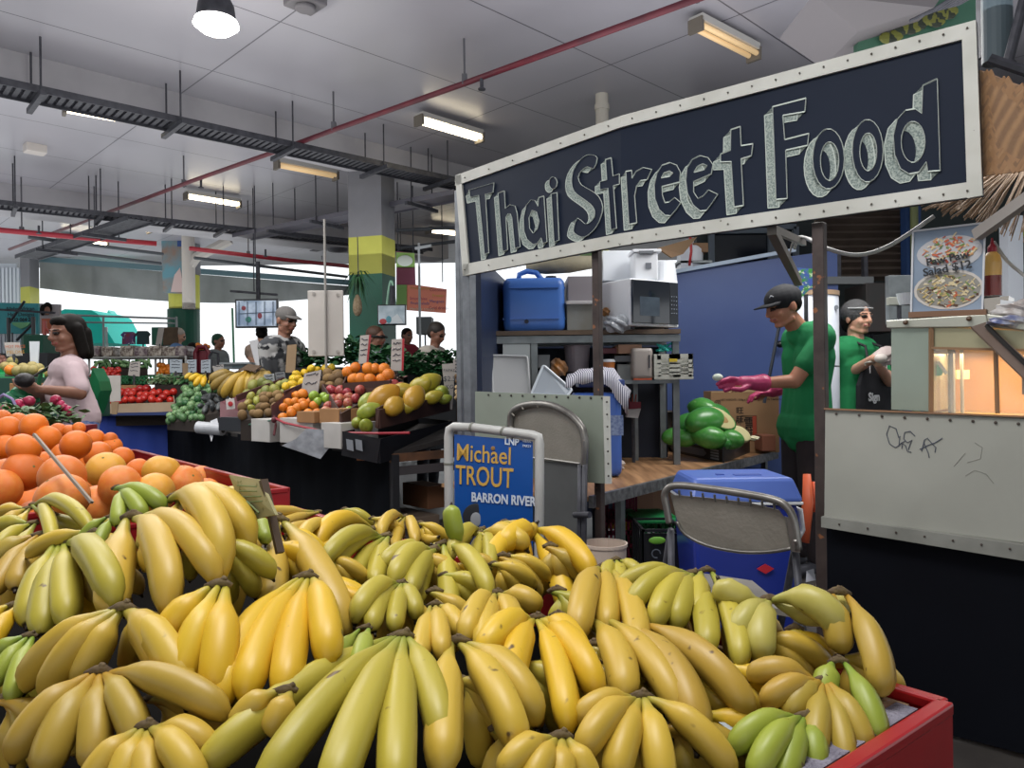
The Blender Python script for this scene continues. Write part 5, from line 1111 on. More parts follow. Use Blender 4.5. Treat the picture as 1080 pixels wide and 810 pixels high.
# folded one against the panel
FC = lambda x, y, o=0: SP(x, y, .1 + o)
fc = thing('folding_chair', 'grey steel folding chair leaning folded against the grey-green panel', 'chair', FC(577, 585))
def arcpts(pts, k=6):
    o = []; n = len(pts)
    for i in range(n - 1):
        a, b, c, d = pts[max(i - 1, 0)], pts[i], pts[i + 1], pts[min(i + 2, n - 1)]
        for t in [j / k for j in range(k)]: o.append(tuple(.5 * ((2 * b[q]) + (-a[q] + c[q]) * t + (2 * a[q] - 5 * b[q] + 4 * c[q] - d[q]) * t * t + (-a[q] + 3 * b[q] - 3 * c[q] + d[q]) * t ** 3) for q in (0, 1)))
    return o + [pts[-1]]
out = arcpts([(538, 470), (538, 450), (541, 434), (556, 427), (578, 427), (598, 435), (613, 450), (617, 468), (616, 492)])
m = MB(); m.tube([FC(x, y, .02) for x, y in out], .017, n=8); m.build('back_frame', m_chd, fc, smooth=True)
m = MB(); ins = [(x + (577 - x) * .07, y + (462 - y) * .09) for x, y in out]; m.prism([FC(x, y, .005) for x, y in ins + [(610, 487), (578, 484), (545, 478)]], (0, .008, 0)); m.build('backrest', m_chr, fc)
m = MB(); m.tube([FC(x, y, .01) for x, y in ((541, 481), (575, 484), (612, 489))], .006, n=6); m.build('backrest_lip', m_chd, fc)
for i in range(8): x, y = out[6 + i * 5]; x2, y2 = x + (577 - x) * .08, y + (462 - y) * .1; m = MB(); m.cyl(FC(x, y, .032), FC(x2, y2, .03), .004, n=6); m.build('rib', m_chr, fc)
m = MB(); m.prism([FC(x, y, -.0) for x, y in ((572, 486), (611, 490), (607, 590), (571, 600))], (0, .015, 0)); m.build('seat', mat('seat_steel', s2l('595c5c'), .45, .4, c2=s2l('6d7070'), ns=3), fc)
for x in (612, 617):
    m = MB(); m.cyl(FC(x, 490, .03), FC(x - 2, 640, .03), .012, n=10); m.build('leg', m_dk, fc, smooth=True)
m = MB(); m.cyl(FC(541, 470, .02), FC(543, 640, .02), .012, n=10); m.build('leg', m_chd, fc, smooth=True)
m = MB(); m.cyl(FC(606, 543, .05), FC(622, 543, .05), .014, n=10); m.build('hinge', m_dk, fc)
# open one in front of the cooler
HD = 2.45
hc = thing('folding_chair', 'grey steel folding chair seen from behind, in front of the blue cooler', 'chair', V((W(775, 1, HD).x, HD + .2, 0)))
HX = lambda x, y, o=0: W(x, y, 2.62 - (x - 700) / 150 * .28 - o)
out = arcpts([(706, 552), (703, 535), (701, 522), (706, 514), (718, 512), (745, 515), (780, 520), (812, 526), (828, 533), (837, 548), (842, 580)])
m = MB(); m.tube([HX(x, y, .02) for x, y in out], .0125, n=8); m.build('back_frame', m_chd, hc, smooth=True)
m = MB(); pl = [(708, 522), (745, 525), (790, 530), (822, 538), (832, 552), (834, 577), (812, 582), (780, 582), (745, 575), (722, 563), (714, 548)]; m.prism([HX(x, y) for x, y in pl], (0, .01, 0)); m.build('backrest', m_chr, hc)
m = MB(); m.tube([HX(x, y, .008) for x, y in arcpts([(714, 550), (722, 563), (745, 575), (780, 582), (812, 582), (836, 578)], 3)], .006, n=6); m.build('backrest_lip', m_chd, hc, smooth=True)
for i in range(9): x = 716 + i * 12.5; y = 517 + i * 1.6; m = MB(); m.cyl(HX(x, y, .03), HX(x + 1, y + 7, .02), .004, n=6); m.build('rib', m_chd, hc)
m = MB(); m.prism([HX(x, y, .03) for x, y in ((829, 545), (838, 548), (844, 583), (836, 582))], (0, .015, 0)); m.ell(HX(839, 571, .04), .007, seg=8, rings=5); m.build('side_plate', m_chd, hc)
p0, p1 = HX(709, 560), HX(841, 580)
for p, dx in ((p0, -.02), (p1, .03)):
    for dy in (.0, .42):
        q = V((p.x + dx, p.y + dy - .05 * (dy == 0), .0)); m = MB(); m.cyl(p + V((0, .02, 0)), q, .012, n=10); m.build('leg', m_dk, hc, smooth=True)
m = MB(); m.prism([V((p0.x + .01, p0.y + .05, .45)), V((p1.x - .01, p1.y + .05, .45)), V((p1.x - .01, p1.y + .42, .45)), V((p0.x + .01, p0.y + .42, .45))], (0, 0, .02)); m.build('seat', m_chr, hc)
# ---------- cooler ----------
KD = 3.05
ck = thing('cooler', 'large blue cooler box with a white handle behind the folding chair', 'cooler', W(785, 625, KD))
m_cbl = mat('cooler_blue', s2l('24389a'), .35, c2=s2l('1f2f88'), ns=3, coat=.2); m_cl = mat('cooler_lid', s2l('5a76c4'), .35, c2=s2l('4f69b8'), ns=3)
a, b = W(731, 632, KD), W(843, 532, KD); m = MB(); m.add([(a.x + .03, KD + .02, .1), (b.x - .02, KD + .02, .1), (b.x - .02, KD + .33, .1), (a.x + .03, KD + .33, .1), (a.x, KD, b.z), (b.x, KD, b.z), (b.x, KD + .36, b.z), (a.x, KD + .36, b.z)], [(0, 1, 2, 3), (4, 5, 6, 7), (0, 1, 5, 4), (1, 2, 6, 5), (2, 3, 7, 6), (3, 0, 4, 7)]); m.build('body', m_cbl, ck, bevel=.02)
zl = b.z; m = MB(); m.bbox((a.x - .01, KD - .015, zl), (b.x + .012, KD + .375, zl + .012)); m.build('white_rim', m_wt, ck, bevel=.003)
za = W(1, 505, KD + .3).z; m = MB(); X0, X1 = a.x - .015, b.x + .015; m.add([(X0, KD - .02, zl + .012), (X1, KD - .02, zl + .012), (X1, KD + .38, zl + .012), (X0, KD + .38, zl + .012), (X0 + .03, KD + .02, za), (X1 - .03, KD + .02, za), (X1 - .03, KD + .34, za), (X0 + .03, KD + .34, za)], [(0, 1, 2, 3), (4, 5, 6, 7), (0, 1, 5, 4), (1, 2, 6, 5), (2, 3, 7, 6), (3, 0, 4, 7)]); m.build('lid', m_cl, ck, bevel=.015)
m = MB(); m.bbox((X0 + .15, KD + .12, za), (X0 + .18, KD + .15, za + .004)); m.bbox((X0 + .22, KD + .1, za), (X0 + .33, KD + .14, za + .003)); m.build('lid_mark', flat('3c55a0'), ck)
m = MB(); m.tube([(b.x + .01, KD + .1, zl - .03), (b.x + .04, KD + .1, zl - .04), (b.x + .045, KD + .09, zl - .12), (b.x + .02, KD + .08, zl - .16), (b.x - .005, KD + .08, zl - .14)], .013, n=8); m.build('handle', m_wt, ck, smooth=True)
m = MB(); c = W(806, 599, KD + .012); m.prism([c + V((-.035, -.012, 0)), c + V((0, -.012, -.02)), c + V((.035, -.012, 0)), c + V((0, -.012, .02))], (0, -.004, 0)); m.build('red_diamond', flat('c32233', .4), ck)
m = MB(); m.tube([W(851, 500, 3.5), W(852, 530, 3.48), W(848, 572, 3.46)], [.03, .045, .04], n=10, ry=.5); m.tube([W(857, 508, 3.5), W(859, 540, 3.48)], [.02, .03], n=10, ry=.5); tag(m.build('orange_sleeve', flat('d9653d', .5), smooth=True), 'orange plastic sleeve hanging right of the blue cooler', 'sleeve')
m = MB(); c = ZL(856, 616, .1); m.poly([W(851, 602, 3.75), W(858, 600, 3.7), W(860, 612, 3.7), W(850, 614, 3.72)]); tag(m.build('paper', flat('b9bcc4'), solid=.004), 'scrap of white paper at the foot of the right rusty post', 'paper')
# ---------- election sign ----------
TR = 2.75; dT = 2.62
fr_ = thing('election_sign', 'blue election poster in a white plastic pipe frame behind the bananas', 'sign', W(520, 560, dT + .1))
EP = lambda x, y, o=0: W(x, y, dT + .18 - (x - 470) / 103 * .2 - o)
m_pvc = mat('pvc', s2l('b9bab8'), .35, c2=s2l('a3a4a2'), ns=6)
m = MB(); m.tube([EP(475, 640), EP(474, 600), EP(473.5, 540), EP(473, 460), EP(474, 453), EP(479, 450), EP(500, 451), EP(540, 456), EP(562, 459), EP(568, 461), EP(569, 468), EP(569, 520), EP(568, 620), EP(567, 640)], .0165, n=12); m.build('pipe_frame', m_pvc, fr_, smooth=True)
for x, y, x2, y2 in ((497, 450.5, 499, 451), (530, 454, 532, 455), (473.2, 488, 473.2, 490)): m = MB(); m.cyl(EP(x, y), EP(x2, y2), .0185, n=12); m.build('coupling', flat('76776f'), fr_)
m_eb = mat('poster_blue', s2l('1453a3'), .35, c2=s2l('0f488f'), ns=3, spec=.5)
P = [EP(479, 458), EP(562, 465.5), EP(562, 625), EP(480, 620)]; m = MB(); m.prism(P, (0, .004, 0)); m.build('poster_sheet', m_eb, fr_)
er = (EP(562, 465.5) - EP(479, 458)); ern = er.normalized(); 
def etx(s_, x, y, px, mt, x2=None, bold=.0, nm='lettering'):
    p = EP(x, y, .004); o = text(s_, p, EP(x + 60, y + 60 * .09, .004) - p, (0, 0, 1), px * dT / FPX, mt, fr_, name=nm, bold=bold)
    if x2:  # fit the measured width
        w = max(v.co.dot(ern) for v in o.data.vertices) - min(v.co.dot(ern) for v in o.data.vertices); tw = (EP(x2, y) - EP(x, y)).length; lo = min(v.co.dot(ern) for v in o.data.vertices)
        for v in o.data.vertices: v.co += ern * ((v.co.dot(ern) - lo) * (tw / w - 1))
    return o
m_gold = flat('c9a24f', .5); m_wl = flat('c9d4e2', .5)
etx('Michael', 480.5, 485, 27, m_gold, 537, .0006); etx('TROUT', 480.5, 510, 30, m_gold, 541, .001); etx('BARRON RIVER', 497, 528.5, 14, m_wl, 565, .0014); etx('LNP', 532, 468.5, 10, m_wl, 547, .001); etx('LIBERAL', 551, 466, 4, m_wl, 560); etx('PARTY', 551, 471.5, 4, m_wl, 560)
m = MB(); c = EP(502, 545, .006); m.ell(c, (.048, .003, .048), seg=24, rings=12); m.build('portrait_disc', flat('1c2027'), fr_)
m = MB(); c = EP(502, 548, .01); m.ell(c, (.02, .003, .026), seg=16, rings=10); m.build('portrait_hair', flat('8f9398'), fr_)
m = MB(); c = EP(520, 473, .006); m.ell(c, (.008, .002, .008), seg=12, rings=6); m.build('emblem', flat('8d6b3a'), fr_)
# ---------- food warmer on the right counter ----------
m_inox = mat('inox', s2l('97a398'), .35, .5, c2=s2l('8a958a'), ns=3); m_inl = mat('inox_light', s2l('b5b6ab'), .35, .4, c2=s2l('a3a498'), ns=4)
fw = thing('food_warmer', 'stainless food warmer cabinet with a glowing glass front on the counter', 'food warmer', SP(1010, 430, -.15))
OF = -.12
def q4(pts, off, th=.008):
    P = [SP(x, y, off) for x, y in pts]; n = (P[1] - P[0]).cross(V((0, 0, 1))).normalized()
    if n.y < 0: n = -n
    m = MB(); m.prism(P, n * th); return m
q4([(940, 345), (981, 345), (981, 434), (940, 432)], OF, .45).build('side_panel', m_inox, fw)
q4([(934, 338), (1040, 331), (1043, 345), (935, 346)], OF + .02, .5).build('top_cap', m_inl, fw, bevel=.004)
q4([(1040, 331), (1110, 340), (1110, 351), (1043, 345)], OF + .03, .5).build('top_cap', m_inl, fw, bevel=.004)
m_cop = flat('8a6a4c', .4)
m = MB(); m.beam(SP(982, 344, OF + .01), SP(982, 436, OF + .01), .01, .012, up=(1, 0, 0)); m.beam(SP(982, 367, OF + .01), SP(1110, 370, OF + .01), .01, .008); m.beam(SP(1050, 368, OF + .01), SP(1052, 436, OF + .01), .01, .01, up=(1, 0, 0)); m.build('copper_frame', m_cop, fw)
q4([(983, 345), (1110, 350), (1110, 370), (983, 367)], OF, .01).build('upper_panel', mat('brassy', s2l('a9a384'), .3, .5, c2=s2l('8f8a70'), ns=3), fw)
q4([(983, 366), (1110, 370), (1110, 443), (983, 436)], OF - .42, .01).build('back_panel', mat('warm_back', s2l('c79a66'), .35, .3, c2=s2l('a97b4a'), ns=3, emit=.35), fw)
q4([(983, 436), (1110, 442), (1110, 446), (983, 440)], OF - .05, .4).build('base_tray', mat('brassy', s2l('a9a384'), .3), fw)
m_gl = mat('clear_glass', (1, 1, 1), .02, alpha=.12, spec=.6)
q4([(984, 368), (1049, 369), (1051, 436), (984, 435)], OF + .005, .003).build('glass_pane', m_gl, fw); q4([(1053, 370), (1110, 372), (1110, 440), (1053, 437)], OF + .005, .003).build('glass_pane', m_gl, fw)
m = MB(); m.beam(SP(1032, 343, OF + .03), SP(1094, 402, OF + .16), .05, .008, up=(0, 1, .2)); m.build('sloping_guard', flat('6e5f56', .4), fw)
m = MB(); m.beam(SP(1040, 343, OF + .05), SP(1096, 398, OF + .17), .006, .012); m.build('black_seal', flat('141210'), fw)
dots(fw, 'bolt', [SP(955, 340, OF + .035), SP(1022, 336, OF + .035)], .009, flat('5a4636', .3), 10, 6)
m = MB(); m.cyl(SP(1003, 368, OF - .15), SP(1004, 437, OF - .15), .012, n=8); m.cyl(SP(1014, 368, OF - .2), SP(1015, 437, OF - .2), .006, n=8); m.build('inner_rod', flat('8c8f88', .3), fw)
m = MB(); m.bbox(SP(1073, 393, OF + .02) + V((-.0, -.02, -.07)), SP(1090, 393, OF + .02) + V((.0, .0, 0))); m.build('latch', flat('a39a8e'), fw)
wl = bpy.data.lights.new('warmer_lamp', 'AREA'); wl.shape = 'RECTANGLE'; wl.size = .5; wl.size_y = .1; wl.energy = 5; wl.color = (1, .62, .3); wo = bpy.data.objects.new('warmer_lamp', wl); wo.location = SP(1050, 372, OF - .2); wo.rotation_euler = (0, 0, -.72); COL.objects.link(wo)
m = MB(); m.prism([SP(x, y, OF - .1) for x, y in ((983, 385), (991, 384), (995, 392), (993, 396), (985, 397), (983, 391))], (0, .01, 0)); tag(m.build('tong_grip', flat('59b98c')), 'green rubber grip seen inside the food warmer', 'tongs')
m = MB(); m.prism([SP(x, y, OF - .09) for x, y in ((989, 382), (991, 381), (1000, 393), (998, 395))], (0, .01, 0)); tag(m.build('spatula', flat('d8e3dc')), 'white spatula leaning beside the green grip in the food warmer', 'spatula')
m = MB(); m.bbox(SP(1006, 400, OF - .25), SP(1026, 390, OF - .25) + V((0, .02, 0))); tag(m.build('price_card', flat('a8b488')), 'pale green card standing inside the food warmer', 'card')
# menu stand
ms = thing('menu_stand', 'clear stand with a picture menu reading Paw Paw Salad $12', 'menu', SP(1000, 333, OF - .02))
MO = OF - .0
mp_ = [(963, 244), (1039, 235), (1036, 327), (961, 330)]
q4(mp_, MO, .004).build('card', mat('menu_card', s2l('77899f'), .3, c2=s2l('8e9db0'), ns=5), ms)
def mqp(u, v, o=0):
    x = (963 + (1039 - 963) * u) * (1 - v) + (961 + (1036 - 961) * u) * v; y = (244 + (235 - 244) * u) * (1 - v) + (330 + (327 - 330) * u) * v; return SP(x, y, MO + .001 + o)
m = MB()
for i in range(4): a, b = ((0, 0), (1, 0), (1, 1), (0, 1), (0, 0))[i:i + 2]; m.beam(mqp(*a, .003), mqp(*b, .003), .006, .006)
m.build('acrylic_edge', flat('c9ccd2', .2), ms)
def plate(u0, v0, ru, rv, mt, nm, o=.001):
    m = MB(); m.prism([mqp(u0 + ru * math.cos(a / 24 * 2 * PI), v0 + rv * math.sin(a / 24 * 2 * PI), o) for a in range(24)], (0, .001, 0)); m.build(nm, mt, ms)
plate(.52, .3, .46, .2, flat('b7b8bd'), 'pictured_plate'); plate(.52, .74, .49, .235, flat('c9c3bd'), 'pictured_plate'); plate(.52, .74, .45, .205, flat('8f8d86'), 'pictured_bowl', .002)
m = MB(); cols = ['b9a36a', 'c0603f', 'd3c39a', '6f8a45', 'a84a3c', 'cfa070', 'e0d6c0', '5d3f2a']
for k in range(260):
    top = k < 110; a = R.uniform(0, 6.3); rr = math.sqrt(R.random()); u = .52 + (.40 if top else .41) * rr * math.cos(a); v = (.28 if top else .75) + (.165 if top else .185) * rr * math.sin(a)
    a = R.uniform(-.8, .8) + (PI if R.random() < .5 else 0); l = R.uniform(.03, .08); u2, v2 = u + l * math.cos(a), v + l * math.sin(a)
    if not (.04 < u2 < .97 and .04 < v2 < .96): continue
    m.beam(mqp(u, v, .003 + .0004 * (k % 5)), mqp(u2, v2, .003), .0012, R.choice((.003, .004, .007)), mi=R.choice((1, 4, 2, 5, 6, 3) if top else (0, 1, 2, 3, 0, 6, 7, 2)))
m.build('pictured_salad', [flat(c) for c in cols], ms)
def mtx(s_, u, v, sz): p = mqp(u, v, .012); return text(s_, p, mqp(u + .5, v - .05, .012) - p, (0, 0, 1), sz, flat('1c2026'), ms, bold=.0009)
mtx('Paw Paw', .2, .44, .036); mtx('Salad $12', .16, .565, .038)
q4([(958, 329), (1040, 326), (1040, 332), (958, 335)], MO + .02, .06).build('foot', flat('7a5a44'), ms)
# sauce bottle
sb = thing('sauce_bottle', 'squeeze bottle half full of dark red sauce with a red cap', 'bottle', SP(1046, 312, OF - .08))
c = SP(1047, 315, OF - .1); r = .028; z0 = c.z - .0; K = c.y / FPX
prof = [(0, 0), (r, 0), (r, 50 * K * .5)]; zc = lambda y: W(1047, y, c.y).z
m = MB(); m.lathe((c.x, c.y, 0), [(0, zc(312)), (r, zc(312)), (r, zc(291))], n=24); m.build('sauce', mat('sauce', s2l('6a1a10'), .25, c2=s2l('7d2415'), ns=6), sb, smooth=False)
m = MB(); m.lathe((c.x, c.y, 0), [(r, zc(291)), (r, zc(277)), (r * .85, zc(270)), (r * .5, zc(266))], n=24); m.build('body', mat('bottle_amber', s2l('d9a44c'), .3, c2=s2l('e3b464'), ns=5), sb, smooth=False)
m = MB(); m.lathe((c.x, c.y, 0), [(r * .5, zc(267)), (r * .52, zc(261)), (r * .2, zc(257)), (r * .1, zc(251)), (0, zc(251))], n=20); m.build('cap', flat('9c1428', .35), sb, smooth=False)
# steel inserts & foil
m = MB(); a, b = SP(1038, 330, OF - .02), SP(1064, 313, OF - .02); q4([(1037, 315), (1064, 312), (1062, 330), (1039, 331)], OF - .0, .12).build('x', m_st)
bpy.data.objects['x'].name = 'steel_pan'; tag(bpy.data.objects['steel_pan'], 'small square steel pan under the sauce bottle', 'pan')
q4([(1055, 316), (1068, 318), (1068, 322), (1055, 321)], OF + .005, .002).build('price_card', flat('cfd2d6')); tag([o for o in bpy.data.objects if o.name.startswith('price_card')][-1], 'small white card on the square steel pan', 'card')
blob('cling_film', 'crumpled cling film over food at the right end of the warmer top', 'wrap', SP(1080, 328, OF - .05), (.09, .06, .035), mat('film', s2l('9a8f8a'), .2, c2=s2l('c9c6c4'), ns=22, amt=.3))
blob('foil_packet', 'blue and silver foil packet on the warmer top edge', 'packet', SP(1066, 339, OF + .03), (.07, .03, .018), mat('foil', s2l('7d86b0'), .25, .4, c2=s2l('d5d6dc'), ns=20, amt=.3))
# boiler behind the post
bo = thing('water_boiler', 'tall white cylinder boiler with a brown rim behind the right rusty post', 'boiler', (W(868, 1, 4.9).x, 5.0, .1))
c = W(866, 318, 4.9); r = 27 * 4.9 / FPX; zt_ = W(1, 319, 4.8).z
m = MB(); m.cyl((c.x, 5.05, .1), (c.x, 5.05, zt_), r, n=40); o = m.build('drum', mat('boiler_white', s2l('c9ced8'), .25, c2=s2l('bcc2cc'), ns=2), bo)
for p in o.data.polygons: p.use_smooth = abs(p.normal.z) < .5
m = MB(); m.cyl((c.x, 5.05, zt_), (c.x, 5.05, zt_ + .03), r * 1.03, n=40); m.build('rim', flat('a88d72', .5), bo)
m = MB(); m.lathe((c.x, 5.05, W(1, 397, 4.8).z), [(r * 1.005, 0), (r * 1.005, .008)], n=40); m.build('band', m_dk, bo)
m = MB(); m.cyl((c.x + r * .62, 5.05 - r * .85, W(1, 333, 4.8).z), (c.x + r * .62, 5.05 - r * .7, W(1, 333, 4.8).z), .015, n=12); m.build('knob', flat('7d828a', .3), bo)
# mop handle, patterned paper, dark clutter behind woman
m = MB(); m.cyl(W(826, 322, 5.3), W(806, 425, 5.3), .012, n=8); tag(m.build('mop_handle', flat('2c3440', .4)), 'thin dark handle leaning on the blue wall behind the man', 'handle')
m = MB(); c = W(823, 363, 6.1); m.ell(c, (.035, .03, .03)); tag(m.build('wall_hook', flat('14161a', .3), smooth=True), 'round black knob on the blue wall', 'knob')
m = MB(); m.prism([W(838, 282, 4.5), W(862, 284, 4.5), W(860, 300, 4.5), W(845, 314, 4.5)], (0, .01, 0)); tag(m.build('wrapping_paper', mat('pattern', s2l('3f8a3c'), .5, c2=s2l('3f55a5'), ns=26, amt=.15, spots=(s2l('c9d8b0'), 40, .58))), 'green and blue patterned paper hanging behind the cap', 'paper')
cbox('fridge', 'dark fridge with red goods dimly visible behind the woman', 'fridge', (914, 298, 950, 350), 6.1, mat('dark_fridge', s2l('232726'), .4, c2=s2l('3a2622'), ns=4), .4)
cbox('shelf_rack', 'grey steel rack behind the picture menu', 'rack', (938, 290, 964, 342), 4.6, m_steel, .05)
cbox('serving_hatch', 'grey metal ledge between the woman and the warmer', 'ledge', (938, 313, 962, 322), 4.3, m_inl, .04)
m = MB(); c = W(955, 322, 4.0); m.lathe((c.x, 4.0, W(1, 333, 4.0).z), [(0, 0), (.03, 0), (.045, .06), (0, .06)], n=16); tag(m.build('cup', m_wt), 'white paper cup left of the picture menu', 'cup')
a_ = W(641, 640, 3.2); m = MB(); m.bbox((a_.x - .1, 3.2, 0), (a_.x + .1, 3.42, a_.z)); tag(m.build('upturned_crate', m_bkc), 'black upturned crate under the white bucket', 'crate')
# ---------- people ----------
def capsule(m, a, b, r0, r1, n=14):
    a, b = V(a), V(b); d = b - a; L = d.length
    if L < 1e-6: m.ell(a, max(r0, r1), None, n, 10); return
    d.normalize(); u, v = orth(d); prof = []
    for i in range(5): t = PI / 2 * (1 - i / 4); prof.append((-math.sin(t) * r0, math.cos(t) * r0))
    for i in range(5): t = PI / 2 * i / 4; prof.append((L + math.sin(t) * r1, math.cos(t) * r1))
    m.lathe(a, [(max(r, 1e-4), z) for z, r in prof], n, 0, (u, v, d))
class Fig:
    "a figure as a set of rounded volumes that become one continuous skin"
    def __init__(s): s.m = MB(); s.p = []
    def cap(s, a, b, r0, r1=None, tg=0): r1 = r0 if r1 is None else r1; capsule(s.m, a, b, r0, r1); s.p.append((V(a), V(b), r0, r1, tg, None)); return s
    def ell(s, c, rad, ax=None, tg=0): ax = ax or yaw(0); s.m.ell(c, rad, ax, 18, 12); s.p.append((V(c), V(c), rad, rad, tg, ax)); return s
    def build(s, name, mats, parent, vox=.007, smooth_it=1):
        org = wpos(parent); me = bpy.data.meshes.new('t'); me.from_pydata([tuple(p - org) for p in s.m.v], [], s.m.f)
        bm = bmesh.new(); bm.from_mesh(me); bmesh.ops.remove_doubles(bm, verts=bm.verts, dist=2e-4); bmesh.ops.recalc_face_normals(bm, faces=bm.faces); bm.to_mesh(me); bm.free()
        o = bpy.data.objects.new(name, me); COL.objects.link(o)
        md = o.modifiers.new('r', 'REMESH'); md.mode = 'VOXEL'; md.voxel_size = vox; md.use_smooth_shade = True
        if smooth_it: sm = o.modifiers.new('s', 'SMOOTH'); sm.iterations = smooth_it; sm.factor = .5
        dg = bpy.context.evaluated_depsgraph_get(); me2 = bpy.data.meshes.new_from_object(o.evaluated_get(dg)); o.modifiers.clear(); o.data = me2
        me2.materials.clear()
        for q in mats: me2.materials.append(q)
        n = len(me2.polygons)
        if len(mats) > 1 and n:
            C = np.empty(n * 3); me2.polygons.foreach_get('center', C); C = C.reshape(-1, 3) + np.array(org); best = np.full(n, 1e9); idx = np.zeros(n, int)
            for a, b, r0, r1, tg, ax in s.p:
                a_ = np.array(a); 
                if ax is not None:
                    q = C - a_; rad = r0 if isinstance(r0, (tuple, list)) else (r0,) * 3
                    e = np.stack([q @ np.array(ax[i]) / rad[i] for i in range(3)], 1); nn = np.linalg.norm(e, axis=1); D = (nn - 1) * min(rad)
                else:
                    d_ = np.array(b) - a_; L2 = max(d_ @ d_, 1e-9); t = np.clip(((C - a_) @ d_) / L2, 0, 1); D = np.linalg.norm(C - a_ - t[:, None] * d_, axis=1) - (r0 + (r1 - r0) * t)
                k = D < best; best[k] = D[k]; idx[k] = tg
            me2.polygons.foreach_set('material_index', idx.tolist())
        me2.polygons.foreach_set('use_smooth', [True] * n)
        o.parent = parent; return o
m_skin = mat('skin', s2l('b98468'), .5, c2=s2l('a87258'), ns=7, sss=.12); m_skin2 = mat('skin_light', s2l('c99c84'), .5, c2=s2l('b98a72'), ns=7, sss=.12); m_skin3 = mat('skin_tan', s2l('8f6450'), .5, c2=s2l('7d5544'), ns=7, sss=.1)
m_lip = flat('8d4a42', .45); m_eye = flat('1c1411', .3); m_brow = flat('2b1c15', .8); m_ew = flat('cfc4bc', .3); m_hair = mat('hair_black', s2l('0d0b09'), .65, c2=s2l('171310'), ns=40, spec=.15); 
def ortho3(f, up=(0, 0, 1)):
    f = V(f).normalized(); s = f.cross(V(up)).normalized(); u = s.cross(f).normalized(); return s, f, u    # side(right), forward, up
def head(F, c, f, k=1.0, up=(0, 0, 1), fine=True, ears=True):
    "adds a head about centre c looking along f"
    s, f, u = ortho3(f, up); c = V(c); P = lambda x, y, z: c + s * (x * k) + f * (y * k) + u * (z * k)
    F.ell(P(0, -.012, .028), (.074 * k, .092 * k, .088 * k), (s, f, u)); F.ell(P(0, .018, -.03), (.062 * k, .072 * k, .078 * k), (s, f, u)); F.ell(P(0, .05, -.088), (.03 * k, .026 * k, .022 * k), (s, f, u))
    for q in (-1, 1):
        F.ell(P(q * .036, .06, -.03), (.024 * k, .022 * k, .022 * k), (s, f, u))
        F.cap(P(q * .05, .0, -.075), P(q * .018, .055, -.095), .018 * k, .016 * k)
        F.cap(P(q * .015, .083, .024), P(q * .048, .072, .022), .009 * k, .008 * k)
        if ears: F.ell(P(q * .077, -.012, -.01), (.01 * k, .02 * k, .032 * k), (s, f, u))
        if fine:
            F.cap(P(q * .02, .089, .004), P(q * .04, .081, .002), .0065 * k, .006 * k, 2); F.cap(P(q * .016, .094, .026), P(q * .048, .079, .027), .0045 * k, .004 * k, 3)
    F.cap(P(0, .088, .02), P(0, .108, -.025), .009 * k, .013 * k); F.ell(P(-.011, .098, -.029), .009 * k); F.ell(P(.011, .098, -.029), .009 * k); F.cap(P(0, .062, .045), P(0, .075, .015), .022 * k, .016 * k)
    F.ell(P(0, .078, -.058), (.026 * k, .018 * k, .016 * k), (s, f, u))
    if fine: F.cap(P(-.02, .086, -.057), P(.02, .086, -.057), .0075 * k, .0075 * k, 1); F.cap(P(0, .092, -.056), P(0, .092, -.056), .009 * k, .009 * k, 1)
    return P
def hand_fig(F, w, dv, palm_n, k=1.0, tg=0, curl=.5):
    "palm and five curled fingers from wrist w along dv; palm_n is the palm's facing"
    dv = V(dv).normalized(); pn = V(palm_n); pn = (pn - dv * pn.dot(dv)).normalized(); sd = dv.cross(pn).normalized(); w = V(w)
    F.cap(w, w + dv * .03 * k, .022 * k, .026 * k, tg)
    for i in (-1.5, -.5, .5, 1.5):
        kn = w + dv * (.085 - abs(i) * .004) * k + sd * i * .019 * k; F.cap(w + dv * .02 * k + sd * i * .012 * k, kn, .014 * k, .0115 * k, tg)
        L = (.036, .042, .044, .038)[int(i + 1.5)] * k; d1 = (dv + pn * curl * .8).normalized(); j = kn + d1 * L; d2 = (dv * (1 - curl) + pn * (curl * 1.6)).normalized(); F.cap(kn, j, .0105 * k, .009 * k, tg); F.cap(j, j + d2 * L * .75, .009 * k, .0075 * k, tg)
    tb = w + dv * .03 * k + sd * -.026 * k; tj = tb + (dv * .7 - sd * .7 + pn * .5).normalized() * .04 * k; F.cap(w + dv * .012 * k, tb, .017 * k, .015 * k, tg); F.cap(tb, tj, .014 * k, .011 * k, tg); F.cap(tj, tj + (dv * .9 + pn * .5).normalized() * .03 * k, .011 * k, .009 * k, tg)
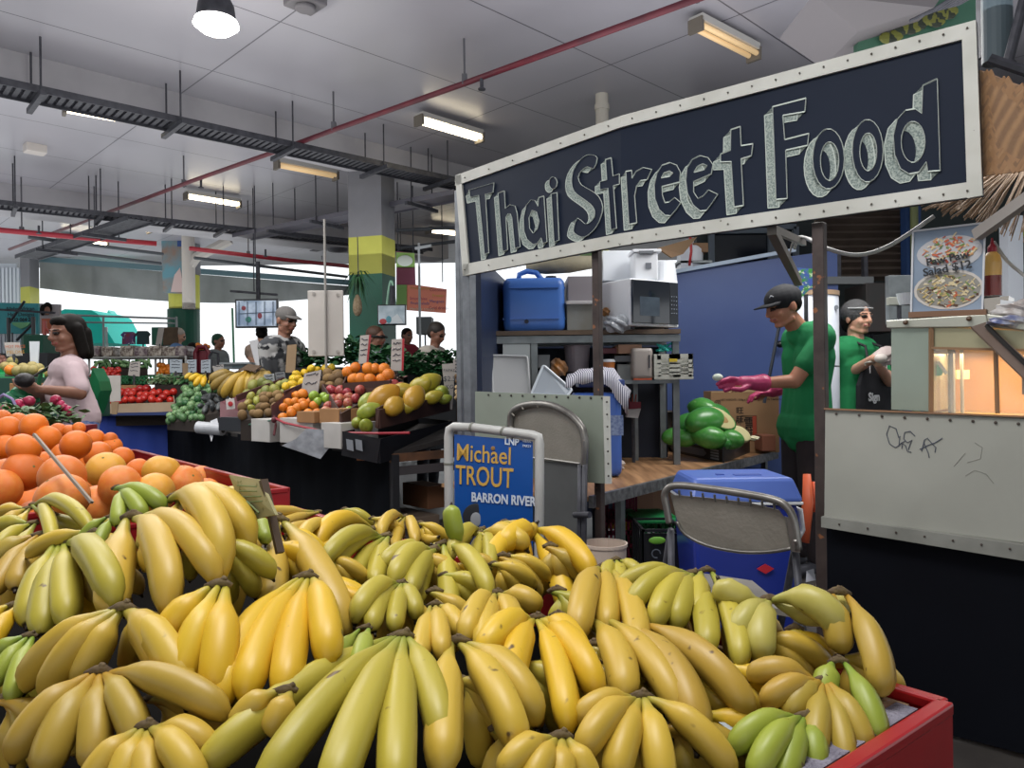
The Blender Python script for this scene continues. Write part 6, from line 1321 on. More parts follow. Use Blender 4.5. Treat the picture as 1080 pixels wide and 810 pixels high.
def person(label, hc, face, body_dir, floor=0., k=1.0, skin=None, shirt=None, pants=None, sleeve=.6, arms=None, vox=.008, fine=True, shoulders=None, hips=None, shoes=None, grp=None, bust=0, lean=(0, 0), gloves=None, long_sl=False, neck=None):
    """hc: head centre; arms: {side:(elbow, wrist, handdir, palm)}; builds the body as one skin plus shirt and trousers over it"""
    hc = V(hc); s, f, u = ortho3((body_dir[0], body_dir[1], 0)); t = thing('person', label, 'person', (hc.x, hc.y, floor), grp)
    F = Fig(); head(F, hc, face, k, fine=fine)
    nk = hc + V((0, 0, -.155 * k)) - f * .02 * k - V((lean[0] * .15, lean[1] * .15, 0)); nk = V(neck) if neck else nk; F.cap(hc + V((0, 0, -.06 * k)) - ortho3(face)[1] * .03 * k, nk, .05 * k, .056 * k)
    ch = shoulders or (nk + V((0, 0, -.07 * k)) - f * .015 * k - V((lean[0] * .2, lean[1] * .2, 0))); ch = V(ch)
    H = hc.z + .115 * k - floor; hipz = floor + H * .53; pv = V(hips) if hips else V((ch.x - lean[0] * .8, ch.y - lean[1] * .8, hipz))
    mid = ch.lerp(pv, .55)
    torso = [(ch + s * .1 * k, ch - s * .1 * k, .088 * k, .088 * k), (ch + s * .07 * k - V((0, 0, .1 * k)), mid + s * .06 * k, .1 * k, .085 * k), (ch - s * .07 * k - V((0, 0, .1 * k)), mid - s * .06 * k, .1 * k, .085 * k), (mid + s * .055 * k, pv + s * .07 * k, .088 * k, .1 * k), (mid - s * .055 * k, pv - s * .07 * k, .088 * k, .1 * k), (nk, ch + s * .13 * k, .045 * k, .05 * k), (nk, ch - s * .13 * k, .045 * k, .05 * k)]
    if bust: torso += [(ch + s * .07 * k + f * .06 * k - V((0, 0, .13 * k)), ch + s * .07 * k + f * .065 * k - V((0, 0, .15 * k)), bust, bust), (ch - s * .07 * k + f * .06 * k - V((0, 0, .13 * k)), ch - s * .07 * k + f * .065 * k - V((0, 0, .15 * k)), bust, bust)]
    for a, b, r0, r1 in torso: F.cap(a, b, r0, r1)
    S = Fig(); ex = .014 * k
    for i, (a, b, r0, r1) in enumerate(torso):
        if i in (5, 6): a = a.lerp(b, .35)
        S.cap(a, b, r0 + ex, r1 + ex)
    if bust: S.cap(mid, pv + V((0, 0, .04)), .1 * k, .112 * k)
    else: S.cap(mid, pv - V((0, 0, .06)), .1 * k, .125 * k); S.cap(pv + s * .07 * k - V((0, 0, .02)), pv - s * .07 * k - V((0, 0, .02)), .132 * k, .132 * k)
    S.cap(nk - V((0, 0, .035)), ch, .066 * k, .1 * k)
    for sd in (-1, 1):
        sh = ch + s * sd * .175 * k - V((0, 0, .0 * k)); A = (arms or {}).get(sd)
        if A: el, wr, hd, pn = [V(q) for q in A]
        else: el = sh + V((0, 0, -.3 * k)) + s * sd * .04; wr = el + V((0, 0, -.25 * k)) + f * .04; hd = V((0, 0, -1)); pn = -s * sd
        F.cap(sh, el, .052 * k, .041 * k); F.cap(el, wr, .04 * k, .027 * k); hand_fig(F, wr, hd, pn, k, 4 if gloves else 0)
        q = sh.lerp(el, sleeve); S.cap(sh, q, .062 * k, .062 * k)
        if long_sl: S.cap(q, el, .06 * k, .05 * k); S.cap(el, wr, .052 * k, .042 * k)
    T = Fig()
    for sd in (-1, 1):
        hp = pv + s * sd * .085 * k - V((0, 0, .04)); kn = V((hp.x, hp.y, floor + .5 * k)) + f * .02 + s * sd * .01; an = V((kn.x, kn.y, floor + .09)) - f * .03
        F.cap(hp, kn, .082 * k, .055 * k); F.cap(kn, an, .053 * k, .036 * k); F.cap(an - V((0, 0, .03)), an + f * .14 * k - V((0, 0, .055)), .036, .03, 5)
        T.cap(hp, kn, .1 * k, .075 * k); T.cap(kn, an + V((0, 0, .03)), .073 * k, .058 * k)
    T.cap(pv + s * .07 * k, pv - s * .07 * k, .108 * k, .108 * k); T.cap(pv + V((0, 0, .06)), pv, .11 * k, .12 * k)
    F.build('body', [skin or m_skin, m_lip, m_eye, m_brow, gloves or m_wt, shoes or m_dk], t, vox, 1)
    if shirt: S.build('shirt', [shirt], t, max(vox, .009), 3)
    T.build('trousers', [pants or m_dk], t, max(vox, .011), 3)
    return t, (s, f, u), ch, pv
def cloth(name, F, mt, t, vox=.008, k=2): return F.build(name, [mt], t, vox, k)
def fabric(n, c, c2=None, ns=5, b=.5): return mat(n, s2l(c), .85, c2=s2l(c2 or c), ns=ns, bump=b, bs=14, amt=.4)

# man in the green shirt
D = 4.25
hc = W(826, 323, D); ff = V((-.93, -.22, -.28))
gsh = fabric('green_tee', '17884f', '0f7241', 4)
el = W(838, 402, D - .12); wr = W(800, 404, D - .1); el2 = W(846, 400, D + .35); wr2 = W(815, 413, D + .5)
t, ax, ch, pv = person('man in a green t-shirt, black cap and pink rubber gloves working over the carton', hc, ff, (-.8, -.1), .1, 1.0, m_skin, gsh, fabric('dark_shorts', '1d1a1f', '2b2022', 4), .62, {-1: (el, wr, (-1, 0, .0), (.0, .3, -1)), 1: (el2, wr2, (-1, .0, -.1), (0, -.3, -1))} , .0062, lean=(-.12, -.02), shoulders=W(852, 358, D + .06), hips=W(850, 446, D + .08), neck=W(842, 347, D + .03))
s, f, u = ortho3(ff)
P = lambda x, y, z: hc + s * x + f * y + u * z
C = Fig(); C.ell(P(0, -.01, .042), (.088, .11, .08), (s, f, u)); C.cap(P(-.02, -.03, .11), P(.02, -.03, .11), .012, .012); cloth('cap', C, mat('cap_black', s2l('14161c'), .8), t, .006, 3)
B = MB(); rows = []
for i in range(13):
    a = (i / 12 - .5) * PI; rows.append((P(.074 * math.sin(a), .055 + .03 * math.cos(a), (.036)), P(.074 * math.sin(a), .07 + .1 * math.cos(a) ** .7, .018 + .012 * math.cos(a))))
for i in range(12): B.poly([rows[i][0], rows[i + 1][0], rows[i + 1][1], rows[i][1]])
B.build('cap_brim', mat('cap_black', s2l('14161c'), .8), t, smooth=True, solid=.006)
B = MB(); B.tube([P(-.05, .075, .07), P(-.04, .085, .078), P(-.03, .088, .07)], .003, n=6); B.build('cap_emblem', flat('b9bcc0'), t)
Hh = Fig(); Hh.ell(P(0, -.045, .005), (.077, .062, .06), (s, f, u)); cloth('hair', Hh, m_hair, t, .006, 1)
m_pg = mat('pink_glove', s2l('c2416f'), .4, c2=s2l('a93560'), ns=12, bump=.6, bs=30)
G = Fig(); G.cap(wr + (el - wr) * .12, wr + V((-.03, 0, 0)), .05, .041); G.cap(wr + V((-.02, 0, 0)), wr + V((-.09, 0, .004)), .042, .036)
for i, (dz, dy, L) in enumerate(((.022, 0, .13), (.008, .01, .145), (-.01, .012, .13), (-.028, .01, .1))):
    a = wr + V((-.09, dy, dz * .8)); b = a + V((-L * .52, 0, dz * .2 + .004)); c = b + V((-L * .4, -.01, -.015)); G.cap(a, b, .016, .0145); G.cap(b, c, .0145, .012)
G.cap(wr + V((-.05, -.02, -.01)), wr + V((-.11, -.045, -.035)), .017, .015); G.cap(wr + V((-.11, -.045, -.035)), wr + V((-.15, -.04, -.03)), .015, .012); cloth('rubber_glove', G, m_pg, t, .005, 1)
G = Fig(); G.cap(wr2 + (el2 - wr2) * .25, wr2, .045, .038); hand_fig(G, wr2, (-1, 0, -.1), (0, 0, -1), 1.15); cloth('rubber_glove', G, m_pg, t, .006, 1)
B = MB(); c = W(757, 398, D - .1); B.ell(c, (.03, .025, .02), None, 12, 8); tag(B.build('papaya_piece', flat('cfd8c9'), smooth=True), 'pale piece of papaya pinched in the pink glove', 'papaya')
# pattern on the back of the shirt
B = MB()
for i in range(4): B.beam(W(872, 350 + i * 6, D - .02), W(877, 351 + i * 6, D - .02), .003, .01)
B.build('back_print', flat('8fc7a2'), t)
# woman in the hairnet
D = 5.15
hc = W(905, 335, D); ff = V((.35, -.93, -.05))
el = W(901, 402, D - .15); wr = W(921, 378, D - .32); el2 = W(938, 402, D - .05); wr2 = W(926, 384, D - .3)
t, ax, ch, pv = person('woman in a hairnet, green t-shirt and black apron holding food in gloved hands', hc, ff, (.5, -.85), .1, .98, m_skin2, fabric('green_tee2', '1c8a50', '127544', 4), fabric('navy_trousers', '1b2233', '20283c'), .62, {1: (W(896, 394, D - .02), wr, (.75, -.15, .45), (.3, .6, -.3)), -1: (el2, wr2, (.5, -.2, .5), (.3, .5, .2))}, .0068, bust=.055, gloves=mat('clear_glove', s2l('b9aaa6'), .3))
s, f, u = ortho3(ff); P = lambda x, y, z: hc + s * x + f * y + u * z
Hh = Fig(); Hh.ell(P(0, -.022, .032), (.092, .098, .09), (s, f, u)); Hh.ell(P(0, -.07, -.03), (.075, .05, .075), (s, f, u)); cloth('hair', Hh, m_hair, t, .007, 1)
Hh = Fig(); Hh.ell(P(0, -.024, .036), (.096, .102, .092), (s, f, u)); o = cloth('hairnet', Hh, mat('hairnet', s2l('8f9092'), .7, alpha=.28), t, .007, 2)
B = MB(); B.tube([P(.09 * math.cos(a), .088 * math.sin(a) - .0, .062) for a in [PI * i / 14 for i in range(15)]], .0045, n=6); B.build('hairnet_band', flat('b9babb'), t)
Ap = Fig(); _s, _f, _u = ax; q = ch - V((0, 0, .1)) + _f * .145
Ap.m.prism([q + _s * .1 + V((0, 0, .04)), q - _s * .1 + V((0, 0, .04)), q - _s * .17 - V((0, 0, .14)) - _f * .02, pv - _s * .19 + _f * .13 + V((0, 0, -.3)), pv + _s * .19 + _f * .13 + V((0, 0, -.3)), q + _s * .17 - V((0, 0, .14)) - _f * .02], _f * .03); Ap.p = []
m = MB(); m.add(*[Ap.m.v, Ap.m.f]); m.build('apron', fabric('apron_black', '14151a', '1b1c22'), t, bevel=.01)
m = MB(); 
for sd in (-1, 1): m.tube([q + _s * .095 * sd + V((0, 0, .04)) + _f * .02, q + _s * .085 * sd + V((0, 0, .12)) - _f * .0, ch + _s * .07 * sd + V((0, 0, .085)) - _f * .02, ch + _s * .05 * sd + V((0, 0, .09)) - _f * .1], .009, n=6)
m.build('apron_strap', flat('17181d'), t)
m = MB(); z1, z0 = q + V((0, 0, .03)), pv + V((0, 0, .02))
m.tube([q - _s * .09 + V((0, 0, -.06)) + _f * .034, q - _s * .09 + V((0, 0, .033)) + _f * .034, q + _s * .09 + V((0, 0, .033)) + _f * .034, q + _s * .09 + V((0, 0, -.06)) + _f * .034], .004, n=5); m.tube([q - _s * .16 - V((0, 0, .32)) + _f * .036, q + _s * .16 - V((0, 0, .32)) + _f * .036], .004, n=5); m.build('apron_piping', flat('c9cacc'), t)
text('Sign', W(903, 409, 1) * 0 + (q - _s * 0 - V((0, 0, .24)) + _f * .035 - _s * -.11), -_s, (0, 0, 1), .075, flat('d5d6d8'), t, name='apron_lettering', bold=.003)
B = MB(); c = W(929, 378, D - .42); B.ell(c, (.04, .035, .03), None, 12, 8); tag(B.build('food_roll', flat('cfc6bf'), smooth=True), 'pale rolled food held by the woman in the hairnet', 'food')
B = MB(); wq = W(917, 383, D - .3); B.lathe(wq, [(.031, -.006), (.033, 0), (.031, .006)], n=14, ax=ortho3((wr - V(W(896, 394, D - .02))).normalized())); B.build('watch', flat('8f8b80', .3), t)
# woman in pink
D = 4.75
hc = W(70, 352, D); ff = V((-.42, -.9, -.1)); pk = fabric('pink_top', 'b9a3a8', 'c4b0b4', 5)
el = W(84, 415, D - .2); wr = W(46, 411, D - .38); el2 = W(46, 424, D + .1); wr2 = W(38, 412, D - .2)
t, ax, ch, pv = person('dark-haired woman in a pale pink top picking fruit behind the oranges', hc, ff, (-.75, -.6), 0, 1.0, m_skin3, pk, fabric('floral', '4a5f93', '8f9cc0', 22), .78, {-1: (el, wr, (-1, -.1, .05), (.2, .5, .6)), 1: (el2, wr2, (-1, -.1, .2), (.3, .2, 1))}, .0068, shoulders=W(72, 392, D + .02), bust=.06, hips=W(84, 440, D + .05))
s, f, u = ortho3(ff); P = lambda x, y, z: hc + s * x + f * y + u * z
Hh = Fig(); Hh.ell(P(0, -.03, .04), (.09, .098, .088), (s, f, u)); 
for sd in (-1, 1): Hh.cap(P(sd * .075, -.02, .03), P(sd * .088, -.04, -.12), .038, .035)
Hh.cap(P(0, -.085, .02), P(0, -.1, -.12), .055, .05); Hh.cap(P(-.05, -.09, 0), P(-.06, -.085, -.13), .04, .04); Hh.cap(P(.05, -.09, 0), P(.06, -.085, -.13), .04, .04); Hh.ell(P(0, .045, .078), (.06, .04, .035), (s, f, u)); cloth('hair', Hh, m_hair, t, .007, 2)
_s, _f, _u = ax
m = MB(); m.tube([ch + _s * .12 + V((0, 0, .1)) + _f * .0, ch + _s * .09 + _f * .18 - V((0, 0, .03)), ch + _s * .03 + _f * .25 - V((0, 0, .17)), ch - _s * .08 + _f * .15 - V((0, 0, .34)), ch - _s * .2 + _f * .03 - V((0, 0, .5))], .007, n=6); m.build('bag_strap', flat('15120f'), t, smooth=True)
m = MB(); m.tube([ch + _s * .11 + V((0, 0, .105)) - _f * .03, ch + _s * .14 + _f * .13 - V((0, 0, .0)), ch + _s * .15 + _f * .15 - V((0, 0, .14))], .014, n=6); o = m.build('backpack_strap', flat('1d6b45'), t, smooth=True)
m = MB(); a = W(100, 395, D + .12); m.prism([W(97, 388, D + .05), W(104, 402, D + .1), W(106, 412, D + .12), W(97, 437, D + .1), W(90, 430, D + .05)], (0, .14, 0)); o = m.build('green_bag', mat('green_bag', s2l('14784a'), .4, c2=s2l('0c5a38'), ns=6)); tag(o, 'shiny green bag hanging on the back of the woman in pink', 'bag')
m = MB(); m.ell(W(26, 401, D - .42), (.055, .045, .042), None, 14, 10); tag(m.build('avocado', mat('avo', s2l('1d1a1c'), .5, bump=.4), smooth=True), 'dark avocado held in the hand of the woman in pink', 'avocado')
# man in camouflage
D = 7.15
hc = W(302, 338, D); ff = V((.82, -.5, -.2)); camo = mat('camo', s2l('3f4145'), .9, c2=s2l('a5a5a5'), ns=9, amt=.12, spots=(s2l('1f2126'), 12, .56))
t, ax, ch, pv = person('man in a grey cap and camouflage shirt looking down over the greens', hc, ff, (.8, -.55), 0, 1.1, m_skin3, camo, m_dk, .8, {1: (W(283, 398, D - .1), W(296, 425, D - .2), (.5, -.3, -1), (0, 0, -1)), -1: (W(322, 398, D + .2), W(326, 424, D), (.5, -.3, -1), (0, 0, -1))}, .009, lean=(.06, -.03))
s, f, u = ortho3(ff); P = lambda x, y, z: hc + s * x + f * y + u * z
C = Fig(); C.ell(P(0, -.015, .05), (.09, .11, .085), (s, f, u)); cloth('cap', C, fabric('cap_grey', '5e5b5a', '6b6866'), t, .009, 2)
B = MB(); rows = [(P(.075 * math.sin(a), .055 + .03 * math.cos(a), .055), P(.07 * math.sin(a), .075 + .1 * abs(math.cos(a)) ** .7, .035)) for a in [(i / 12 - .5) * PI for i in range(13)]]
for i in range(12): B.poly([rows[i][0], rows[i + 1][0], rows[i + 1][1], rows[i][1]])
B.build('cap_brim', fabric('cap_grey', '5e5b5a'), t, smooth=True, solid=.008)
B = MB(); B.tube([P(-.082, -.02, .012), P(-.075, .06, .01), P(-.045, .098, .008), P(0, .108, .012), P(.045, .098, .008), P(.075, .06, .01), P(.082, -.02, .012)], .004, n=6); B.build('glasses', flat('14110f'), t)
B = MB(); B.tube([ax[0] * .05 + ch + ax[1] * .12 + V((0, 0, .05)), ch + ax[1] * .14 + V((0, 0, -.1)) - ax[0] * .02, ch + ax[1] * .13 - V((0, 0, .3)) - ax[0] * .1], .012, n=6); B.build('strap', flat('17181d'), t)
# simpler passers-by
def passer(label, px, py, w, face, skin, shirt, pants, hair, hl='short', d=None, k=1.0, arms=None, vox=.013, extra=None, lean=(0, 0)):
    d = d or .16 * FPX / w * k; hc = W(px, py, d); fl = 0
    t, ax, ch, pv = person(label, hc, face, (face[0], face[1]), fl, k, skin, shirt, pants, .6, arms, vox, True, lean=lean)
    s, f, u = ortho3(face); P = lambda x, y, z: hc + s * (x * k) + f * (y * k) + u * (z * k)
    Hh = Fig(); Hh.ell(P(0, -.025, .045), (.086 * k, .098 * k, .082 * k), (s, f, u)); Hh.ell(P(0, -.06, 0), (.08 * k, .06 * k, .08 * k), (s, f, u))
    if hl == 'long': Hh.cap(P(0, -.08, 0), P(0, -.09, -.14), .07 * k, .06 * k)
    cloth('hair', Hh, hair, t, vox * .8, 1); return t, P, ax, ch
wsh = fabric('white_shirt', 'b9b2a8', 'c6c0b8', 4)
passer('dark-haired man in a white shirt bending over the greens at the far counter', 461, 352, 17, (.75, -.5, -.4), m_skin3, wsh, m_dk, mat('hair_dk', s2l('2c2622'), .6), d=8.2, lean=(.08, -.04))
t, P, ax, ch = passer('person with short reddish-brown hair and dark glasses behind the orange pile', 397, 356, 17, (.85, -.4, -.05), m_skin3, fabric('pale_blue', 'a9b9c6', 'c3ccd4', 14), m_dk, mat('hair_red', s2l('4d3426'), .6), d=8.0)
B = MB(); B.tube([P(-.085, -.02, .01), P(-.078, .06, .008), P(-.045, .1, .006), P(0, .11, .01), P(.045, .1, .006), P(.078, .06, .008), P(.085, -.02, .01)], .012, n=6); B.build('glasses', flat('111111'), t)
passer('small distant person with brown skin behind the hanging screen', 430, 354, 11, (.6, -.7, 0), m_skin3, fabric('red_top', '8f2a3c'), m_dk, m_hair, d=12)
passer('white-haired person in a blue shirt in front of the green poster column', 189, 354, 11, (.8, .2, -.3), m_skin2, fabric('blue_top', '5a7fae'), m_dk, mat('hair_white', s2l('b3aaa0'), .7), d=12.5)
passer('dark-haired person seen from behind beside the white-haired one', 204, 369, 11, (.1, .95, 0), m_skin3, fabric('dark_top', '2a2625'), m_dk, m_hair, 'long', d=11.5, k=.9)
passer('person in a dark green knitted hat and grey top right of the poster column', 231, 360, 11, (.8, -.3, 0), m_skin3, fabric('grey_top', '7d8588'), m_dk, mat('hat_green', s2l('1f4a38'), .8), d=12)
passer('tall person in a beige sleeveless top standing with hand on hip under the hanging screen', 276, 352, 12, (-.3, .9, 0), m_skin2, fabric('beige_top', 'b39c8c'), m_dk, m_hair, d=10.5, k=.95, arms={1: (W(264, 378, 10.4), W(274, 388, 10.2), (.8, 0, -.4), (0, 0, -1)), -1: (W(262, 376, 10.5), W(272, 386, 10.4), (.8, 0, -.4), (0, 0, -1))})
# ---------- main fruit stand ----------
FA, FB = ZL(410, 478, .8), ZL(172, 447, .8)
fs = thing('fruit_stand', 'long fruit stand draped in a black cloth skirt, stepped up towards the back', 'stand', FA * 1)
fd = (FB - FA).normalized(); fn_ = V((fd.y, -fd.x, 0)); 
if fn_.y < 0: fn_ = -fn_
LF = (FB - FA).length
m = MB(); N_ = 60; up_, dn_ = [], []
for i in range(N_ + 1):
    p = FA + fd * (LF * i / N_); w_ = .012 * math.sin(i * 1.9) + .01 * math.sin(i * .7); up_.append(p); q = p - fn_ * (.0 + w_); dn_.append(V((q.x, q.y, .03)))
for i in range(N_): m.poly([up_[i], up_[i + 1], dn_[i + 1], dn_[i]])
for i in range(7): a, b = FB + fn_ * (.12 * i), FB + fn_ * (.12 * (i + 1)); m.poly([a, b, V((b.x, b.y, .03)), V((a.x, a.y, .03))])
m.build('skirt', mat('black_cloth', s2l('0a0c11'), .9, c2=s2l('0f1218'), ns=4, bump=.4, bs=7, spec=.1), fs, smooth=True)
m = MB(); m.prism([FA, FB, FB + fn_ * .85 + V((0, 0, .14)), FA + fn_ * .85 + V((0, 0, .14))], (0, 0, -.03)); m.build('sloping_top', mat('dark_top', s2l('1d1c20'), .8), fs)
fe = FA + fn_ * .85
m = MB(); m.beam(FA + V((0, 0, -.03)), fe + V((0, 0, -.03)), .03, .05); m.build('wooden_rail', mat('old_wood', s2l('6f4b33'), .7, c2=s2l('4e3729'), ns=8), fs)
m = MB(); m.beam(FA + fn_ * .05 + V((0, 0, -.11)), fe + V((0, 0, -.11)), .03, .05); m.build('wooden_rail', flat('4a4547', .7), fs)
m = MB(); m.beam(FA + fn_ * .05 + V((0, 0, -.5)), fe + V((0, 0, -.5)), .5, .03); m.build('lower_shelf', flat('3b322c', .8), fs)
for q in (FA + fn_ * .03, fe):
    m = MB(); m.box((q.x, q.y, .4), (.05, .05, .78), yaw(.8)); m.build('leg', flat('26262a', .7), fs)
cbox('cardboard_box', 'worn cardboard carton low under the right end of the fruit stand', 'box', (425, 545, 462, 580), 4.75, flat('7b6a5c', .8), .4, ang=.7)
cbox('cardboard_box', 'small brown carton on the lower shelf of the fruit stand', 'box', (452, 512, 471, 536), 4.9, flat('7a5238', .8), .3, ang=.7)
cbox('wood_block', 'short orange wooden block on the black skirt near the stand corner', 'block', (376, 479, 398, 486), 4.42, flat('a8683f', .7), .05, ang=-.0)
def slopez(p): return .8 + .35 / 2.1 * max(0, (V((p.x, p.y, 0)) - V((FA.x, FA.y, 0))).dot(fn_))
def tray4(name, label, cat, pts, mt, hgt=.1, lip=0, grp=None):
    "open tray from four top-rim survey points (x, y, depth): front-left, front-right, back-right, back-left"
    P = [W(*p) for p in pts]; t = thing(name, label, cat, P[0] - V((0, 0, hgt)), grp); m = MB()
    for i in range(4):
        a, b = P[i], P[(i + 1) % 4]; m.beam(a - V((0, 0, hgt / 2)), b - V((0, 0, hgt / 2)), .01, hgt)
    m.build('side', mt, t); m = MB(); m.prism([p - V((0, 0, hgt)) for p in P], (0, 0, .008)); m.build('bottom', mt, t); return t
def heap(nm, me, quad, w, r_over, label, cat, grp, jx=.22, calyx=None, sc=(1, 1, 1), rot=None, lim=999, dep=None, alt=None):
    """fills the survey quad (TL, TR, BR, BL each x, y, depth) with fruit w pixels wide"""
    TL, TR, BR, BL = quad; k = 0; cq = [sum(p[i] for p in quad) / 4 for i in range(3)]; q4_ = []
    for p in quad: q = W(*[p[i] + (cq[i] - p[i]) * .14 for i in range(3)]); q.z -= w * p[2] / FPX * .55; q4_.append(q)
    zb = .8 if BL[2] < 9.3 and BL[0] > 60 else .02
    m = MB(); m.add(q4_ + [V((q.x, q.y, min(zb, q.z - .02))) for q in q4_], [(0, 1, 2, 3), (7, 6, 5, 4), (0, 4, 5, 1), (1, 5, 6, 2), (2, 6, 7, 3), (3, 7, 4, 0)]); tag(m.build('display_riser', flat('2a211c', .9)), 'dark sloping riser under the ' + grp, 'riser')
    h = ((BL[1] - TL[1]) + (BR[1] - TR[1])) / 2; rows = max(1, int(round(h / (w * .58))))
    for r_ in range(rows):
        v = (r_ + .5) / rows; L = [TL[i] + (BL[i] - TL[i]) * v for i in range(3)]; Rr = [TR[i] + (BR[i] - TR[i]) * v for i in range(3)]; n = max(1, int(round((Rr[0] - L[0]) / (w * .8))))
        for c_ in range(n):
            u = (c_ + .5 + (.25 if r_ % 2 else -.2)) / n
            if k >= lim: return
            x, y, d = [L[i] + (Rr[i] - L[i]) * u for i in range(3)]; x += R.uniform(-jx, jx) * w; y += R.uniform(-jx, jx) * w; r = w * d / FPX / 2 * R.uniform(.92, 1.1)
            mm, lb, nn = me, label, nm
            if alt and R.random() < alt[3]: mm, lb, nn = alt[0], alt[1], alt[2]
            fruit(nn, mm, W(x, y, d), r, lb, cat, grp if lb == label else alt[4], calyx=calyx, sc=sc, rot=rot); k += 1
# fruit kinds
me_o2 = ballmesh(skin_mat('orange2', s2l('dd7a1e'), s2l('e88a26')), 14, 10, fcit); me_mand = ballmesh(skin_mat('mandarin', s2l('e07a1a'), s2l('e8902a')), 12, 9, fcit)
me_lem = ballmesh(skin_mat('lemon', s2l('e0b41e'), s2l('d8c030')), 12, 9, lambda p: [p[0] * .85, p[1] * .85, p[2] * (1.05 + .1 * abs(p[2]) ** 6)])
me_tom = ballmesh(mat('tomato', s2l('c3241f'), .2, c2=s2l('d03a28'), ns=3, rnd=s2l('a81c1c'), spec=.6), 12, 9, lambda p: [p[0], p[1], p[2] * .85])
def fapp(p): k = 1 - .22 * max(0, p[2]) ** 8 - .12 * max(0, -p[2]) ** 6; return [p[0] * (1 + .05 * p[2]), p[1] * (1 + .05 * p[2]), p[2] * .92 * k]
me_apr = ballmesh(mat('apple_red', s2l('b0363f'), .3, c2=s2l('c9a06a'), ns=3, amt=.4, rnd=s2l('9c2a3a'), spec=.5), 14, 10, fapp); me_apg = ballmesh(mat('apple_green', s2l('7fa02e'), .3, c2=s2l('93b13c'), ns=4, spec=.5), 14, 10, fapp)
me_kiwi = ballmesh(mat('kiwi', s2l('6e5433'), .8, c2=s2l('5a452c'), ns=6, rnd=s2l('84683f')), 12, 8, lambda p: [p[0], p[1], p[2] * 1.2]); me_avo = ballmesh(mat('avocado_green', s2l('6d7430'), .5, c2=s2l('585f2a'), ns=6, rnd=s2l('8b8a3c')), 12, 8, lambda p: [p[0], p[1], p[2] * 1.25])
me_mang = ballmesh(mat('green_mango', s2l('9a9a3a'), .4, c2=s2l('7d8534'), ns=3, rnd=s2l('8d7a34')), 12, 8, lambda p: [p[0] * .85, p[1] * .9, p[2] * 1.3])
me_ppy = ballmesh(mat('papaya_ripe', s2l('b3a030'), .35, c2=s2l('9c9a34'), ns=2.2, rnd=s2l('c08e2c'), spots=(s2l('6d6a2c'), 9, .68)), 22, 14, fpap)
me_ppg = ballmesh(mat('papaya_lime', s2l('9fa638'), .35, c2=s2l('86963a'), ns=2.2), 22, 14, fpap)
me_zuc = ballmesh(mat('zucchini', s2l('2f6a35'), .4, c2=s2l('9dbb84'), ns=5, amt=.25, rnd=s2l('27592f')), 12, 9, lambda p: [p[0], p[1], p[2] * 1.15])
me_egg = ballmesh(mat('dark_veg', s2l('54585a'), .5, c2=s2l('3f4244'), ns=5), 10, 8, lambda p: [p[0] * .7, p[1] * .7, p[2] * 1.6])
m_wbox = mat('white_carton', s2l('c6c3bf'), .6, c2=s2l('b0ada9'), ns=5); m_brn = mat('brown_carton', s2l('4a2d24'), .7, c2=s2l('3b241f'), ns=5); m_kraft = mat('kraft', s2l('a67c52'), .8, c2=s2l('946c46'), ns=5); m_mar = flat('54202a', .6)
# front row boxes
tray4('fruit_box', 'black fruit box with silver labels at the near corner of the fruit stand', 'box', [(362, 455, 4.42), (400, 463, 4.35), (476, 444, 5.3), (440, 440, 5.6)], mat('black_carton', s2l('14161c'), .5), .14)
m = MB(); 
for x in (365, 374.5, 388): 
    m.prism([W(x, 463, 4.37), W(x + (9 if x > 380 else 7), 464.5, 4.35), W(x + (10 if x > 380 else 8), 476, 4.35), W(x + 1, 474, 4.37)], (0, .003, 0))
tag(m.build('silver_label', flat('8d929a', .4)), 'silver shipping labels on the black fruit box', 'label')
tray4('fruit_box', 'big dark brown open carton of papayas on the fruit stand', 'box', [(397, 431, 4.4), (400, 432, 4.38), (477, 416, 5.35), (440, 408, 5.7)], m_brn, .11)
for lab, px, d, mt in (('white carton front under the mandarins, left one', (261, 442, 288, 466), 5.35, m_wbox), ('long white carton front under the mandarins and apples', (289, 441, 335, 468), 4.95, m_wbox), ('white carton front just right of the hanging plastic bags', (336, 446, 362, 473), 4.55, m_wbox), ('kraft carton front below the mandarins', (310, 434, 334, 446), 4.85, m_kraft), ('kraft carton front below the red apples', (334, 431, 360, 447), 4.72, m_kraft), ('dark carton front at the left end of the fruit stand', (224, 440, 262, 455), 5.9, flat('22252c', .6))):
    cbox('fruit_box', lab, 'box', px, d, mt, .28, ang=-.72, bevel=.002)
m = MB(); m.prism([W(354, 431, 4.68), W(359, 432, 4.66), W(361, 446, 4.66), W(356, 447, 4.68)], (0, .01, 0)); tag(m.build('white_flap', m_wbox), 'rounded white carton flap beside the red apples', 'flap')
tray4('fruit_box', 'dark brown carton holding the apples', 'box', [(360, 436, 4.6), (382, 424, 4.9), (400, 410, 5.6), (340, 405, 6.0)], m_brn, .1)
tray4('fruit_box', 'brown carton of oranges at the back of the fruit stand', 'box', [(362, 404, 5.7), (412, 401, 5.7), (414, 388, 6.4), (368, 390, 6.4)], m_brn, .06)
m = MB(); m.prism([W(286, 428, 5.3), W(312, 408, 5.9), W(312, 418, 5.9), W(287, 447, 5.3)], (.0, .02, 0)); tag(m.build('divider', flat('6a4b52', .7)), 'mauve cardboard divider between the kiwifruit and the mandarins', 'divider')
m = MB(); m.prism([W(232, 424, 6.1), W(262, 414, 6.4), W(262, 440, 6.4 - .4), W(232, 441, 6.0)], (0, .02, 0)); tag(m.build('maroon_carton', m_mar), 'maroon carton left of the kiwifruit with a small white label', 'box')
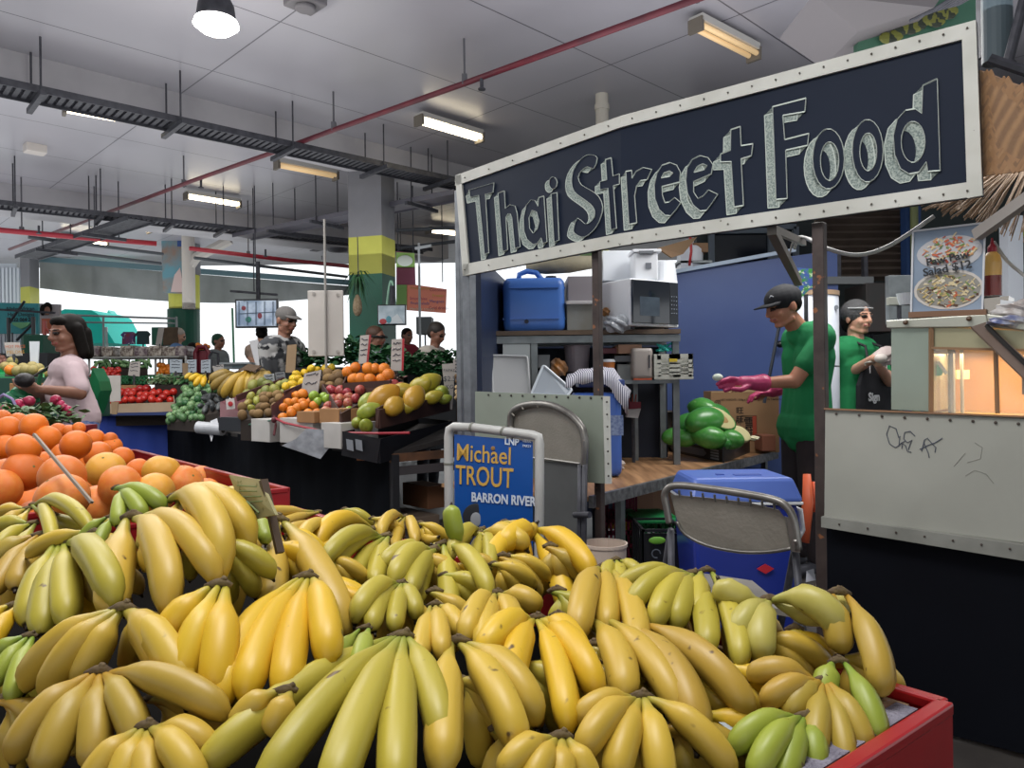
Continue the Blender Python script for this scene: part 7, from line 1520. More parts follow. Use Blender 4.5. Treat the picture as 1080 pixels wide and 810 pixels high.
m = MB(); m.prism([W(238, 421, 5.98), W(247, 420, 5.98), W(248, 431, 5.98), W(239, 432, 5.98)], (0, .004, 0)); m.ell(W(243, 426, 5.97), (.02, .003, .02), mi=1); tag(m.build('fruit_label', [flat('c9c5c2'), flat('b02a30')]), 'small white label with a red fruit on the maroon carton', 'label')
m = MB()
for (a, b) in (((250, 420, 6.1), (300, 401, 6.6)), ((300, 416, 5.7), (332, 402, 6.3))): m.beam(W(*a), W(*b), .015, .05)
tag(m.build('carton_edge', flat('4d2a28', .7)), 'dark red carton edges between the kiwifruit rows', 'carton')
heap('orange', me_o2, ((363, 386, 6.2), (412, 384, 6.2), (415, 402, 5.7), (364, 403, 5.7)), 13.5, 1, 'orange in the back carton of the fruit stand, between the tall price tags', 'fruit', 'oranges at the back of the fruit stand')
heap('mandarin', me_mand, ((300, 415, 5.9), (338, 412, 5.9), (336, 440, 5.05), (292, 442, 5.1)), 11, 1, 'mandarin in the kraft carton left of the apples', 'fruit', 'mandarins on the fruit stand')
heap('apple', me_apr, ((350, 409, 5.9), (386, 408, 5.8), (368, 438, 4.75), (336, 441, 4.85)), 12, 1, 'blushed red apple heaped beside the papayas', 'fruit', 'red apples on the fruit stand', alt=(me_apg, 'green apple mixed among the red apples', 'apple', .22, 'green apples on the fruit stand'))
heap('apple', me_apg, ((328, 418, 5.6), (348, 412, 5.7), (346, 424, 5.3), (328, 430, 5.3)), 11, 1, 'green apple mixed among the red apples', 'fruit', 'green apples on the fruit stand')
heap('apple', me_apr, ((398, 404, 5.8), (420, 402, 5.8), (424, 412, 5.6), (400, 414, 5.6)), 10, 1, 'red apple peeping out behind the papayas', 'fruit', 'red apples behind the papayas')
for (x, y, w, g, d) in [(377,446,15,1,4.5),(386,449,17,1,4.42),(389,433,20,1,4.5),(390,423,22,1,4.8),(405,419,30,0,4.75),(416,428,24,0,4.5),(437,419,27,0,4.75),(424,412,20,0,5.1),(443,408,24,0,5.1),(452,404,24,0,5.3),(457,419,17,0,5.0),(466,415,20,1,5.2),(429,430,16,0,4.7),(470,421,12,1,5.1)]:
    fruit('papaya', me_ppg if g else me_ppy, W(x, y, d), w * d / FPX / 2 * .86, ('lime-green papaya at the near corner of the fruit stand' if x < 395 else 'greenish papaya at the right end of the brown carton') if g else 'mottled golden papaya in the brown carton', 'papaya', 'green papayas of the fruit stand' if g else 'golden papayas on the fruit stand', rot=(R.uniform(.9, 1.5), R.uniform(-.5, .5), R.uniform(0, 3)))
heap('lemon', me_lem, ((310, 391, 6.7), (352, 381, 6.9), (360, 388, 6.6), (312, 398, 6.5)), 9.5, 1, 'yellow lemon in the upper back row', 'fruit', 'lemons at the back of the fruit stand')
heap('lemon', me_lem, ((308, 396, 6.5), (330, 396, 6.4), (322, 412, 6.0), (298, 412, 6.1)), 10, 1, 'yellow lemon in the lower heap left of the white price card', 'fruit', 'lemons beside the white price card')
heap('kiwifruit', me_kiwi, ((262, 418, 6.1), (300, 411, 6.1), (292, 438, 5.5), (250, 440, 5.7)), 9.5, 1, 'brown kiwifruit in the carton left of the mandarins', 'fruit', 'kiwifruit on the fruit stand', alt=(me_mang, 'greenish mango lying among the kiwifruit', 'mango', .25, 'mangoes among the kiwifruit'))
heap('avocado', me_avo, ((268, 402, 6.6), (330, 404, 6.4), (318, 416, 6.1), (252, 420, 6.3)), 11, 1, 'green-brown avocado in the long row behind the kiwifruit', 'fruit', 'avocados on the fruit stand')
heap('potato', me_kiwi, ((345, 392, 6.5), (364, 388, 6.4), (362, 408, 6.1), (336, 412, 6.2)), 11, 1, 'brown netted kiwifruit behind the white price card', 'fruit', 'netted kiwifruit on the fruit stand')
heap('zucchini', me_zuc, ((196, 406, 7.9), (232, 406, 7.6), (212, 442, 6.7), (172, 444, 7.3)), 7.6, 1, 'small striped green squash in the heap at the left end of the stand', 'squash', 'striped green squash at the left end of the stand', jx=.3)
heap('aubergine', me_egg, ((214, 414, 7.2), (238, 414, 7.0), (232, 432, 6.6), (210, 436, 6.8)), 8, 1, 'dull grey-green gourd beside the striped squash', 'gourd', 'grey-green gourds on the stand')
heap('okra', me_zuc, ((165, 397, 8.8), (200, 396, 8.7), (205, 404, 8.4), (160, 404, 8.6)), 6, 1, 'pale slim vegetable in the row behind the striped squash', 'vegetable', 'pale vegetables behind the squash', sc=(.6, .6, 1.6))
# brown bananas and far yellow ones
for (s_, w, tips, c, lb) in [((250,394),11,[(222,403),(224,412),(232,418),(244,420)],'b','brown-spotted banana hand left of the dark leaf on the stand'),((262,392),12,[(236,420),(250,422),(262,418),(272,414)],'o','wide dull banana hand in the middle of the fruit stand'),((276,392),11,[(262,416),(272,418),(281,414),(284,406)],'b','brown banana hand touching the two small price cards'),((248,405),9,[(238,419),(247,421),(255,420)],'m','small yellow hand lying in front of the dull hands'),((215,396),7,[(200,402),(206,408),(214,408)],'y','distant bright yellow hand left of the dull hands'),((232,397),7,[(222,406),(230,410),(238,407)],'y','distant yellow hand just behind the dull hands'),((205,394),6,[(196,400),(203,403)],'m','distant pale banana pair at the back of the stand')]:
    hand(s_, w, tips, c, lb, d=7.0 + (230 - s_[0]) * .004, rr=w * 7 / FPX / 2, grp='banana hands on the fruit stand')
m = MB(); m.add([W(246, 394, 6.9), W(262, 384, 6.9), (W(276, 386, 6.85)), W(268, 392, 6.7), W(258, 390, 6.85)], [(0, 4, 1), (4, 3, 2), (4, 2, 1)]); tag(m.build('dried_leaf', flat('4d3a28', .8), solid=.005), 'curled dark dried leaf on top of the dull bananas', 'leaf')
# greens
m_lf2 = mat('leaf_dark', s2l('1f4a2c'), .5, c2=s2l('2f6337'), ns=6); m_lf3 = mat('leaf_pale', s2l('8d9f7c'), .6, c2=s2l('5c7a4c'), ns=6)
leafy('leafy_greens', [tuple(W(x, y, 7.3)) for x in range(300, 345, 7) for y in (376, 384)], 'dark glossy leafy greens behind the lemons', .1, m_lf2, n=170)
leafy('leafy_greens', [tuple(W(x, y, 7.6)) for x in range(345, 378, 7) for y in (364, 374, 380)], 'tall dark greens behind the white hanging board', .1, m_lf2, n=150)
leafy('leafy_greens', [tuple(W(x, y, 7.2)) for x in range(386, 412, 6) for y in (374, 382)], 'dark greens between the two tall price tags', .09, m_lf2, n=110)
leafy('leafy_greens', [tuple(W(x, y, 7.0)) for x in range(426, 482, 6) for y in (377, 384, 392)], 'long bank of dark parsley right of the tall price tags', .07, m_lf2, n=420)
leafy('leafy_greens', [tuple(W(x, y, 8.6)) for x in range(160, 215, 7) for y in (400, 404)], 'pale feathery vegetables in front of the tomatoes row', .06, m_lf3, n=120)
leafy('leafy_greens', [tuple(W(x, y, 6.5)) for x in (402, 410, 418) for y in (400, 403)], 'bagged red and green salad leaves right of the oranges', .05, mat('leaf_red', s2l('7d3a44'), .5, c2=s2l('4e5c3c'), ns=9), n=60)
m = MB(); 
for i in range(3): m.bbox((W(300 + i * 64, 1, 7.3).x, 7.1, .6), (W(360 + i * 64, 1, 7.3).x, 7.7, W(1, 392, 7.3).z))
tag(m.build('greens_bench', flat('23262a', .8)), 'dark bench carrying the leafy greens behind the fruit stand', 'bench')
heap('garlic', me_kiwi, ((481, 396, 5.9), (492, 396, 5.9), (492, 404, 5.8), (480, 404, 5.8)), 5, 1, 'dark brown nut in the tray beside the left sign post', 'nut', 'nuts beside the sign post')
heap('garlic', ballmesh(flat('b59b74', .7), 8, 6), ((480, 408, 5.8), (491, 408, 5.8), (491, 422, 5.6), (480, 422, 5.6)), 5, 1, 'pale garlic bulb in the tray beside the left sign post', 'garlic', 'garlic beside the sign post')
cbox('fruit_box', 'dark tray under the garlic beside the left sign post', 'box', (478, 405, 494, 428), 5.85, flat('20242c', .7), .4)
# price cards
def card(px4, d, label, mt, writing=0, edge=None, name='price_card'):
    t = thing(name, label, 'price card', W(*px4[3], d)); P = [W(x, y, d) for x, y in px4]; m = MB(); m.prism(P, (0, .012, 0)); m.build('board', mt, t)
    if edge: m = MB(); m.beam(P[1] + V((.004, .0, 0)), P[2] + V((.004, 0, 0)), .012, .016, up=(1, 0, 0)); m.build('edge', edge, t)
    if writing:
        m = MB()
        for r_ in range(writing):
            v = .14 + r_ * .72 / max(1, writing); pts = []
            for i in range(9): u = .15 + i * .085; a = P[0].lerp(P[1], u); b = P[3].lerp(P[2], u); pts.append(a.lerp(b, v + R.uniform(-.3, .3) * .5 / writing) + V((0, -.003, 0)))
            m.tube(pts, .0035, n=4)
        m.build('handwriting', flat('3f4450'), t)
    return t
m_card = mat('card_white', s2l('bdb7b2'), .7, c2=s2l('aaa49f'), ns=4); m_cardk = mat('card_kraft', s2l('9c8468'), .8, c2=s2l('8a7358'), ns=5)
card([(380, 354), (390, 353), (387, 383), (378, 384)], 6.5, 'tall white price tag with a red edge left of the pair above the oranges', m_card, 4, flat('9c2a30'))
card([(413, 358), (425, 357), (424, 391), (412, 391)], 6.2, 'tall white price tag with a red edge at the right end of the oranges', m_card, 4, flat('b02a34'))
card([(466, 384), (480, 383), (477, 432), (471, 432)], 5.3, 'tall white price tag standing at the right end of the papayas', m_card, 0)
card([(321, 394), (339, 390), (335, 417), (317, 414)], 6.0, 'slanted white price card in the middle of the fruit stand', m_card, 2)
card([(303, 364), (313, 363), (311, 393), (301, 393)], 6.9, 'tall brown cardboard tag in front of the man in camouflage', m_cardk, 0)
card([(278, 395), (289, 394), (290, 408), (280, 408)], 6.5, 'small grey price card right of the dull bananas', flat('8d9296', .6), 3)
card([(290, 393), (300, 392), (302, 403), (292, 405)], 6.8, 'dim second price card beside the small grey one', flat('76787a', .6), 2)
card([(478, 379), (490, 377), (490, 396), (478, 398)], 6.1, 'white price card with lines of writing by the left sign post', m_card, 4)
card([(112, 396), (127, 396), (127, 423), (112, 424)], 7.6, 'tall blank white card in front of the tomatoes', m_card, 0)
card([(117, 424), (125, 424), (123, 437), (118, 437)], 7.5, 'small brown cardboard stand below the blank white card', m_cardk, 0)
card([(137, 382), (148, 381), (147, 397), (135, 396)], 8.9, 'white price card with a red picture above the tomatoes', m_card, 3, None)
for i, (x, lb) in enumerate(((179, 'left blue-lettered price card near the far mandarins'), (197, 'middle blue-lettered price card near the far mandarins'), (212, 'right blue-lettered price card beside the red trolley'))):
    card([(x, 379 + i * .5), (x + 10 + (i == 0) * 3, 379), (x + 10 + (i == 0) * 3, 393), (x, 393)], 9.3, lb, flat('b9c3cc', .6), 3)
card([(192, 383), (198, 383), (198, 398), (193, 398)], 9.0, 'narrow brown tag between the blue-lettered price cards', m_cardk)
card([(224, 386), (237, 384), (237, 393), (226, 393)], 9.0, 'pale faded price card left of the weighing scale', m_card, 1)
card([(4, 361), (20, 361), (23, 375), (7, 376)], 6.6, 'white card with orange handwriting over the left melons', m_card, 0)
text('HOT PRICE', W(5.5, 367, 6.58), (1, 0, 0), (0, 0, 1), .035, flat('b5562a'), bpy.data.objects[[o.name for o in bpy.data.objects if o.get('label', '').startswith('white card with orange')][0]]); text('MELONS', W(7, 373, 6.58), (1, 0, 0), (0, 0, 1), .04, flat('b5822a'), bpy.data.objects[[o.name for o in bpy.data.objects if o.get('label', '').startswith('white card with orange')][0]])
card([(31, 360), (41, 360), (40, 383), (32, 386)], 6.4, 'tall glossy white tag left of the woman in pink', mat('gloss_white', s2l('cdd2d8'), .2))
p = [o for o in bpy.data.objects if o.get('label', '').startswith('tall white price tag standing')][0]; text('PAPAYA', W(467.5, 392, 5.28), (1, 0, 0), (0, 0, 1), .028, flat('3f4450'), p); text('$2.50', W(467.5, 402, 5.28), (1, 0, 0), (0, 0, 1), .05, flat('3f4450'), p); text('KG', W(470, 410, 5.28), (1, 0, 0), (0, 0, 1), .04, flat('3f4450'), p)
# hanging white board on its pole
hb = thing('hanging_board', 'blank white board on a thin pole above the lemons', 'board', W(343, 375, 6.6))
m = MB(); a, b = W(325, 376, 6.6), W(362, 306, 6.6); m.bbox((a.x, 6.6, a.z), (b.x, 6.615, b.z)); m.build('panel', mat('board_grey', s2l('b5b0ab'), .6, c2=s2l('a7a29d'), ns=3), hb, bevel=.01)
m = MB(); c = W(343.5, 340, 6.58); m.cyl((c.x, 6.58, W(1, 392, 6.6).z), (c.x, 6.58, W(1, 236, 6.6).z), .011, n=8); m.build('pole', flat('8d8a86'), hb)
m = MB()
for x, y in ((331, 310), (356, 311), (331, 371), (356, 371)): m.cyl(W(x, y, 6.595), W(x, y, 6.588), .015, n=10)
m.build('sucker', flat('a09b96'), hb)
# plastic bag rolls
def roll(px, py, w, h, d, label):
    t = thing('bag_roll', label, 'plastic bag roll', W(px, py, d)); A, B = W(px - w / 2, py - h * .1, d + .03), W(px + w / 2, py + h * .08, d - .03); r = h / 2 * d / FPX
    m = MB(); m.cyl(A, B, r, n=20); m.build('film', mat('bag_film', s2l('b9bcc2'), .3, c2=s2l('a3a6ac'), ns=10), t, smooth=False)
    m = MB(); e = (B - A).normalized(); m.cyl(B, B + e * .004, r * .95, n=20); m.cyl(B + e * .004, B + e * .006, r * .55, n=16, mi=1); m.build('core', [flat('8d8d90'), flat('2b2624')], t); return t
roll(222, 452, 26, 13, 6.5, 'white roll of plastic bags hanging left on the green rod')
rl = roll(351, 460, 16, 12, 4.65, 'white roll of plastic bags hanging on the red rod')
m = MB(); G_ = [[W(x, y, 4.6) for x, y in r_] for r_ in (((323, 452), (340, 453), (357, 457)), ((312, 463), (330, 466), (349, 470)), ((297, 470), (318, 477), (338, 484)))]
for i in range(2):
    for j in range(2): m.poly([G_[i][j], G_[i][j + 1], G_[i + 1][j + 1], G_[i + 1][j]])
m.build('loose_bag', mat('bag_loose', s2l('b3b8c0'), .25, c2=s2l('8d9298'), ns=16, amt=.35), rl, solid=.004)
m = MB(); m.poly([W(222, 444, 6.5), W(229, 441, 6.5), W(231, 451, 6.45), W(222, 450, 6.45)]); m.poly([W(220, 456, 6.5), W(226, 456, 6.5), W(223, 466, 6.45)]); m.build('loose_bag', mat('bag_film', s2l('b9bcc2')), [o for o in bpy.data.objects if o.get('label', '').startswith('white roll of plastic bags hanging left')][0])
m = MB(); m.tube([W(234, 452, 6.4), W(262, 448, 5.7), W(288, 443, 5.2)], .007, n=6); tag(m.build('hanging_rod', flat('3f6b5c', .4)), 'thin green rod holding the left roll of bags', 'rod')
m = MB(); m.tube([W(290, 441, 5.15), W(300, 446, 5.0), W(345, 456, 4.6), W(400, 457, 4.3), (W(432, 456.5, 4.25))], .008, n=6); tag(m.build('hanging_rod', flat('a02a38', .4)), 'thin red rod holding the right roll of bags', 'rod')
m = MB(); m.tube([W(289, 439, 5.2), W(291, 448, 5.15), W(289, 459, 5.1)], .008, n=6); m.ell(W(289, 443, 5.13), .02); tag(m.build('string', flat('5a2028', .7)), 'dark red string knotted where the two rods meet', 'string')
# weighing scale
m = MB(); a, b = W(236, 389, 8.6), W(263, 384, 8.6); m.bbox((a.x, 8.6, a.z), (b.x, 8.9, b.z)); m.bbox((a.x - .03, 8.55, b.z), (b.x + .03, 8.95, b.z + .02)); m.bbox((a.x + .1, 8.59, a.z + .01), (b.x - .05, 8.6, b.z - .015), 1); tag(m.build('weighing_scale', [flat('7d8386', .4), flat('4f6066')]), 'flat grey weighing scale behind the dull bananas', 'scale')
# ---------- tomato table with blue cloth ----------
D0 = 8.2
bt = thing('market_table', 'market table draped in a bright blue cloth under the tomatoes', 'table', (W(140, 1, D0).x, D0, 0))
a, b = W(84, 436, 8.0), W(225, 432, 8.6); m = MB(); N_ = 30; U = [a.lerp(b, i / N_) for i in range(N_ + 1)]; Lw = [V((p.x, p.y - .02 * math.sin(i * 1.4) - .03, .03)) for i, p in enumerate(U)]
for i in range(N_): m.poly([U[i], U[i + 1], Lw[i + 1], Lw[i]])
m.build('cloth', mat('blue_cloth', s2l('1c3a94'), .75, c2=s2l('17307e'), ns=3, bump=.3, bs=6), bt, smooth=True)
m = MB(); m.bbox((a.x, 8.05, a.z - .03), (b.x, 9.2, a.z)); m.build('tabletop', flat('2b3a6a'), bt)
cb1 = tray4('fruit_box', 'pale kraft carton heaped with tomatoes on the blue table', 'box', [(100, 427, 8.0), (184, 424, 8.2), (182, 411, 8.8), (103, 412, 8.7)], mat('carton_pale', s2l('b39d84'), .8, c2=s2l('a38d74'), ns=4), .1)
cbox('cardboard_box', 'brown carton standing behind the tomatoes at the left', 'box', (100, 406, 143, 420), 8.75, m_kraft, .1)
heap('tomato', me_tom, ((128, 409, 8.7), (180, 407, 8.8), (186, 423, 8.2), (114, 425, 8.1)), 8.6, 1, 'red tomato heaped in the pale carton on the blue table', 'tomato', 'tomatoes on the blue table')
crate('vegetable_crate', 'green lattice crate behind the tomatoes, left one', (100, 396, 136, 406), 9.0, m_gcr, depth=.4, rows=2, cols=9)
crate('vegetable_crate', 'green lattice crate behind the tomatoes, right one', (138, 396, 166, 406), 9.0, mat('green_crate2', s2l('23804a'), .4), depth=.4, rows=2, cols=8)
heap('chilli', me_tom, ((96, 388, 9.2), (126, 388, 9.2), (128, 397, 9.0), (96, 397, 9.0)), 5.5, 1, 'small bright red capsicum in the left green crate', 'capsicum', 'red capsicums in the green crate', sc=(.8, .8, 1.2))
heap('mandarin', me_mand, ((166, 384, 9.9), (180, 384, 9.9), (180, 395, 9.7), (166, 395, 9.7)), 6, 1, 'mandarin in the far pile left of the blue-lettered cards', 'fruit', 'far mandarins')
heap('mandarin', me_mand, ((188, 374, 10.4), (205, 373, 10.4), (206, 378, 10.3), (190, 378, 10.3)), 5.5, 1, 'mandarin in the farthest pile by the red trolley', 'fruit', 'farthest mandarins')
heap('mandarin', me_mand, ((207, 363, 10.6), (219, 363, 10.6), (220, 368, 10.5), (206, 368, 10.5)), 5, 1, 'orange balanced on top of the red trolley', 'fruit', 'oranges on the red trolley')
heap('zucchini', me_zuc, ((100, 379, 9.6), (160, 380, 9.6), (160, 388, 9.5), (98, 388, 9.5)), 6, 1, 'pale green vegetable on the wire rack behind the tomatoes', 'vegetable', 'green vegetables on the wire rack', sc=(.6, .6, 1.4))
# bagged produce shelf
rk = thing('produce_rack', 'white wire produce rack behind the tomatoes', 'rack', W(140, 380, 9.9))
for y in (377, 396):
    m = MB(); a, b = W(94, y, 9.9), W(196, y - 1, 9.9); m.bbox((a.x, 9.7, a.z - .02), (b.x, 10.3, a.z)); m.build('shelf', flat('8f8f8c', .5), rk)
for x in (94, 111, 128, 146, 164, 196):
    m = MB(); a = W(x, 377, 9.8); m.cyl((a.x, 9.8, .02), (a.x, 9.8, a.z + .02), .015, n=6); m.build('upright', flat('b5b5b2', .5), rk)
m_bg = mat('bagged_veg', s2l('5d4c42'), .35, c2=s2l('b0a79b'), ns=26, amt=.25, spots=(s2l('35261f'), 30, .6))
for i, (x, w_) in enumerate(((97, 14), (112, 12), (133, 15), (148, 15), (163, 15), (178, 15), (190, 13))):
    cbox('vegetable_bag', 'clear bag of brown produce standing on the wire rack', 'bag', (x - w_ / 2, 364.5 + (i % 2), x + w_ / 2, 376.5), 9.85, m_bg if i % 3 else mat('bagged_veg2', s2l('4d3440'), .35, c2=s2l('a39a94'), ns=22, amt=.3), .3, group='produce bags on the wire rack', bevel=.03)
# clothes rack & clutter far left
m = MB(); c = W(205, 360, 13)
fr2 = thing('clothes_rack', 'thin metal clothes rail behind the produce rack', 'rack', W(140, 340, 13))
m = MB(); m.tube([W(62, 332, 13), W(185, 336, 13)], .02, n=6); m.tube([W(84, 340, 13), W(184, 341, 13)], .015, n=6)
for x in (62, 109, 186): m.cyl(W(x, 334, 13), V((W(x, 334, 13).x, 13, 0)), .018, n=6)
m.build('rail', flat('8d9295', .4), fr2)
def garment(x, y, w, h, label, mt):
    P = [(x - w * .3, y), (x + w * .3, y), (x + w * .5, y + h * .25), (x + w * .38, y + h * .4), (x + w * .4, y + h), (x - w * .4, y + h), (x - w * .38, y + h * .4), (x - w * .5, y + h * .25)]; m = MB(); m.prism([W(a, b, 12.9) for a, b in P], (0, .06, 0)); tag(m.build('hanging_shirt', mt), label, 'clothing')
garment(135, 350, 16, 13, 'red, white and blue patterned top hanging on the clothes rail', mat('patt', s2l('8a3a4a'), .8, c2=s2l('3a4f8a'), ns=9, spots=(s2l('c9c9d0'), 12, .6)))
garment(150, 349, 15, 14, 'dark teal top hanging beside the patterned one', flat('1f3b3f'))
m = MB(); a, b = W(160, 364, 12.8), W(172, 345, 12.8); m.bbox((a.x, 12.8, a.z), (b.x, 13.2, b.z)); tag(m.build('green_bin', m_grn), 'dark green bin left of the poster column', 'bin')
cbox('crate_stack', 'stack of wooden crates against the green poster column', 'crate', (172, 345, 187, 364), 12.4, mat('crate_wood', s2l('6f5a44'), .8, c2=s2l('3f352c'), ns=4), .05)
card([(167, 346), (173, 345), (170, 364), (164, 364)], 11.5, 'tall leaning pale tag by the green bin', m_card)
m = MB(); m.tube([W(207, 393, 10), W(206, 372, 10), W(209, 366, 10), W(217, 366, 10), W(220, 372, 10), W(219, 393, 10)], .03, n=8); m.bbox(W(206, 393, 10.05), W(219, 370, 10.1)); tag(m.build('shopping_trolley', flat('6b1426', .5)), 'dark red shopping trolley bag behind the price cards', 'trolley')
m = MB(); m.tube([W(222, 388, 9.8), W(221, 376, 9.8), W(224, 371, 9.8), W(230, 373, 9.8), W(231, 388, 9.8)], .018, n=6); m.bbox(W(222, 391, 9.9), W(230, 380, 10.1)); tag(m.build('black_pushchair', m_dk), 'black framed pushchair beside the red trolley', 'pushchair')
m = MB(); m.cyl(W(245, 325, 9.8), W(247, 388, 9.8), .014, n=6); tag(m.build('green_pole', flat('3f7d5c')), 'thin green pole left of the hanging screen', 'pole')
m = MB(); m.poly([W(263, 360, 8.8), W(272, 358, 8.8), W(279, 384, 8.7), (W(270, 386, 8.7))]); tag(m.build('paper_sheet', flat('c3c3c6'), solid=.01), 'white sheet hanging between the bare-armed person and the camouflage man', 'paper')
def tv(x0, y0, x1, y1, d, label, m1, hang):
    t = thing('screen', label, 'screen', W((x0 + x1) / 2, y1, d)); a, b = W(x0, y1, d), W(x1, y0, d); m = MB(); m.bbox((a.x, d, a.z), (b.x, d + .06, b.z)); m.build('bezel', flat('16181c', .3), t, bevel=.008)
    q = (b.x - a.x) * .04; m = MB(); m.bbox((a.x + q, d - .004, a.z + q), (b.x - q, d, b.z - q)); m.build('display', m1, t)
    m = MB(); c = (a.x + b.x) / 2; m.cyl((c, d + .08, b.z - .1), (c, d + .08, hang), .03, n=8); m.build('mount', m_dk, t); return t, a, b
t, a, b = tv(248, 315, 293, 346, 10.2, 'hanging screen showing a split pale picture above the bare-armed person', mat('screen_pic', s2l('7d90a8'), .3, c2=s2l('b9c6d6'), ns=3.5, amt=.2, spots=(s2l('2b3038'), 5, .6), emit=.5), 2.9)
m = MB()
for i in range(5): x = 252 + i * 9; m.beam(W(x, 343, 10.17), W(x, 318, 10.17), .01, .01, up=(1, 0, 0))
m.beam(W(252, 331, 10.17), W(291, 329, 10.17), .01, .01); m.ell(W(262, 337, 10.17), (.04, .004, .04), mi=1); m.ell(W(274, 333, 10.17), (.03, .004, .04), mi=2); m.ell(W(257, 325, 10.17), (.03, .004, .03), mi=2); m.build('picture_detail', [flat('5d6f86'), flat('4fa090'), flat('b05560')], t)
m = MB(); m.beam(W(243, 307, 10.3), W(293, 311, 10.3), .03, .03); tag(m.build('ceiling_bar', m_dk), 'dark bar above the hanging screen', 'bar')
t, a, b = tv(398, 321, 428, 343, 8.3, 'small screen showing a street picture beside the near pillar', mat('screen_pic2', s2l('8d98a0'), .3, c2=s2l('6a7880'), ns=4, amt=.2, emit=.5), 2.3)
m = MB(); m.prism([W(x, y, 8.27) for x, y in ((405, 341), (419, 331), (426, 341))], (0, .005, 0)); m.ell(W(404, 339, 8.27), (.04, .004, .03), mi=1); m.ell(W(410, 337, 8.27), (.03, .004, .04), mi=2); m.build('picture_detail', [flat('c3cbd0'), flat('a83a40'), flat('4f8a9a')], t)
# signs at right of near pillar
sg2 = thing('banner', 'salmon pink banner with rows of coloured lettering right of the near pillar', 'banner', W(449, 333, 11))
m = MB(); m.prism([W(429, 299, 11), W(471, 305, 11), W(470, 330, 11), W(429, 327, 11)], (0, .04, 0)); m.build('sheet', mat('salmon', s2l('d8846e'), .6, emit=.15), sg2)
m = MB(); m.prism([W(418, 297, 10.98), W(429, 299, 10.98), W(429, 327, 10.98), W(418, 323, 10.98)], (0, .04, 0)); m.build('green_end', flat('8fbf6a'), sg2)
for i, (s_, x, y, c) in enumerate((('Fresh juices', 433, 305, 'c9b23a'), ('Smoothies', 432, 316, 'b03a6a'), ('Fruit salads', 433, 321, '4a5fa0'), ('Healthy snacks', 432, 327, 'd9d3c0'), ('Coconuts', 453, 307, '9a3a5a'), ('Frozen', 456, 313, 'c9b23a'), ('Mangoes', 453, 319, '4a5fa0'), ('Cold drinks', 452, 326, '9a3a5a'))):
    text(s_, W(x, y, 10.95), (1, 0, -.03), (0, 0, 1), .06, flat(c), sg2)
m = MB(); m.prism([W(418, 265, 9.6), W(437, 267, 9.6), W(438, 300, 9.6), W(418, 300, 9.6)], (0, .04, 0)); sg3 = tag(m.build('banner', [flat('a05472')]), 'tall pink and green banner just right of the near pillar top', 'banner')
m = MB(); m.prism([W(418, 266, 9.58), W(437, 267, 9.58), W(437.5, 282, 9.58), W(418, 282, 9.58)], (0, .02, 0)); m.build('green_top', flat('86ad5c'), sg3)
m = MB(); m.ell(W(427, 275, 9.56), (.1, .01, .07), seg=20); m.build('white_oval', flat('c3cbc4'), sg3)
m = MB(); m.bbox((W(438, 1, 9.6).x, 9.55, .0), (W(440, 1, 9.6).x, 9.6, W(1, 262, 9.6).z)); m.beam(W(438, 262, 9.57), W(455, 259, 9.5), .03, .03); tag(m.build('banner_pole', flat('b0b5ba')), 'thin pale pole right of the pink and green banner', 'pole')
cbox('speaker_box', 'grey cabinet behind the small screen', 'cabinet', (439, 334, 455, 352), 10.0, flat('63686c'), .3)
# hanging plant on near pillar
hp = thing('hanging_plant', 'trailing fern in a brown hanging basket on the near pillar', 'plant', W(378, 325, 8.2))
m = MB(); c = W(377, 322, 8.2); m.ell(c, (.05, .05, .12), fn=lambda p: [p[0] * (1 - .2 * p[2]), p[1] * (1 - .2 * p[2]), p[2]]); m.build('basket', mat('basket', s2l('7d6a50'), .9, c2=s2l('a3927a'), ns=40, bump=.6), hp)
m = MB()
for i in range(46):
    a = R.uniform(0, 6.3); r_ = R.uniform(.06, .26); q = W(378, R.uniform(285, 296), 8.2); e = q + V((math.cos(a) * r_, math.sin(a) * r_ * .6, -R.uniform(.1, .38))); mid = q.lerp(e, .4) + V((0, 0, .06)); sd = V((-math.sin(a), math.cos(a), 0)) * .012
    m.add([q, mid + sd, mid - sd, e], [(0, 1, 2), (1, 3, 2)])
m.build('fronds', m_lf2, hp); m = MB(); m.cyl(W(378, 292, 8.2), W(377, 250, 8.3), .006, n=5); m.build('hanger', m_dk, hp)
# far left: banners, tent, clothes
sgn = thing('banner', 'turquoise banner with dark lettering and a diamond at the far left', 'banner', W(25, 352, 12.5))
m = MB(); m.prism([W(-10, 319, 12.5), W(40, 320, 12.5), (W(40, 352, 12.5)), W(-10, 352, 12.5)], (0, .05, 0)); m.build('sheet', mat('turq', s2l('45a3a8'), .6, c2=s2l('3d95a0'), ns=2), sgn)
text('Alisha African', W(6, 327.5, 12.45), (1, 0, 0), (0, 0, 1), .085, flat('1c3a40'), sgn, bold=.002); text('Hair Designs', W(8, 333.5, 12.45), (1, 0, 0), (0, 0, 1), .085, flat('1c3a40'), sgn, bold=.002); text('0422 064 200', W(9, 339, 12.45), (1, 0, 0), (0, 0, 1), .08, flat('16262a'), sgn, bold=.003)
m = MB(); m.prism([W(x, y, 12.44) for x, y in ((12, 340), (32, 340), (29, 344), (22, 347), (14, 343))], (0, .02, 0)); m.build('green_shape', flat('6fae7c'), sgn)
m = MB(); m.prism([W(42, 320, 12.4), W(63, 321, 12.4), W(62, 352, 12.4), W(42, 352, 12.4)], (0, .05, 0)); sg4 = tag(m.build('portrait_banner', flat('a9a3a6')), 'pale banner with two women\'s portraits beside the turquoise banner', 'banner')
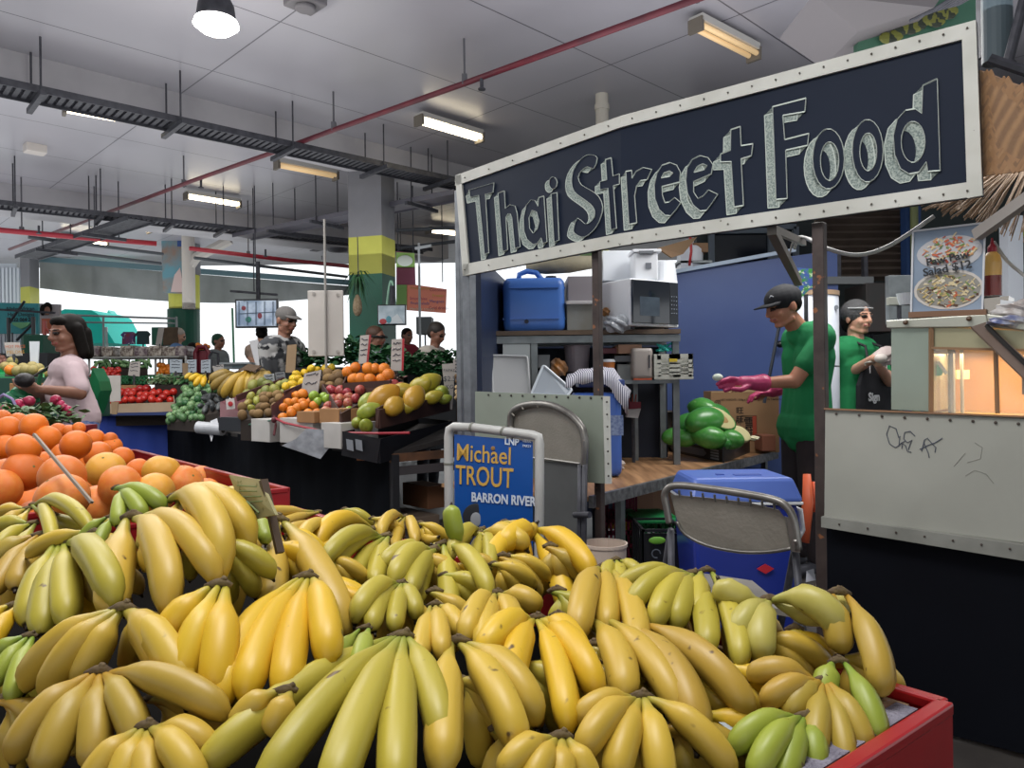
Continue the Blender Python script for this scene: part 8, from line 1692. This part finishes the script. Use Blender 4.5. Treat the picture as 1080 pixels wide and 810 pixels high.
m = MB(); m.ell(W(45, 327, 12.36), (.05, .01, .09), mi=1); m.ell(W(50, 325, 12.37), (.08, .01, .1), mi=1); m.ell(W(50, 328, 12.34), (.05, .01, .07)); m.prism([W(44, 336, 12.36), W(56, 336, 12.36), W(57, 352, 12.36), (W(44, 352, 12.36))], (0, .01, 0), 2); m.build('portraits', [m_skin3, m_hair, flat('b05a3a')], sg4)
tn_ = thing('gazebo', 'bright turquoise market gazebo beyond the clothes rail', 'gazebo', W(88, 365, 17))
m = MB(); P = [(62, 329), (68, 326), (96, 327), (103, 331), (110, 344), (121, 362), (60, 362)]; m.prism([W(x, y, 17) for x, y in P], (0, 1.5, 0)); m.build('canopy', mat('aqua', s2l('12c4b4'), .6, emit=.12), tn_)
m = MB(); 
for x in (64, 112): m.cyl((W(x, 1, 17).x, 17, 0), W(x, 345, 17), .03, n=6)
m.build('legs', flat('c3ccd0'), tn_)
m = MB(); m.prism([W(x, y, 18.5) for x, y in ((111, 336), (114, 327), (119, 333), (122, 347), (117, 343))], (0, .3, 0)); tag(m.build('aqua_flag', mat('aqua2', s2l('6fd8cc'), .6)), 'small aqua flag right of the turquoise gazebo', 'flag')
for i, (x, y0, y1, c, lb) in enumerate(((9, 335, 375, '2b3238', 'thin dark post at the far left below the turquoise banner'), (35, 334, 375, '1d2328', 'dark post in front of the turquoise banner'), (47, 338, 376, 'b04a40', 'red metal post left of the woman in pink'))):
    m = MB(); a = W(x, y0, 11.6 - i * .3); m.cyl((a.x, a.y, 0), a, .028, n=8); m.cyl(a + V((0, 0, -.1)), a + V((.25 * (-1) ** i, 0, -.35 + .6 * (i == 0))), .018, n=6); tag(m.build('rack_post', flat(c, .4)), lb, 'post')
m = MB(); m.beam(W(-10, 326, 11.3), W(58, 330, 11.3), .03, .03); tag(m.build('rack_rail', m_dk), 'dark horizontal rail across the turquoise banner', 'rail')
cbox('green_cabinet', 'dark green cabinet behind the left melons', 'cabinet', (25, 353, 45, 378), 10.5, flat('14503c'), .5); cbox('dark_counter', 'dark counter behind the left melons', 'counter', (-12, 372, 50, 400), 8.4, flat('1d1f24', .7), .5)
# left melon stand
cbox('fruit_stand', 'dark green bench at the left edge under the melons', 'bench', (-20, 398, 44, 445), 5.9, mat('bench_green', s2l('1d4a3e'), .6, c2=s2l('17382f'), ns=3), 1.0)
tray4('fruit_box', 'bright green tray of melons at the left edge', 'box', [(-10, 397, 5.95), (46, 398, 5.95), (46, 386, 6.6), (-8, 386, 6.6)], mat('tray_green', s2l('1f8a50'), .4), .06)
cbox('cardboard_box', 'open kraft carton below the melons, beside the avocado hand', 'box', (10, 404, 30, 418), 5.7, m_kraft, .3)
me_mel = ballmesh(mat('melon', s2l('9a8a55'), .6, c2=s2l('7d7a4a'), ns=4, rnd=s2l('b09a5a')), 14, 10)
heap('melon', me_mel, ((2, 382, 6.5), (48, 384, 6.4), (46, 394, 6.1), (2, 396, 6.1)), 10.5, 1, 'greenish-brown melon in the tray left of the woman in pink', 'melon', 'melons at the left edge', alt=(me_mand, 'small orange pawpaw among the left melons', 'pawpaw', .3, 'orange fruit among the melons'))
m = MB(); m.ell(W(13, 381, 6.6), (.045, .045, .04)); tag(m.build('mango', mat('melon', s2l('9a8a55')), smooth=True), 'single round melon perched highest in the left tray', 'melon')
heap('onion', ballmesh(mat('onion', s2l('5a3a34'), .5, c2=s2l('8a5a48'), ns=5), 10, 8), ((-5, 374, 7.4), (8, 374, 7.4), (8, 384, 7.2), (-5, 384, 7.2)), 7, 1, 'dark reddish onion at the very left edge', 'onion', 'onions at the left edge')
blob('plastic_bag', 'crumpled green plastic bag beside the radish handle', 'bag', W(22, 420, 4.6), (.09, .06, .07), mat('green_bag', s2l('14784a')))

# ---------- supports for what stands or hangs free ----------
def support(name_label, up=False, r=.02, xs=(0,)):
    for o in [q for q in bpy.data.objects if q.parent is None and name_label in q.get('label', '')]:
        me = [o] if o.type == 'MESH' else [c for c in o.children if c.type == 'MESH']; w0 = wpos(o)
        P = [V(c.co) + w0 + (V() if c_ is o else V(c_.location)) for c_ in me for c in c_.data.vertices]
        x0, x1 = min(p.x for p in P), max(p.x for p in P); y = sum(p.y for p in P) / len(P); z0, z1 = min(p.z for p in P), max(p.z for p in P)
        for f in xs:
            x = (x0 + x1) / 2 + (x1 - x0) * f; m = MB()
            if up: m.cyl((x, y, z1 - .02), (x, y, CZ), r, n=6)
            else: m.cyl((x, y, z0 + .02), (x, y, .0 if 'aught' not in name_label else .1), r, n=6)
            m.build('hanger' if up else 'stand', m_dk, o)
for s_ in ('green painted mural panel', 'bundle of dark cables', 'salmon pink banner', 'tall pink and green banner', 'long grey tarpaulin', 'dark bar above the hanging', 'hanging screen showing', 'bright round high-bay'): support(s_, True, .008, (-.4, .4) if 'banner' in s_ or 'tarp' in s_ else (0,))
for s_ in ('turquoise banner with dark', 'pale banner with two', 'green board at the right', 'small yellow-green board', 'grey cabinet behind', 'dark fridge with', 'grey metal ledge', 'grey steel rack behind', 'small aqua flag', 'flat grey weighing', 'small red and white packet', 'blue-lettered price card', 'pale faded price card', 'narrow brown tag', 'white card with orange', 'tall glossy white tag', 'tall leaning pale tag', 'stack of wooden crates', 'dark green bin', 'dark green cabinet', 'dark counter', 'white price card with a red', 'white sheet hanging', 'patterned paper hanging', 'vegetable crate', 'red, white and blue', 'dark teal top', 'black framed pushchair', 'dark red shopping'): support(s_, False, .012)
